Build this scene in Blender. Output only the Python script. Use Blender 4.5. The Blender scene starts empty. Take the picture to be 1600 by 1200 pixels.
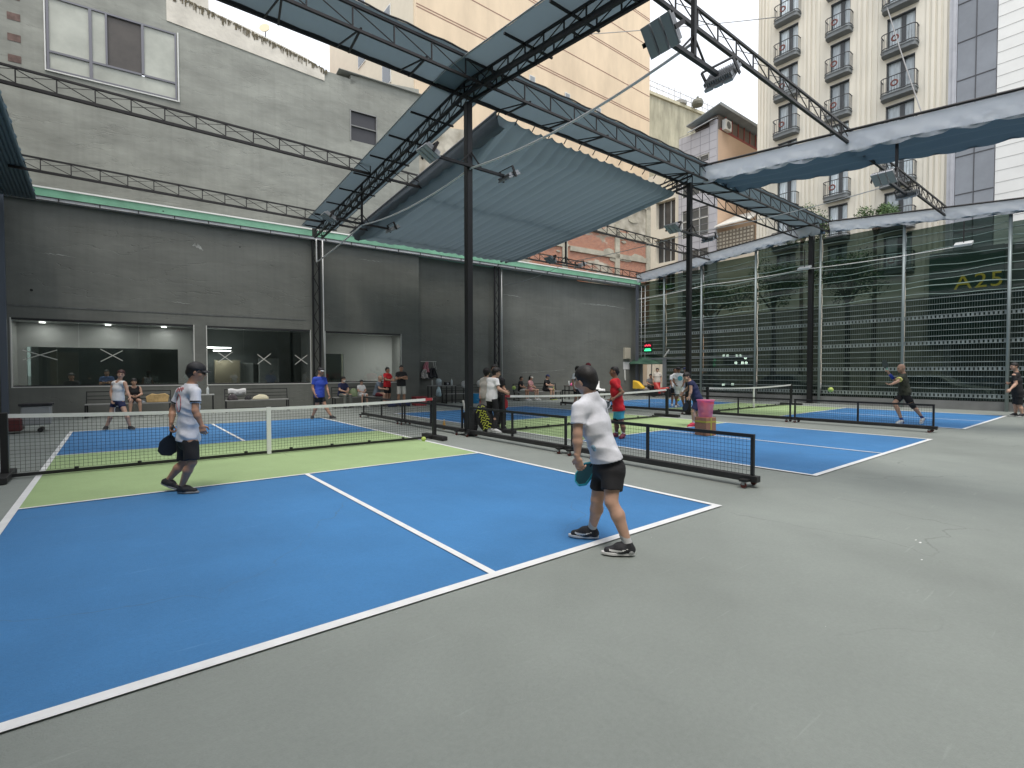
import bpy, math, random
import numpy as np
random.seed(7); RNG=np.random.RandomState(5)
PI=math.pi
sc=bpy.context.scene; COL=sc.collection
V=lambda *a: np.array(a,float)
# ---------------------------------------------------------------- camera, sky, sun, exposure
CAM=V(-5.21732535,-2.95042412,1.49601539); FL=787.27
CF=V(0.618677,0.7852555,-0.02475008); CR=V(0.78547058,-0.61889692,-0.00160101); CU=V(0.01657495,0.01844996,0.99969239)
from mathutils import Matrix
cd=bpy.data.cameras.new('camera'); cam=bpy.data.objects.new('camera',cd); COL.objects.link(cam)
cam.matrix_world=Matrix(((CR[0],CU[0],-CF[0],CAM[0]),(CR[1],CU[1],-CF[1],CAM[1]),(CR[2],CU[2],-CF[2],CAM[2]),(0,0,0,1)))
cd.sensor_fit='HORIZONTAL'; cd.sensor_width=36; cd.lens=36*FL/1600; cd.clip_start=.05; cd.clip_end=600
sc.camera=cam
SUN_EL,SUN_AZ=math.radians(68),math.radians(215)
w=bpy.data.worlds.new('World'); sc.world=w; w.use_nodes=True
nt=w.node_tree; nt.nodes.clear()
sky=nt.nodes.new('ShaderNodeTexSky'); sky.sky_type='NISHITA'; sky.sun_disc=False; sky.sun_elevation=SUN_EL; sky.sun_rotation=SUN_AZ; sky.dust_density=3
b1=nt.nodes.new('ShaderNodeBackground'); b1.inputs['Strength'].default_value=.05
nt.links.new(sky.outputs[0],b1.inputs['Color'])
b2=nt.nodes.new('ShaderNodeBackground'); b2.inputs['Color'].default_value=(.97,.985,1,1); b2.inputs['Strength'].default_value=.78   # white cloud deck
ad=nt.nodes.new('ShaderNodeAddShader'); nt.links.new(b1.outputs[0],ad.inputs[0]); nt.links.new(b2.outputs[0],ad.inputs[1])
wo=nt.nodes.new('ShaderNodeOutputWorld'); nt.links.new(ad.outputs[0],wo.inputs['Surface'])
sd=bpy.data.lights.new('sun','SUN'); sd.energy=1.2; sd.angle=math.radians(17); sd.color=(1,.96,.9)
so=bpy.data.objects.new('sun',sd); COL.objects.link(so)
so.rotation_euler=(math.radians(90)-SUN_EL,0,-SUN_AZ+PI)
sc.view_settings.view_transform='Standard'; sc.view_settings.look='None'; sc.view_settings.gamma=1; sc.view_settings.use_curve_mapping=False
sc.view_settings.exposure=.69
sc.cycles.max_bounces=8; sc.cycles.transparent_max_bounces=24; sc.cycles.use_denoising=True

def ray(u,v): return CF+CR*(u-800)/FL-CU*(v-600)/FL
def at(u,v,D): return CAM+ray(u,v)*D          # a point of the place seen in the photo, D metres deep
def pdepth(v): return CAM[2]*FL/(v-580.5)     # depth of a ground point on row v
# ---------------------------------------------------------------- materials
MATS={}
def mat(name,col,rough=.6,metal=0,nscale=0,namt=.15,bump=0,bscale=None,emit=None,alpha=None,stretch=(1,1,1),spec=.5,trans=0,detail=5):
    if name in MATS: return MATS[name]
    m=bpy.data.materials.new(name); m.use_nodes=True; MATS[name]=m
    t=m.node_tree; b=t.nodes['Principled BSDF']
    b.inputs['Base Color'].default_value=(*col,1); b.inputs['Roughness'].default_value=rough; b.inputs['Metallic'].default_value=metal
    b.inputs['Specular IOR Level'].default_value=spec
    if emit: b.inputs['Emission Color'].default_value=(*emit[0],1); b.inputs['Emission Strength'].default_value=emit[1]
    if trans: b.inputs['Transmission Weight'].default_value=trans
    if nscale or bump:
        tc=t.nodes.new('ShaderNodeTexCoord'); mp=t.nodes.new('ShaderNodeMapping'); mp.inputs['Scale'].default_value=stretch
        t.links.new(tc.outputs['Object'],mp.inputs['Vector'])
    if nscale:
        n=t.nodes.new('ShaderNodeTexNoise'); n.inputs['Scale'].default_value=nscale; n.inputs['Detail'].default_value=detail; n.inputs['Roughness'].default_value=.62
        t.links.new(mp.outputs[0],n.inputs['Vector'])
        mr=t.nodes.new('ShaderNodeMapRange'); mr.inputs['From Min'].default_value=.3; mr.inputs['From Max'].default_value=.7
        mr.inputs['To Min'].default_value=1-namt; mr.inputs['To Max'].default_value=1+namt
        t.links.new(n.outputs['Fac'],mr.inputs['Value'])
        mx=t.nodes.new('ShaderNodeVectorMath'); mx.operation='SCALE'; mx.inputs[0].default_value=col
        t.links.new(mr.outputs[0],mx.inputs['Scale']); t.links.new(mx.outputs[0],b.inputs['Base Color'])
    if bump:
        n2=t.nodes.new('ShaderNodeTexNoise'); n2.inputs['Scale'].default_value=bscale or nscale*3; n2.inputs['Detail'].default_value=6
        t.links.new(mp.outputs[0],n2.inputs['Vector'])
        bp=t.nodes.new('ShaderNodeBump'); bp.inputs['Strength'].default_value=min(1,bump); bp.inputs['Distance'].default_value=.02*max(1,bump)
        t.links.new(n2.outputs['Fac'],bp.inputs['Height']); t.links.new(bp.outputs[0],b.inputs['Normal'])
    return m
def nodes(m): t=m.node_tree; return t,t.nodes,t.links
def sheetmat(name,col,transl,rough=.6,nscale=3,glossy=0,transp=0.,tint=(.80,.92,.85)):
    """cloth or plastic film: part diffuse, part translucent, part see-through"""
    if name in MATS: return MATS[name]
    m=bpy.data.materials.new(name); m.use_nodes=True; MATS[name]=m; t,N,L=nodes(m); N.clear()
    o=N.new('ShaderNodeOutputMaterial'); d=N.new('ShaderNodeBsdfPrincipled'); d.inputs['Base Color'].default_value=(*col,1); d.inputs['Roughness'].default_value=rough
    tr=N.new('ShaderNodeBsdfTranslucent'); tr.inputs['Color'].default_value=(*col,1)
    mx=N.new('ShaderNodeMixShader'); mx.inputs[0].default_value=transl; L.new(d.outputs[0],mx.inputs[1]); L.new(tr.outputs[0],mx.inputs[2])
    last=mx
    if transp:
        tp=N.new('ShaderNodeBsdfTransparent'); tp.inputs['Color'].default_value=(*tint,1)
        m2=N.new('ShaderNodeMixShader'); m2.inputs[0].default_value=transp; L.new(last.outputs[0],m2.inputs[1]); L.new(tp.outputs[0],m2.inputs[2]); last=m2
    if nscale:
        tc=N.new('ShaderNodeTexCoord'); n=N.new('ShaderNodeTexNoise'); n.inputs['Scale'].default_value=nscale; L.new(tc.outputs['Object'],n.inputs['Vector'])
        bp=N.new('ShaderNodeBump'); bp.inputs['Strength'].default_value=.35; bp.inputs['Distance'].default_value=.03; L.new(n.outputs['Fac'],bp.inputs['Height']); L.new(bp.outputs[0],d.inputs['Normal'])
    L.new(last.outputs[0],o.inputs['Surface']); return m
def glassmat(name,tint=(.8,.85,.83),refl=.12,rough=.02):
    if name in MATS: return MATS[name]
    m=bpy.data.materials.new(name); m.use_nodes=True; MATS[name]=m; t,N,L=nodes(m); N.clear()
    o=N.new('ShaderNodeOutputMaterial'); tp=N.new('ShaderNodeBsdfTransparent'); tp.inputs['Color'].default_value=(*tint,1)
    g=N.new('ShaderNodeBsdfGlossy'); g.inputs['Roughness'].default_value=rough; g.inputs['Color'].default_value=(.9,.95,.93,1)
    f=N.new('ShaderNodeFresnel'); f.inputs['IOR'].default_value=1.45; ma=N.new('ShaderNodeMath'); ma.operation='ADD'; ma.inputs[1].default_value=refl; ma.use_clamp=True
    L.new(f.outputs[0],ma.inputs[0]); mx=N.new('ShaderNodeMixShader'); L.new(ma.outputs[0],mx.inputs[0]); L.new(tp.outputs[0],mx.inputs[1]); L.new(g.outputs[0],mx.inputs[2])
    L.new(mx.outputs[0],o.inputs['Surface']); return m
# ---------------------------------------------------------------- mesh builder
WL={}                                                    # world location of each object
def nrm(a): a=np.asarray(a,float); l=np.linalg.norm(a); return a/l if l>1e-12 else a
class MB:
    def __init__(s): s.v=[]; s.f=[]; s.mi=[]; s.n=0
    def add(s,vs,fs,mi=0):
        s.v.extend([tuple(map(float,p)) for p in vs]); s.f.extend([tuple(i+s.n for i in f) for f in fs]); s.mi.extend([mi]*len(fs)); s.n+=len(vs); return s
    def quad(s,a,b,c,d,mi=0): return s.add([a,b,c,d],[(0,1,2,3)],mi)
    def box(s,x0,y0,z0,x1,y1,z1,mi=0): return s.obox(V((x0+x1)/2,(y0+y1)/2,(z0+z1)/2),V(1,0,0),V(0,1,0),V(0,0,1),abs(x1-x0)/2,abs(y1-y0)/2,abs(z1-z0)/2,mi)
    def obox(s,c,X,Y,Z,hx,hy,hz,mi=0):
        P=[c+X*hx*i+Y*hy*j+Z*hz*k for k in(-1,1) for j in(-1,1) for i in(-1,1)]
        return s.add(P,[(0,2,3,1),(4,5,7,6),(0,1,5,4),(2,6,7,3),(0,4,6,2),(1,3,7,5)],mi)
    def beam(s,p,q,w,h=None,up=(0,0,1),mi=0):
        p=V(*p);q=V(*q);h=h or w;Z=nrm(q-p);X=np.cross(up,Z)
        if np.linalg.norm(X)<1e-4: X=np.cross((0,1,0),Z)
        X=nrm(X);Y=np.cross(Z,X); return s.obox((p+q)/2,X,Y,Z,w/2,h/2,np.linalg.norm(q-p)/2,mi)
    def tube(s,pts,r,n=8,mi=0,caps=True):
        pts=[V(*p) for p in pts]; rs=r if hasattr(r,'__len__') else [r]*len(pts)
        T=[nrm(pts[min(i+1,len(pts)-1)]-pts[max(i-1,0)]) for i in range(len(pts))]
        a=V(0,0,1) if abs(T[0][2])<.9 else V(1,0,0); X=nrm(np.cross(a,T[0])); vs=[]
        for i,p in enumerate(pts):
            X=nrm(X-T[i]*(X@T[i])); Y=np.cross(T[i],X)
            for k in range(n):
                t=2*PI*k/n; vs.append(p+(X*math.cos(t)+Y*math.sin(t))*rs[i])
        fs=[(i*n+k,i*n+(k+1)%n,(i+1)*n+(k+1)%n,(i+1)*n+k) for i in range(len(pts)-1) for k in range(n)]
        if caps: fs+=[tuple(range(n))[::-1],tuple(range((len(pts)-1)*n,len(pts)*n))]
        return s.add(vs,fs,mi)
    def lathe(s,c,prof,n=16,mi=0,ax=(0,0,1)):
        return s.tube([V(*c)+nrm(ax)*z for r,z in prof],[max(r,1e-4) for r,z in prof],n,mi)
    def strip(s,A,B,mi=0):
        k=len(A); return s.add(list(A)+list(B),[(i,i+1,k+i+1,k+i) for i in range(k-1)],mi)
    def grid(s,P,mi=0):
        a=len(P);b=len(P[0]); return s.add([p for r in P for p in r],[(i*b+j,i*b+j+1,(i+1)*b+j+1,(i+1)*b+j) for i in range(a-1) for j in range(b-1)],mi)
    def prism(s,poly,d,mi=0):                            # planar polygon pushed along d
        k=len(poly); P=[V(*p) for p in poly]; Q=[p+V(*d) for p in P]
        return s.add(P+Q,[tuple(range(k))[::-1],tuple(range(k,2*k))]+[(i,(i+1)%k,k+(i+1)%k,k+i) for i in range(k)],mi)
    def build(s,name,mats,parent=None,smooth=False,bevel=0,solid=0):
        return meshobj(name,s.v,s.f,mats,parent,smooth,bevel,s.mi,solid)
def meshobj(name,v,f,mats,parent=None,smooth=False,bevel=0,mi=None,solid=0):
    if not isinstance(mats,(list,tuple)): mats=[mats]
    loc=WL[parent.name] if parent is not None else V(0,0,0)
    me=bpy.data.meshes.new(name); v=np.asarray(v,float)-loc
    me.from_pydata(v.tolist(),[],[list(map(int,x)) for x in f]) if not isinstance(f,np.ndarray) else me.from_pydata(v.tolist(),[],f.tolist())
    for m in mats: me.materials.append(m)
    if mi is not None and len(mats)>1: me.polygons.foreach_set('material_index',np.asarray(mi,dtype=np.int32))
    if smooth: me.polygons.foreach_set('use_smooth',[True]*len(me.polygons))
    me.update()
    o=bpy.data.objects.new(name,me); COL.objects.link(o)
    if parent is not None: o.parent=parent; WL[o.name]=loc
    else: WL[o.name]=V(0,0,0)
    if bevel:
        b=o.modifiers.new('bevel','BEVEL'); b.width=bevel; b.segments=2; b.limit_method='ANGLE'
    if solid:
        b=o.modifiers.new('solid','SOLIDIFY'); b.thickness=solid
    return o
def tag(o,label,cat,group=None):
    o['label']=label; o['category']=cat
    if group: o['group']=group
    return o
def thing(name,label,cat,loc=(0,0,0),group=None):
    o=bpy.data.objects.new(name,None); COL.objects.link(o); o.location=[float(x) for x in loc]; o.empty_display_size=.2
    WL[o.name]=V(*loc); return tag(o,label,cat,group)
def struct(o): o['kind']='structure'; return o
def stuff(o): o['kind']='stuff'; return o
def dup(root,loc,label=None):
    r=root.copy(); COL.objects.link(r); r.location=[float(x) for x in loc]; WL[r.name]=V(*loc)
    if label: r['label']=label
    for ch in list(root.children):
        c=ch.copy(); COL.objects.link(c); c.parent=r; WL[c.name]=V(*loc)
        for g in ch.children:
            d=g.copy(); COL.objects.link(d); d.parent=c
    return r
def textmesh(s,size,origin,X,Y,name,m,parent=None,depth=.01,space=1):
    """lettering as real mesh: X is the reading direction, Y is up"""
    cu=bpy.data.curves.new(name,'FONT'); cu.body=s; cu.size=size; cu.space_character=space; cu.extrude=depth
    o=bpy.data.objects.new(name,cu); COL.objects.link(o); bpy.context.view_layer.update()
    me=bpy.data.meshes.new_from_object(o.evaluated_get(bpy.context.evaluated_depsgraph_get()))
    v=[V(*p.co) for p in me.vertices]; f=[tuple(p.vertices) for p in me.polygons]
    bpy.data.objects.remove(o); bpy.data.curves.remove(cu); bpy.data.meshes.remove(me)
    X=nrm(X);Y=nrm(Y);Z=np.cross(X,Y); P=[V(*origin)+X*p[0]+Y*p[1]+Z*p[2] for p in v]
    return meshobj(name,P,f,m,parent)
# wall frame of the dark rear wall: s along it, k behind it
W0=V(1.3,18.7,0); WD=nrm(V(19.2,-1.8,0)); WN=nrm(V(1.8,19.2,0))
def wp(s,k,z): return W0+WD*s+WN*k+V(0,0,z)
def wbox(mb,s0,s1,k0,k1,z0,z1,mi=0):
    c=wp((s0+s1)/2,(k0+k1)/2,(z0+z1)/2); return mb.obox(c,WD,WN,V(0,0,1),abs(s1-s0)/2,abs(k1-k0)/2,abs(z1-z0)/2,mi)
def wpix(u,v,k):
    d=ray(u,v); q=W0+WN*k; p=CAM+d*((q-CAM)@WN)/(d@WN); return (p-W0)@WD,p[2]
def roofz(y): return 8.2-.085*(y-6.9) if y>6.9 else 8.2-.1*(6.9-y)
# ================================================================ SETTING
BLUE=mat('court_blue',(.055,.200,.435),.62,nscale=1.2,namt=.07,bump=.25,bscale=160,spec=.35)
GREEN=mat('court_green',(.35,.475,.235),.65,nscale=1.2,namt=.07,bump=.25,bscale=160,spec=.3)
WHITE=mat('line_white',(.78,.79,.79),.6,nscale=5,namt=.09,detail=9)
GREY=mat('court_grey',(.25,.275,.255),.62,nscale=.7,namt=.09,bump=.25,bscale=120,spec=.35)
def scuffs(m,amt,col,scale=3.0,thr=.73):
    t,N,L=nodes(m); b=N['Principled BSDF']; src=b.inputs['Base Color'].links[0].from_socket
    tc=N.new('ShaderNodeTexCoord'); mp=N.new('ShaderNodeMapping'); mp.inputs['Scale'].default_value=(1,.35,1); mp.inputs['Rotation'].default_value=(0,0,.6)
    n=N.new('ShaderNodeTexNoise'); n.inputs['Scale'].default_value=scale; n.inputs['Detail'].default_value=9; n.inputs['Roughness'].default_value=.75
    r=N.new('ShaderNodeMapRange'); r.inputs['From Min'].default_value=thr-.13; r.inputs['From Max'].default_value=thr; r.inputs['To Max'].default_value=amt
    mx=N.new('ShaderNodeMix'); mx.data_type='RGBA'; mx.inputs['B'].default_value=(*col,1)
    L.new(tc.outputs['Object'],mp.inputs[0]); L.new(mp.outputs[0],n.inputs['Vector']); L.new(n.outputs['Fac'],r.inputs['Value']); L.new(r.outputs[0],mx.inputs['Factor']); L.new(src,mx.inputs['A']); L.new(mx.outputs['Result'],b.inputs['Base Color'])
    # second layer: thin drag marks
    mp2=N.new('ShaderNodeMapping'); mp2.inputs['Scale'].default_value=(1,14,1); mp2.inputs['Rotation'].default_value=(0,0,-.5); n2=N.new('ShaderNodeTexNoise'); n2.inputs['Scale'].default_value=1.6; n2.inputs['Detail'].default_value=8
    r2=N.new('ShaderNodeMapRange'); r2.inputs['From Min'].default_value=.66; r2.inputs['From Max'].default_value=.74; r2.inputs['To Max'].default_value=amt*.8
    m3=N.new('ShaderNodeMix'); m3.data_type='RGBA'; m3.inputs['B'].default_value=(*[min(1,c*1.5+.05) for c in col],1)
    L.new(tc.outputs['Object'],mp2.inputs[0]); L.new(mp2.outputs[0],n2.inputs['Vector']); L.new(n2.outputs['Fac'],r2.inputs['Value']); L.new(r2.outputs[0],m3.inputs['Factor']); L.new(mx.outputs['Result'],m3.inputs['A']); L.new(m3.outputs['Result'],b.inputs['Base Color'])
    rr=N.new('ShaderNodeMapRange'); rr.inputs['To Min'].default_value=b.inputs['Roughness'].default_value-.12; rr.inputs['To Max'].default_value=b.inputs['Roughness'].default_value+.14
    L.new(n.outputs['Fac'],rr.inputs['Value']); L.new(rr.outputs[0],b.inputs['Roughness'])
scuffs(BLUE,.30,(.10,.24,.44)); scuffs(GREEN,.3,(.42,.50,.30)); scuffs(GREY,.45,(.205,.225,.21),1.1)
def cracks(m):
    t,N,L=nodes(m); b=N['Principled BSDF']; src=b.inputs['Base Color'].links[0].from_socket; tc=N.new('ShaderNodeTexCoord')
    wn_=N.new('ShaderNodeTexNoise'); wn_.inputs['Scale'].default_value=.9; wn_.inputs['Detail'].default_value=8; L.new(tc.outputs['Object'],wn_.inputs['Vector'])
    va=N.new('ShaderNodeVectorMath'); va.operation='MULTIPLY_ADD'; va.inputs[1].default_value=(1.3,1.3,0); L.new(wn_.outputs['Color'],va.inputs[0]); L.new(tc.outputs['Object'],va.inputs[2])
    vo=N.new('ShaderNodeTexVoronoi'); vo.feature='DISTANCE_TO_EDGE'; vo.inputs['Scale'].default_value=.33; L.new(va.outputs[0],vo.inputs['Vector'])
    r=N.new('ShaderNodeMapRange'); r.inputs['From Max'].default_value=.0035; r.inputs['To Min'].default_value=.42; r.inputs['To Max'].default_value=0; L.new(vo.outputs['Distance'],r.inputs['Value'])
    n=N.new('ShaderNodeTexNoise'); n.inputs['Scale'].default_value=.35; L.new(tc.outputs['Object'],n.inputs['Vector']); k=N.new('ShaderNodeMapRange'); k.inputs['From Min'].default_value=.5; k.inputs['From Max'].default_value=.62; L.new(n.outputs['Fac'],k.inputs['Value'])
    mm=N.new('ShaderNodeMath'); mm.operation='MULTIPLY'; L.new(r.outputs[0],mm.inputs[0]); L.new(k.outputs[0],mm.inputs[1])
    mx=N.new('ShaderNodeMix'); mx.data_type='RGBA'; mx.inputs['B'].default_value=(.10,.11,.10,1); L.new(mm.outputs[0],mx.inputs['Factor']); L.new(src,mx.inputs['A'])
    # broad stains
    n2=N.new('ShaderNodeTexNoise'); n2.inputs['Scale'].default_value=.28; n2.inputs['Detail'].default_value=4; L.new(tc.outputs['Object'],n2.inputs['Vector']); r2=N.new('ShaderNodeMapRange'); r2.inputs['From Min'].default_value=.35; r2.inputs['From Max'].default_value=.65; r2.inputs['To Min'].default_value=.90; r2.inputs['To Max'].default_value=1.09; L.new(n2.outputs['Fac'],r2.inputs['Value'])
    # fine grain of the sand-filled acrylic
    n3=N.new('ShaderNodeTexNoise'); n3.inputs['Scale'].default_value=38; n3.inputs['Detail'].default_value=5; n3.inputs['Roughness'].default_value=.8; L.new(tc.outputs['Object'],n3.inputs['Vector']); r3=N.new('ShaderNodeMapRange'); r3.inputs['From Min'].default_value=.3; r3.inputs['From Max'].default_value=.7; r3.inputs['To Min'].default_value=.93; r3.inputs['To Max'].default_value=1.07; L.new(n3.outputs['Fac'],r3.inputs['Value'])
    q=N.new('ShaderNodeMath'); q.operation='MULTIPLY'; L.new(r2.outputs[0],q.inputs[0]); L.new(r3.outputs[0],q.inputs[1])
    sc2=N.new('ShaderNodeVectorMath'); sc2.operation='SCALE'; L.new(mx.outputs['Result'],sc2.inputs[0]); L.new(q.outputs[0],sc2.inputs['Scale']); L.new(sc2.outputs[0],b.inputs['Base Color'])
cracks(GREY); cracks(BLUE); cracks(GREEN)
def sheet(name,x0,y0,x1,y1,z,m):
    return struct(MB().quad((x0,y0,z),(x1,y0,z),(x1,y1,z),(x0,y1,z)).build(name,m))
sheet('ground',-200,-200,300,300,-.30,mat('dirt',(.2,.19,.18),.9,nscale=.5))
# club floor slab
fl=MB(); fl.prism([(-8.2,-9,-.28),(21.0,-9,-.28),(21.0,16.3,-.28),(20.6,16.93,-.28),(-8.2,22.6,-.28)],(0,0,.28)); struct(fl.build('court_floor',GREY))
KIT,KF,LEN=4.646,9.112,13.74; CX=[0,2.596+6.1,11.82+6.1]
lw=.025
for i,xr in enumerate(CX):
    x0=xr-6.1
    sheet('court_surface_blue',x0,0,xr,LEN,.004,BLUE); sheet('court_surface_green',x0,KIT,xr,KF,.008,GREEN)
    L_=MB()
    def ln(a,b,c,d): L_.quad((a,b,.012),(c,b,.012),(c,d,.012),(a,d,.012))
    ln(x0-.035,-.04,xr+.035,.04); ln(x0-.035,LEN-.04,xr+.035,LEN+.04)
    for y in (KIT,KF): ln(x0+.035,y-lw,xr-.035,y+lw)
    for x in (x0,xr): ln(x-.035,.04,x+.035,LEN-.04)
    xm=(x0+xr)/2; ln(xm-lw-.005,.04,xm+lw+.005,KIT-lw); ln(xm-lw-.005,KF+lw,xm+lw+.005,LEN-.04)
    struct(L_.build('court_lines',WHITE))
# small white scuffs on the grey floor
sp=MB()
for (u,v,a) in ((1438,849,.05),(1440,876,.03),(1431,845,.03),(1018,840,.012),(620,957,.008),(1290,980,.008)):
    D=pdepth(v); p=at(u,v,D); pts=[]
    for k in range(7): t=k/7*2*PI; r=a*random.uniform(.3,.55); pts.append((p[0]+r*math.cos(t)*1.2,p[1]+r*math.sin(t)*.5,.003))
    sp.add(pts,[tuple(range(7))])
struct(sp.build('paint_drips',WHITE))
# street beyond the screen
ASPH=mat('asphalt',(.055,.055,.057),.85,nscale=2,namt=.2,bump=.4,bscale=60)
sheet('street',23.2,-60,31.2,80,-.14,ASPH)
pv=mat('paving',(.26,.25,.24),.8,nscale=2,namt=.15)
struct(MB().box(21.25,-60,-.29,23.2,80,0).build('pavement',pv)); struct(MB().box(31.2,-60,-.29,33,80,0).build('pavement',pv))
mk=MB()
for k in range(-12,14): mk.box(27.15,k*4,-.139,27.27,k*4+2,-.134)
struct(mk.build('road_markings',WHITE))

# ---------------------------------------------------------------- dark rear wall with three windows
def wallmat(name,col,namt,crk=.6):
    m=mat(name,col,.78,nscale=.55,namt=namt,bump=.5,bscale=2.2,stretch=(1,1,2.2),spec=.25,detail=9)
    t,N,L=nodes(m); b=N['Principled BSDF']; src=b.inputs['Base Color'].links[0].from_socket
    tc=N.new('ShaderNodeTexCoord'); mp=N.new('ShaderNodeMapping'); mp.inputs['Scale'].default_value=(.35,.35,2.4)
    n=N.new('ShaderNodeTexNoise'); n.inputs['Scale'].default_value=1.1; n.inputs['Detail'].default_value=10; n.inputs['Roughness'].default_value=.7
    r=N.new('ShaderNodeMapRange'); r.inputs['From Min'].default_value=.60; r.inputs['From Max'].default_value=.70; r.inputs['To Max'].default_value=crk*.3
    mx=N.new('ShaderNodeMix'); mx.data_type='RGBA'; mx.inputs['B'].default_value=(*[min(1,c*1.7+.01) for c in col],1)
    L.new(tc.outputs['Object'],mp.inputs[0]); L.new(mp.outputs[0],n.inputs['Vector']); L.new(n.outputs['Fac'],r.inputs['Value']); L.new(r.outputs[0],mx.inputs['Factor']); L.new(src,mx.inputs['A'])
    # vertical run marks
    mp3=N.new('ShaderNodeMapping'); mp3.inputs['Scale'].default_value=(5,5,.25); n3=N.new('ShaderNodeTexNoise'); n3.inputs['Scale'].default_value=1.3; n3.inputs['Detail'].default_value=6
    r3=N.new('ShaderNodeMapRange'); r3.inputs['From Min'].default_value=.45; r3.inputs['From Max'].default_value=.75; r3.inputs['To Max'].default_value=.35*crk
    m3=N.new('ShaderNodeMix'); m3.data_type='RGBA'; m3.inputs['B'].default_value=(*[c*.62 for c in col],1)
    L.new(tc.outputs['Object'],mp3.inputs[0]); L.new(mp3.outputs[0],n3.inputs['Vector']); L.new(n3.outputs['Fac'],r3.inputs['Value']); L.new(r3.outputs[0],m3.inputs['Factor']); L.new(mx.outputs['Result'],m3.inputs['A']); L.new(m3.outputs['Result'],b.inputs['Base Color'])
    # plaster cracks: bump from stretched noise ridges
    mp2=N.new('ShaderNodeMapping'); mp2.inputs['Scale'].default_value=(.22,.22,1.1); n2=N.new('ShaderNodeTexNoise'); n2.inputs['Scale'].default_value=1.3; n2.inputs['Detail'].default_value=7
    s=N.new('ShaderNodeMath'); s.operation='SUBTRACT'; s.inputs[1].default_value=.5; a=N.new('ShaderNodeMath'); a.operation='ABSOLUTE'; p=N.new('ShaderNodeMapRange'); p.inputs['From Max'].default_value=.006
    L.new(tc.outputs['Object'],mp2.inputs[0]); L.new(mp2.outputs[0],n2.inputs['Vector']); L.new(n2.outputs['Fac'],s.inputs[0]); L.new(s.outputs[0],a.inputs[0]); L.new(a.outputs[0],p.inputs['Value'])
    bp=N.new('ShaderNodeBump'); bp.inputs['Strength'].default_value=.5*crk; bp.inputs['Distance'].default_value=.05; L.new(p.outputs[0],bp.inputs['Height'])
    old=b.inputs['Normal'].links[0].from_socket; L.new(old,bp.inputs['Normal']); L.new(bp.outputs[0],b.inputs['Normal'])
    return m
DARK=wallmat('dark_grey_render',(.166,.172,.155),.14,.7)
sx=lambda x:(x-1.3)/WD[0]
WIN=[(-9.16,-4.19,1.03,3.25),(-3.82,-.09,1.03,3.24),(.46,3.83,1.04,3.22)]
wt=thing('perimeter_wall','dark grey rendered rear wall with three large viewing windows','wall',wp(0,0,0))
m=MB(); S0,S1,ST=-9.45,19.75,4.7
HT=7.06
def htop(s): return 7.1-.0195*(s+9)
xs=[S0]+[a for w_ in WIN for a in w_[:2]]
wbox(m,S0,WIN[0][0],0,.22,0,HT); wbox(m,WIN[0][1],WIN[1][0],0,.22,0,HT); wbox(m,WIN[1][1],WIN[2][0],0,.22,0,HT); wbox(m,WIN[2][1],ST,0,.22,0,HT)
for a,b,z0,z1 in WIN: wbox(m,a,b,0,.22,0,z0); wbox(m,a,b,0,.22,z1,HT)
m.build('wall',DARK,wt)
m=MB(); wbox(m,ST+.001,9.5,.26,.5,0,6.95); wbox(m,9.5,14.5,.26,.5,0,6.82); wbox(m,14.5,S1,.26,.5,0,6.70); m.build('recessed_wall',DARK,wt)
m=MB()                                                                    # slightly proud render band above the windows
wbox(m,S0,-.3,-.012,-.002,3.62,3.66); m.build('render_ledge',mat('ledge',(.13,.135,.13),.8,nscale=4,namt=.3),wt)
scp=mat('scraped_paint',(.30,.31,.29),.8,nscale=6,namt=.4); sm=MB()
for (u0,v0,u1,v1,h_,k_) in ((785,460,816,465,.05,.255),(913,473,983,483,.06,.255),(800,584,890,577,.035,.255),(905,474,940,478,.04,.2545),(300,383,318,392,.18,-.003),(60,395,120,402,.03,-.003),(260,470,300,476,.03,-.003),(560,405,600,410,.03,-.003)):
    a_=wpix(u0,v0,k_); b_=wpix(u1,v1,k_); n_=16; up=[];dn=[]
    for i in range(n_+1):
        f_=i/n_; s_=a_[0]+(b_[0]-a_[0])*f_; z_=a_[1]+(b_[1]-a_[1])*f_+random.uniform(-.02,.02); t2_=h_*math.sin(PI*min(1,max(0,f_*.96+.02)))*random.uniform(.3,1); up.append(wp(s_,k_,z_+t2_)); dn.append(wp(s_,k_,z_))
    sm.strip(dn,up)
stuff(sm.build('paint_scrapes',scp,wt))
sm=MB()
for (u0,v0,r_) in ((49,453,.05),(375,386,.03),(413,560,.0),(700,470,.03),(255,330,.03)):
    if r_: a_=wpix(u0,v0,-.002); sm.prism([wp(a_[0]+r_*math.cos(t_)*random.uniform(.7,1),-.004,a_[1]+r_*math.sin(t_)*random.uniform(.7,1)) for t_ in np.linspace(0,2*PI,9)[:-1]],WN*.003)
sm.build('wall_holes',mat('hole_dark',(.015,.015,.015),.9),wt)
fw=mat('window_trim_white',(.62,.62,.58),.5); fd=mat('window_trim_black',(.02,.02,.022),.5)
GL=glassmat('viewing_glass',(.78,.81,.80),.05)
tape=mat('white_tape',(.55,.55,.50),.6)
TAPES=[[(-8.47,2.07,.42,.17),(-6.63,2.08,.3,.2)],[(-3.2,2.06,.24,.2),(-1.85,2.01,.24,.2),(-.47,2.0,.24,.2)],[]]
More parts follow.
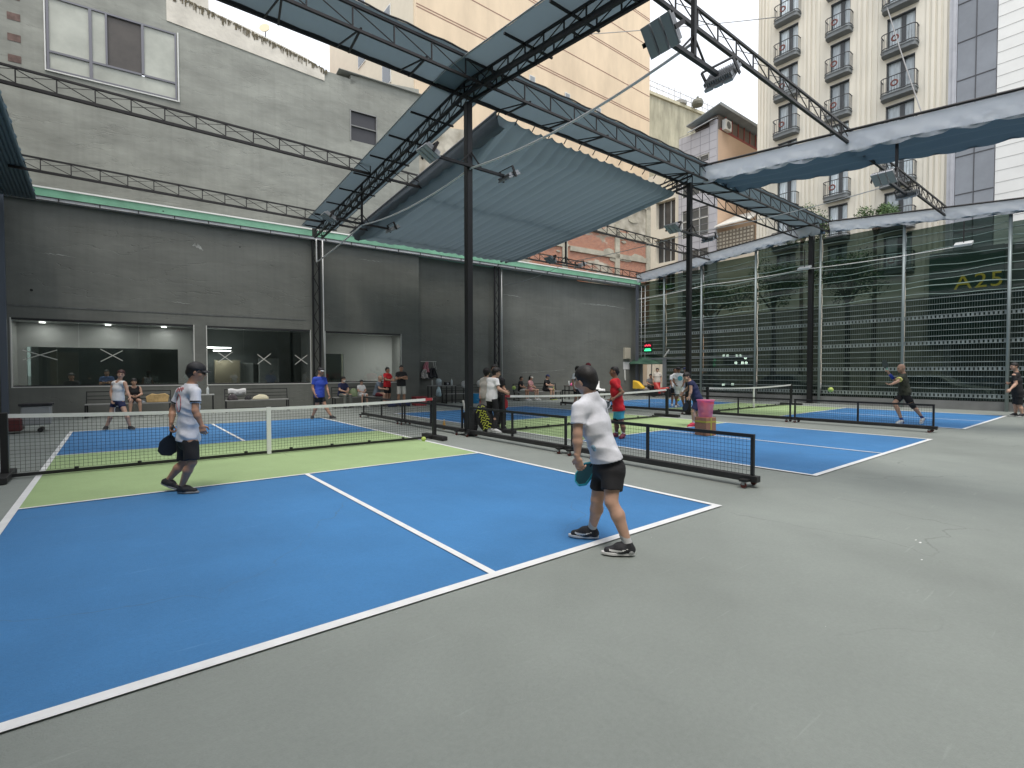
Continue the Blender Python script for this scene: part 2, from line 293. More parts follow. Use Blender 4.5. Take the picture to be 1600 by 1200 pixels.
for i,(a,b,z0,z1) in enumerate(WIN):
    f=MB(); wbox(f,a,b,-.012,.05,z0-.035,z0); wbox(f,b-.03,b,-.012,.05,z0+.001,z1-.001); wbox(f,a,a+.03,-.012,.05,z0+.001,z1-.001)
    wf=f.build('window',fw,wt)
    f=MB(); wbox(f,a+.031,b-.031,.0,.07,z1-.07,z1-.002); wbox(f,a+.031,b-.031,.06,.10,z0+.001,z0+.04); f.build('head_rail',fd,wf)
    f=MB(); nseg=3 if i==0 else 3 if i==1 else 2
    for k in range(nseg):
        q0=a+.035+(b-a-.07)*k/nseg; q1=a+.035+(b-a-.07)*(k+1)/nseg-.008; wbox(f,q0,q1,.075,.087,z0+.042,z1-.072)
    f.build('glass_pane',GL,wf)
    if TAPES[i]:
        f=MB()
        for (s,z,hw,hh) in TAPES[i]:
            for sg in (1,-1):
                p=wp(s-hw,.07,z-sg*hh*random.uniform(.8,1.1)); q=wp(s+hw,.069-.002*sg,z+sg*hh*random.uniform(.8,1.1)); f.beam(p,q,.003,.026)
        f.build('tape_cross',tape,wf)
# ---------------------------------------------------------------- lit clubroom behind the glass
IW=mat('room_wall_white',(.37,.375,.37),.8,nscale=2,namt=.05)
rm=thing('clubroom','pale lit clubroom seen through the rear wall windows','room',wp(0,1,0))
m=MB(); K2=3.4
wbox(m,-9.7,4.66,.23,K2,0,.02); wbox(m,-9.7,4.66,.23,K2,3.36,3.5)
m.build('ceiling',mat('room_ceiling',(.42,.44,.43),.8,nscale=2,namt=.05),rm)
m=MB(); wbox(m,-9.8,-9.7,.23,K2,0,3.5); wbox(m,4.58,4.68,.23,K2,0.021,3.359); wbox(m,-3.95,-3.8,.3,K2,.02,3.36); wbox(m,.12,.24,.3,K2,.02,3.36)
# far wall with inner openings
wbox(m,-9.7,-4.0,K2,K2+.12,2.45,3.36); wbox(m,-9.7,-4.0,K2,K2+.12,.02,.9); wbox(m,-9.7,-9.45,K2,K2+.12,.9,2.45); wbox(m,-4.75,-4.0,K2,K2+.12,.9,2.45)
wbox(m,.24,4.58,K2,K2+.12,2.38,3.36); wbox(m,2.1,4.58,K2,K2+.12,.02,2.38); wbox(m,.24,2.1,K2,K2+.12,.02,.85); 
m.build('partition',IW,rm)
m=MB(); wbox(m,-3.8,.12,K2,K2+.12,.02,3.36); m.build('dark_partition',mat('room_dark',(.10,.115,.11),.8,nscale=2),rm)
m=MB(); wbox(m,-9.7,-4.0,K2+1.9,K2+2,.0,3.5); wbox(m,.24,2.3,K2+1.2,K2+1.3,0,3); m.build('inner_room_back',mat('inner_back',(.09,.10,.095),.8,nscale=1.5,namt=.3),rm)
m=MB(); wbox(m,-9.45,-4.75,K2+.03,K2+.04,.9,2.45); wbox(m,.24,2.1,K2+.03,K2+.04,.85,2.38); m.build('inner_window',glassmat('inner_glass',(.55,.62,.60),.10),rm)
m=MB(); wbox(m,-1.75,-.95,2.6,2.95,.02,2.1); wbox(m,-2.9,-1.95,3.0,3.3,.02,1.9); m.build('cabinet',mat('cabinet_pale',(.30,.32,.30),.7,nscale=2),rm)
m=MB(); wbox(m,-3.45,-2.5,2.7,3.0,.02,2.0); m.build('ochre_cabinet',mat('cabinet_ochre',(.16,.14,.09),.7,nscale=2),rm)
m=MB(); wbox(m,-8.95,-8.1,K2+.9,K2+1.0,.02,2.3); m.build('timber_door',mat('door_timber',(.28,.20,.13),.6,nscale=6,stretch=(6,6,1)),rm)
LIT=mat('lamp_lit',(1,1,1),.5,emit=((1,.99,.95),10))
def downlight(s,k,z,label,power=9):
    t=thing('downlight',label,'ceiling light',wp(s,k,z),'round downlights in the clubroom ceiling')
    c=wp(s,k,z); MB().lathe(c,[(.10,-.03),(.11,-.03),(.11,0)],20).build('lamp_ring',fw,t); MB().lathe(c,[(.092,-.034),(.092,-.031)],20).build('lamp_disc',LIT,t)
    l=bpy.data.lights.new('downlight_beam','AREA'); l.shape='DISK'; l.size=.2; l.energy=power; l.color=(1,.97,.92); o=bpy.data.objects.new('downlight_beam',l); COL.objects.link(o); o.parent=t; o.location=(0,0,-.05)
for s,nm in ((-8.45,'far left'),(-7.15,'second from the left'),(-5.95,'third from the left'),(-4.72,'rightmost')):
    downlight(s,1.6,3.36,'round lit downlight, '+nm+' of the front row over the left clubroom window')
for s,nm in ((-8.9,'left'),(-7.0,'middle'),(-5.2,'right')):
    downlight(s,2.9,3.36,'small round downlight, '+nm+' one of the rear row behind the left window',5)
downlight(4.3,1.2,3.36,'bright round downlight in the top right of the narrow right window',70)
t=thing('tube_lamp','two stacked white tube lamps glowing behind the middle window','tube lamp',wp(-3.3,2.4,2.45))
MB().beam(wp(-3.75,2.4,2.52),wp(-2.85,2.4,2.52),.04).build('tube',LIT,t); MB().beam(wp(-3.5,2.5,2.40),wp(-2.85,2.5,2.40),.035).build('tube',LIT,t)
l=bpy.data.lights.new('tube_glow','AREA'); l.shape='RECTANGLE'; l.size=1; l.size_y=.1; l.energy=16; o=bpy.data.objects.new('tube_glow',l); COL.objects.link(o); o.parent=t; o.location=(0,-.1,-.1)
# ---------------------------------------------------------------- gutter above the wall
gt=thing('wall_gutter','green and white metal gutter along the top of the rear wall','gutter',wp(0,0,7))
GM=mat('gutter_green',(.16,.36,.24),.5,nscale=1.5,namt=.2); GW=mat('gutter_white',(.55,.56,.56),.5,nscale=3,namt=.15)
def slope(mb,k0,k1,za,zb,h,mi=0):                                        # long bar, height falls from za (left) to zb (right)
    P=[wp(S0,k0,za),wp(S1,k0,zb),wp(S1,k1,zb),wp(S0,k1,za)]; mb.prism(P,(0,0,h),mi)
m=MB(); slope(m,-.16,.25,7.08,6.71,.11); m.build('trough',GW,gt)
m=MB(); slope(m,.27,.5,7.10,6.73,.47); m.build('fascia',GM,gt)
m=MB(); slope(m,.24,.53,7.575,7.205,.05); m.build('flashing',mat('flash_white',(.8,.8,.76),.5),gt)
m=MB(); slope(m,-.19,-.165,7.06,6.69,.02); slope(m,-.19,-.165,7.18,6.81,.02)
for k in range(28):
    s=S0+.5+k*1.05; z=7.08-.37*(s-S0)/(S1-S0); wbox(m,s,s+.03,-.185,-.163,z,z+.11)
m.build('gutter_bracket',mat('bracket_dark',(.03,.03,.03),.5),gt)
# side wall at the far left, mostly out of frame
tag(MB().box(-8.45,-9,-.0,-8.25,19.7,7.1).build('perimeter_wall',DARK),'dark grey side wall beyond the left edge of the courts','wall')
tag(MB().box(-8.4,-9.3,0,21,-9.05,6.6).build('perimeter_wall',DARK),'dark grey end wall of the hall behind the photographer','wall')  # unseen wall added to shade the near floor
lb=thing('side_light_block','tall plain building beside the left wall, out of frame','building',(-12,0,0)); MB().box(-20,-20,0,-8.6,17.5,15).build('wall',mat('light_block_render',(.22,.22,.20),.8,nscale=1),lb)  # unseen block added to take sky light off the left side
rb_=thing('rear_light_block','plain building behind the photographer','building',(5,-14,0)); MB().box(-8.4,-24,0,16,-9.6,13).build('wall',MATS['light_block_render'],rb_)  # unseen block added so the foreground falls off darker
cp=MB(); cp.box(-8.02,19.25,0,-7.86,19.40,7.35); tag(cp.build('corner_post',mat('post_bluegrey',(.10,.12,.15),.5)),'blue grey corner post at the left end of the rear wall','post')
# ---------------------------------------------------------------- big grey building behind, and the old brick wall
GB=wallmat('weathered_plaster',(.285,.29,.255),.24,.6)
PG=mat('pale_plaster',(.62,.58,.50),.85,nscale=1.5,namt=.16,bump=.5,bscale=8,detail=9)
gb=thing('grey_building','weathered grey plastered building with a wide window above the rear wall','building',wp(0,2,7))
K=1.5; q=lambda u,v:wpix(u,v,K)
W=[q(62,-46)[0],q(268,0)[0]]; wz=(12.02,14.5); ws0,ws1=-8.38,-4.6
m=MB(); 
def gwall(s0,s1,z0,z1): wbox(m,s0,s1,K,K+.3,z0,z1)
sb0,sb1,sz0,sz1=2.05,3.22,12.15,13.48
gwall(-16,ws0,4.5,15.9); gwall(ws0,ws1,4.5,wz[0]); gwall(ws0,ws1,wz[1]+.05,15.9); gwall(ws1,.9,4.5,14.9); gwall(.9,sb0,4.5,14.7); gwall(sb0,sb1,4.5,sz0); gwall(sb0,sb1,sz1,15.1); gwall(sb1,5.38,4.5,15.1)
wbox(m,-16,5.38,K+.31,K+5,15.0,15.1); wbox(m,5.2,5.38,K+.31,K+6,4.5,15.0)
m.prism([wp(.9,K,14.9),wp(2.3,K,14.9),wp(2.2,K,14.70),wp(.9,K,14.70)],WN*.3)
m.prism([wp(2.3,K,15.1),wp(5.38,K,15.1),wp(5.38,K,15.42),],WN*.3)
m.build('wall',GB,gb)
m=MB(); wbox(m,-16,-3.5,K-.04,K+.25,15.9,17.2)
m.prism([wp(-4.9,K-.03,14.95),wp(.9,K-.03,14.45),wp(.9,K-.03,14.9),wp(.2,K-.03,15.2),wp(-2.0,K-.03,15.65),wp(-4.9,K-.03,16.1)],WN*.33)
m.build('parapet',PG,gb)
gr=mat('mould_growth',(.13,.11,.07),.95,nscale=12,namt=.5); m=MB()
for k in range(700):
    t_=random.random(); s=-4.9+5.9*t_; z=16.08-1.12*t_**1.1+random.uniform(-.05,.02); m.box(*(wp(s,K-.05,z-random.uniform(.01,.06)*random.choice((1,1,2,5)))),*(wp(s+random.uniform(.006,.04),K-.035,z)))
stuff(m.build('mould',gr,gb))
m=MB(); wbox(m,1.5,5.5,K-.15,K+.4,15.43-.3,15.46-.3); m.build('coping',mat('coping',(.3,.3,.27),.8),gb)
al=mat('aluminium_frame',(.17,.17,.19),.5); fr=MB()
def fbox(s0,s1,z0,z1): wbox(fr,s0,s1,K-.03,K+.06,z0,z1)
fbox(ws0,ws1,wz[0]-.0,wz[0]+.05)
s_a,s_b,s_c,s_d=-8.30,-7.18,-5.66,-4.66; zm=12.62
z0_,z1_=12.07,14.5
fbox(s_a-.07,s_a,z0_,z1_); fbox(s_d,s_d+.06,z0_,z1_); fbox(s_b-.045,s_b+.045,z0_,z1_); fbox(s_c-.04,s_c+.04,zm+.06,z1_); fbox(s_a,s_b-.05,zm-.0,zm+.07); fbox(s_b+.05,s_c-.045,zm,zm+.07); fbox(s_c+.045,s_d,zm,zm+.07); fbox(s_a-.07,s_d+.06,z1_,z1_+.06)
fbox(s_b+.42,s_b+.48,zm+.08,z1_)
wn=fr.build('window',al,gb)
m=MB(); wbox(m,ws0-.04,ws0-.005,K-.05,K-.005,wz[0]-.06,wz[1]+.1); wbox(m,ws1+.03,ws1+.07,K-.05,K-.005,wz[0]-.06,wz[1]+.1); wbox(m,ws0,ws1+.02,K-.05,K-.005,wz[0]-.06,wz[0]-.02); m.build('sill',mat('sill_white',(.7,.7,.66),.6),wn)
gp=MB()
for a,b,c,d in ((s_a,s_b-.045,zm+.07,z1_),(s_b+.045,s_b+.42,zm+.07,z1_),(s_c+.04,s_d,zm+.07,z1_),(s_a,s_b-.05,z0_,zm),(s_b+.05,s_d,z0_,zm)): wbox(gp,a,b,K+.02,K+.03,c,d)
gp.build('glass_pane',mat('pale_reflecting_glass',(.44,.45,.39),.3,spec=.3,nscale=.8,namt=.2),wn)
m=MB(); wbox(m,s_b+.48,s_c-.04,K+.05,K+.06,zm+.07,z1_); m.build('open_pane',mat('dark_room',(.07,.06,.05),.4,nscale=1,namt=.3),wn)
m=MB(); wbox(m,sb0,sb1,K+.06,K+.08,sz0,sz1); wd=m.build('window',mat('louvre_dark',(.035,.035,.04),.5),gb)
m=MB(); wbox(m,sb0,sb1,K-.02,K+.05,12.8,12.84); wbox(m,sb0-.05,sb0,K-.03,K+.05,sz0-.04,sz1+.04); wbox(m,sb1,sb1+.04,K-.03,K+.05,sz0-.04,sz1+.04); wbox(m,sb0-.05,sb1+.04,K-.03,K+.05,sz1+.0,sz1+.05); m.build('window_frame',mat('frame_grey',(.22,.22,.21),.5),wd)
m=MB()
for z in (14.2,13.5,12.8,12.1): wbox(m,-9.35,-9.02,K-.01,K+.0,z-.12,z+.12)
m.build('brick_patch',mat('brick_brown',(.15,.10,.085),.9,nscale=5,namt=.4),gb)
# satellite dish & little vents on the parapet are tiny; one dish shows
t=thing('satellite_dish','small cream satellite dish on the mouldy parapet','satellite dish',wp(-1.45,K+.1,15.7))
MB().lathe(wp(-1.45,K+.1,15.9),[(.02,0),(.13,.02),(.2,.07),(.22,.11)],18,ax=(-.5,-.7,.3)).build('dish',mat('dish_cream',(.6,.52,.35),.5),t); MB().tube([wp(-1.45,K+.1,15.45),wp(-1.45,K+.12,15.9)],.02,6).build('stem',fd,t)
# brick wall
def brickmat():
    m=bpy.data.materials.new('exposed_brick'); m.use_nodes=True; t,N,L=nodes(m); b=N['Principled BSDF']; b.inputs['Roughness'].default_value=.9
    tc=N.new('ShaderNodeTexCoord'); sxy=N.new('ShaderNodeSeparateXYZ'); cb=N.new('ShaderNodeCombineXYZ'); L.new(tc.outputs['Object'],sxy.inputs[0]); L.new(sxy.outputs['X'],cb.inputs['X']); L.new(sxy.outputs['Z'],cb.inputs['Y'])
    br=N.new('ShaderNodeTexBrick'); br.inputs['Scale'].default_value=3.4; br.inputs['Color1'].default_value=(.50,.20,.11,1); br.inputs['Color2'].default_value=(.36,.13,.075,1); br.inputs['Mortar'].default_value=(.36,.30,.25,1); br.inputs['Mortar Size'].default_value=.03
    L.new(cb.outputs[0],br.inputs['Vector'])
    n=N.new('ShaderNodeTexNoise'); n.inputs['Scale'].default_value=.45; n.inputs['Detail'].default_value=8; n.inputs['Roughness'].default_value=.68; mp=N.new('ShaderNodeMapping'); mp.inputs['Scale'].default_value=(.6,.6,1.5); L.new(tc.outputs['Object'],mp.inputs[0]); L.new(mp.outputs[0],n.inputs['Vector'])
    r=N.new('ShaderNodeMapRange'); r.inputs['From Min'].default_value=.50; r.inputs['From Max'].default_value=.54
    # more plaster higher up
    zz=N.new('ShaderNodeMapRange'); zz.inputs['From Min'].default_value=2.6; zz.inputs['From Max'].default_value=4.6; zz.inputs['To Min'].default_value=-.06; zz.inputs['To Max'].default_value=.35
    ad=N.new('ShaderNodeMath'); ad.operation='ADD'; L.new(sxy.outputs['Z'],zz.inputs['Value']); L.new(n.outputs['Fac'],ad.inputs[0]); L.new(zz.outputs[0],ad.inputs[1]); L.new(ad.outputs[0],r.inputs['Value'])
    n2=N.new('ShaderNodeTexNoise'); n2.inputs['Scale'].default_value=1.6; n2.inputs['Detail'].default_value=9; L.new(tc.outputs['Object'],n2.inputs['Vector'])
    cr=N.new('ShaderNodeValToRGB'); cr.color_ramp.elements[0].color=(.30,.27,.21,1); cr.color_ramp.elements[1].color=(.56,.52,.43,1); cr.color_ramp.elements[0].position=.35; cr.color_ramp.elements[1].position=.65; L.new(n2.outputs['Fac'],cr.inputs[0])
    mx=N.new('ShaderNodeMix'); mx.data_type='RGBA'; L.new(r.outputs[0],mx.inputs['Factor']); L.new(br.outputs['Color'],mx.inputs['A']); L.new(cr.outputs[0],mx.inputs['B']); L.new(mx.outputs['Result'],b.inputs['Base Color'])
    bp=N.new('ShaderNodeBump'); bp.inputs['Strength'].default_value=.8; bp.inputs['Distance'].default_value=.06; L.new(ad.outputs[0],bp.inputs['Height']); L.new(bp.outputs[0],b.inputs['Normal']); return m
BR=brickmat()
bw=thing('old_party_wall','old party wall with exposed orange brick and crumbling plaster','wall',wp(5.4,K,7.5))
m=MB(); wbox(m,5.39,21.95,K+.05,K+.4,4.5,12.6); m.prism([wp(5.39,K+.05,12.601),wp(21.95,K+.05,12.601),wp(21.95,K+.05,13.2),wp(14,K+.05,14.8),wp(8.5,K+.05,14.2),wp(6.4,K+.05,13.9),wp(5.39,K+.05,12.9)],WN*.35); m.build('wall',BR,bw)
pl=mat('old_concrete',(.42,.39,.31),.9,nscale=2,namt=.25,bump=.6,bscale=9)
m=MB()
for s0,s1,z0,z1 in ((5.4,21.9,12.3,12.55),(10.8,11.15,7.5,11.9),(14.4,14.8,7.5,10.6),(18.7,19.1,7.5,10.9),(11.2,21.9,10.15,10.45),(11.2,14.4,8.9,9.1),(15,21.6,8.75,9.05),(21.55,21.95,7.5,12.6)):
    wbox(m,s0,s1,K-.04,K+.045,z0,z1)
m.build('concrete_frame',pl,bw)
m=MB()
for k in range(26):
    s=random.uniform(11,21); z=random.choice([10.1,10.4,8.8,9.0,11.3])+random.uniform(-.25,.2); a=random.uniform(.15,.7); pts=[wp(s+a*math.cos(t)*random.uniform(.6,1),K+.0,z+a*.4*math.sin(t)*random.uniform(.5,1)) for t in np.linspace(0,2*PI,9)[:-1]]; m.prism(pts,WN*.06)
m.build('plaster_patches',pl,bw)
# ================================================================ BUILDINGS BEYOND
def facemat(name,col,namt=.06,sc_=.5,rough=.8): return mat(name,col,rough,nscale=sc_,namt=namt,bump=.15,bscale=30,detail=8)
SAL=mat('salmon_render',(.70,.565,.40),.8,nscale=.5,namt=.13,bump=.15,bscale=30,detail=9,stretch=(1,1,.3)); CRM=facemat('cream_render',(.60,.54,.42)); 
st=thing('salmon_tower','tall salmon rendered tower with thin horizontal grooves','building',(25,36,0))
m=MB(); m.box(12.07,30,0,39.1,48,46); m.build('wall',SAL,st)
m=MB()
GR=mat('groove_brown',(.30,.17,.13),.8)
for z in (22.4,24.97,27.55,27.75,30.1,32.67,32.87,35.2,37.8,38.0,40.4,43): m.box(12.1,29.985,z,39.05,29.999,z+.07)
m.build('groove',GR,st)
m=MB(); m.box(12.02,30.3,0,12.069,48.1,46); side=m.build('side_cladding',CRM,st)
wnd=mat('window_dark',(.06,.07,.075),.15,spec=.8); wfr=mat('frame_white',(.62,.62,.58),.5)
for (x,z) in ((22.95,26.1),(27.1,26.05),(31.2,26.1),(18.8,26.1)):
    f=MB().box(x-.33,29.93,z-.42,x+.33,29.984,z+.42).build('window',wfr,st); MB().box(x-.25,29.92,z-.34,x+.25,29.928,z+.34).build('pane',mat('pane_grey',(.25,.27,.28),.2),f)
for y in (34,39):
    for z in (24,28,32): f=MB().box(11.96,y,z,12.019,y+1.6,z+2).build('window',wfr,st); MB().box(11.94,y+.1,z+.1,11.958,y+1.5,z+1.9).build('pane',wnd,f)
pk=thing('pink_building','small pink rendered building peeking over the grey parapet','building',(5,46,0))
MB().box(3.0,50,0,11.8,58,32).build('wall',facemat('pink_render',(.60,.30,.30)),pk); MB().box(2.9,49.8,26.9,12.0,49.99,27.3).build('cornice',CRM,pk)
# grey stained concrete block
ob=thing('concrete_block','stained yellowish concrete block with junk along its roof','building',(44,30,0))
a=at(1017,150,58);b=at(1118,182,64); a0=V(a[0],a[1],0);b0=V(b[0],b[1],0); dn=nrm(b0-a0); bk=V(-dn[1],dn[0],0); OC=mat('stained_concrete',(.40,.38,.28),.9,nscale=1.2,namt=.3,stretch=(1,1,.25),bump=.4,bscale=6)
a0=a0-dn*4; hz=34.0
m=MB(); m.prism([a0,b0,b0+bk*12,a0+bk*12],(0,0,hz-.7)); m.build('wall',OC,ob)
m=MB(); m.prism([a0-bk*.2+V(0,0,hz-.699),b0-bk*.2+V(0,0,hz-.699),b0+bk*.5+V(0,0,hz-.699),a0+bk*.5+V(0,0,hz-.699)],(0,0,.35)); m.build('coping',mat('coping_pale',(.5,.47,.34),.9,nscale=2),ob)
for nm,u,v,wd_,hh,lab,mt in (('roof_tank',1040,152,.9,.7,'dark domed water tank on the concrete block roof',mat('tank_dark',(.16,.16,.13),.7,nscale=3)),('roof_vent',1062,160,.9,.5,'grey ventilation hood beside the roof tank',mat('vent_grey',(.4,.4,.38),.5,nscale=3)),('roof_tank',1090,164,.7,.8,'dark angular tank at the right end of the concrete roof',mat('tank_dark',(.1,.1,.1),.7))):
    p=at(u,v,61); p=V(p[0],p[1],hz-.349); t=thing(nm,lab,'roof equipment',p)
    MB().lathe(p,[(wd_*.9,0),(wd_,.3),(wd_*.8,hh*.8),(wd_*.3,hh)],14).build('body',mt,t); MB().lathe(p+V(0,0,hh),[(.15,-.1),(.15,.25)],8).build('cap',mt,t)
rl=thing('roof_railing','thin pale railing with pipes on the concrete block roof','railing',(44,38,34)); m=MB()
for k in range(16):
    p=a0+dn*(k*1.0+3); m.tube([p+V(0,0,hz-.4),p+V(0,0,hz+.9+random.uniform(-.3,.5))],.05,5)
for h in (.3,.9): m.tube([a0+dn*3+V(0,0,hz+h),a0+dn*18+V(0,0,hz+h)],.045,5)
m.build('rails',mat('rail_pale',(.5,.5,.5),.5),rl)
# narrow grey tiled house with dark roof
TL=mat('tile_grey',(.42,.42,.45),.35,nscale=1,namt=.06); JT=mat('joint_dark',(.22,.22,.24),.7)
nh=thing('tiled_house','narrow grey tiled house with a dark sheet roof and salmon flank','building',(36,20,0))
m=MB(); m.box(33,18.9,0,40.2,22.3,20.9); m.build('flank_wall',facemat('salmon_flank',(.62,.45,.32)),nh)
m=MB(); m.box(32.8,18.86,0,32.999,19.5,21.6); m.box(32.8,19.501,19.2,32.999,22.3,21.2); m.box(32.8,22.0,0,32.999,22.301,19.199)
for z in (5,8.3,11.6,15,17.5): m.box(32.8,19.501,z,32.999,21.999,z+1.1)
m.build('tiled_front',TL,nh)
m=MB()
for z in np.arange(.5,21.5,.65): m.box(32.792,18.87,z,32.799,22.29,z+.03)
for y in (19.5,20.3,21.15,22): m.box(32.79,y-.015,0,32.798,y+.015,21.2)
m.build('tile_joints',JT,nh)
for z0,z1 in ((6.1,8.3),(9.4,11.6),(12.7,15),(16.1,17.5),(18.6,19.2)):
    f=MB().box(32.88,19.505,z0,32.95,21.995,z1).build('window',wnd,nh); g=MB()
    for y in (19.55,20.35,21.15,21.95): g.box(32.84,y-.04,z0,32.879,y+.04,z1)
    g.box(32.84,19.5,(z0+z1)/2+.2,32.878,22,(z0+z1)/2+.28); g.build('window_frame',wfr,f)
m=MB(); m.box(33.2,18.95,20.901,40.2,21.0,21.75); m.box(33.2,18.95,21.751,40.2,19.9,22.1); m.build('attic',mat('attic_brown',(.16,.13,.11),.7,nscale=2),nh)
m=MB(); m.box(33.4,18.9,20.92,40.2,18.945,21.1,)
for x in np.arange(34.2,40,1.0): m.box(x,18.88,21.1,x+.07,18.94,22.2)
m.build('attic_rail',mat('oxide_red',(.30,.06,.05),.6),nh)
m=MB(); m.prism([(32.3,18.3,22.45),(40.6,18.3,22.45),(40.6,21.3,21.9),(32.3,21.3,21.75)],(0,0,.07)); m.prism([(32.25,18.25,22.3),(40.6,18.25,22.3),(40.6,18.29,22.3),(32.25,18.29,22.3)],(0,0,.24)); m.build('roof',mat('sheet_roof',(.27,.30,.31),.5,nscale=2),nh)
m=MB(); m.box(33.6,18.55,20.95,34.5,18.87,21.75); ac=m.build('air_conditioner',wfr,nh); MB().lathe((34.05,18.54,21.35),[(.3,-.0),(.3,.01)],16,ax=(0,-1,0)).build('fan_grille',wnd,ac)
m=MB().prism([(32.3,19.0,21.45),(33.19,19.0,21.9),(33.19,21.2,21.6),(32.3,21.2,21.2)],(0,0,.06)); m.build('canopy_roof',mat('pale_sheet',(.42,.45,.47),.5),nh)
# cream framed house further along
ch=thing('cream_house','cream framed house with dark recessed windows beside the brick wall','building',(34,24,0))
m=MB(); m.box(33,22.31,0,40,22.75,19); m.box(33,24.75,0,40,25.6,19)
for z in (7.4,10.2,13.2,16.5): m.box(33,22.751,z,40,24.749,z+.9)
m.box(33.7,22.751,0,34,24.749,7.39); m.build('wall',facemat('cream_paint',(.64,.60,.50)),ch)
for z0,z1 in ((8.31,10.19),(11.11,13.19),(14.11,16.49)):
    f=MB().box(33.5,22.76,z0,33.6,24.74,z1).build('window',mat('recess_dark',(.05,.05,.05),.3,nscale=1,namt=.5),ch); g=MB(); g.box(33.42,23.4,z0,33.49,23.5,z1); g.box(33.42,24.1,z0,33.49,24.2,z1); g.build('window_frame',mat('frame_mid',(.4,.42,.42),.4),f)
pt=thing('balcony_plant','bright green leafy plant on the cream house balcony','plant',(33.1,23.6,9.2)); LEAFG=mat('leaf_bright',(.10,.22,.04),.6,nscale=3,namt=.4); m=MB()
for k in range(160):
    a_=random.uniform(0,2*PI); e=random.uniform(.1,1.3); L0=random.uniform(.4,.95); p=V(33.05,23.6,8.6)+V(0,random.uniform(-.5,.5),0); d=V(math.cos(a_)*math.cos(e)*.6,math.sin(a_)*math.cos(e),math.sin(e)); s_=np.cross(d,V(0,0,1)); s_=nrm(s_)*.05; m.add([p,p+d*L0*.6+s_,p+d*L0-V(0,0,.1),p+d*L0*.6-s_],[(0,1,2,3)])
m.build('foliage',LEAFG,pt); MB().box(32.9,23.1,8.31,33.35,24.1,8.62).build('planter',mat('planter',(.2,.12,.08),.8),pt)
# small terrace house between the tiled house and the hotel
th=thing('terrace_house','low cream terrace house with white awning and pierced block parapet','building',(34,17,0))
m=MB(); m.box(33,15.85,0,38,18.84,11.2); m.build('wall',facemat('cream_wall2',(.56,.5,.4)),th)
m=MB(); m.box(33.0,15.9,11.201,33.15,18.8,12.6); par=m.build('parapet',mat('lattice_dark',(.20,.17,.13),.8),th); g=MB()
for y in np.arange(15.95,18.8,.28):
    for z in np.arange(11.3,12.5,.28): g.box(32.95,y,z,32.999,y+.17,z+.17)
g.build('pierced_blocks',mat('lattice_pale',(.42,.38,.3),.8),par)
m=MB(); m.prism([(32.4,15.9,12.9),(35.5,15.9,14.3),(35.5,18.8,14.3),(32.4,18.8,12.9)],(0,0,.1)); m.build('awning',mat('awning_white',(.62,.62,.58),.5),th)
# hotel: cream, ribbed piers, stacks of small balconies
HC=mat('hotel_cream',(.72,.68,.58),.8,nscale=1.5,namt=.08,stretch=(1,1,.15),bump=.1,bscale=20)
ht=thing('hotel','cream hotel with ribbed piers and stacked small iron balconies','building',(36,10,0))
COLS=[(13.56,1.32),(10.27,1.16),(6.95,1.45)]; FLO=[9.95+2.69*k for k in range(8)]   # window head heights
m=MB()
edges=[15.72]; 
spans=[]
prev=15.72
for c,wd_ in COLS: spans.append((c+wd_/2,prev)); prev=c-wd_/2
spans.append((4.65,prev))
for a_,b_ in [(min(s),max(s)) for s in spans]: m.box(33,a_,0,48,b_,34)
for c,wd_ in COLS:
    m.box(33,c-wd_/2,0,48,c+wd_/2,FLO[0]-2.25)
    for k,z in enumerate(FLO): m.box(33,c-wd_/2,z,48,c+wd_/2,(FLO[k+1]-2.25) if k<7 else 34)
m.build('wall',HC,ht)
m=MB()
for (lo,hi) in ((14.75,15.7),(11.45,12.6),(8.1,9.35),(4.7,5.8)):
    n_=4
    for k in range(n_):
        y=lo+(hi-lo)*(k+.15)/n_; m.box(32.92 if 0<k<n_-1 else 32.95,y,0,32.999,y+(hi-lo)/n_*.55,34)
m.build('pier_rib',HC,ht)
BS=mat('balcony_slab',(.17,.185,.19),.7,nscale=2,namt=.15); IR=mat('iron_dark',(.06,.065,.07),.5); CUR=mat('curtain_glass',(.66,.74,.77),.25,nscale=1.5,namt=.35,stretch=(6,6,.6),spec=.8)
t_,N_,L_=nodes(CUR); b_=N_['Principled BSDF']; sr=b_.inputs['Base Color'].links[0].from_socket; oi=N_.new('ShaderNodeObjectInfo'); mr_=N_.new('ShaderNodeMapRange'); mr_.inputs['To Min'].default_value=.55; mr_.inputs['To Max'].default_value=1.15; L_.new(oi.outputs['Random'],mr_.inputs['Value']); vs_=N_.new('ShaderNodeVectorMath'); vs_.operation='SCALE'; L_.new(sr,vs_.inputs[0]); L_.new(mr_.outputs[0],vs_.inputs['Scale']); L_.new(vs_.outputs[0],b_.inputs['Base Color'])
RD=mat('ring_red',(.16,.055,.045),.6)
first={}
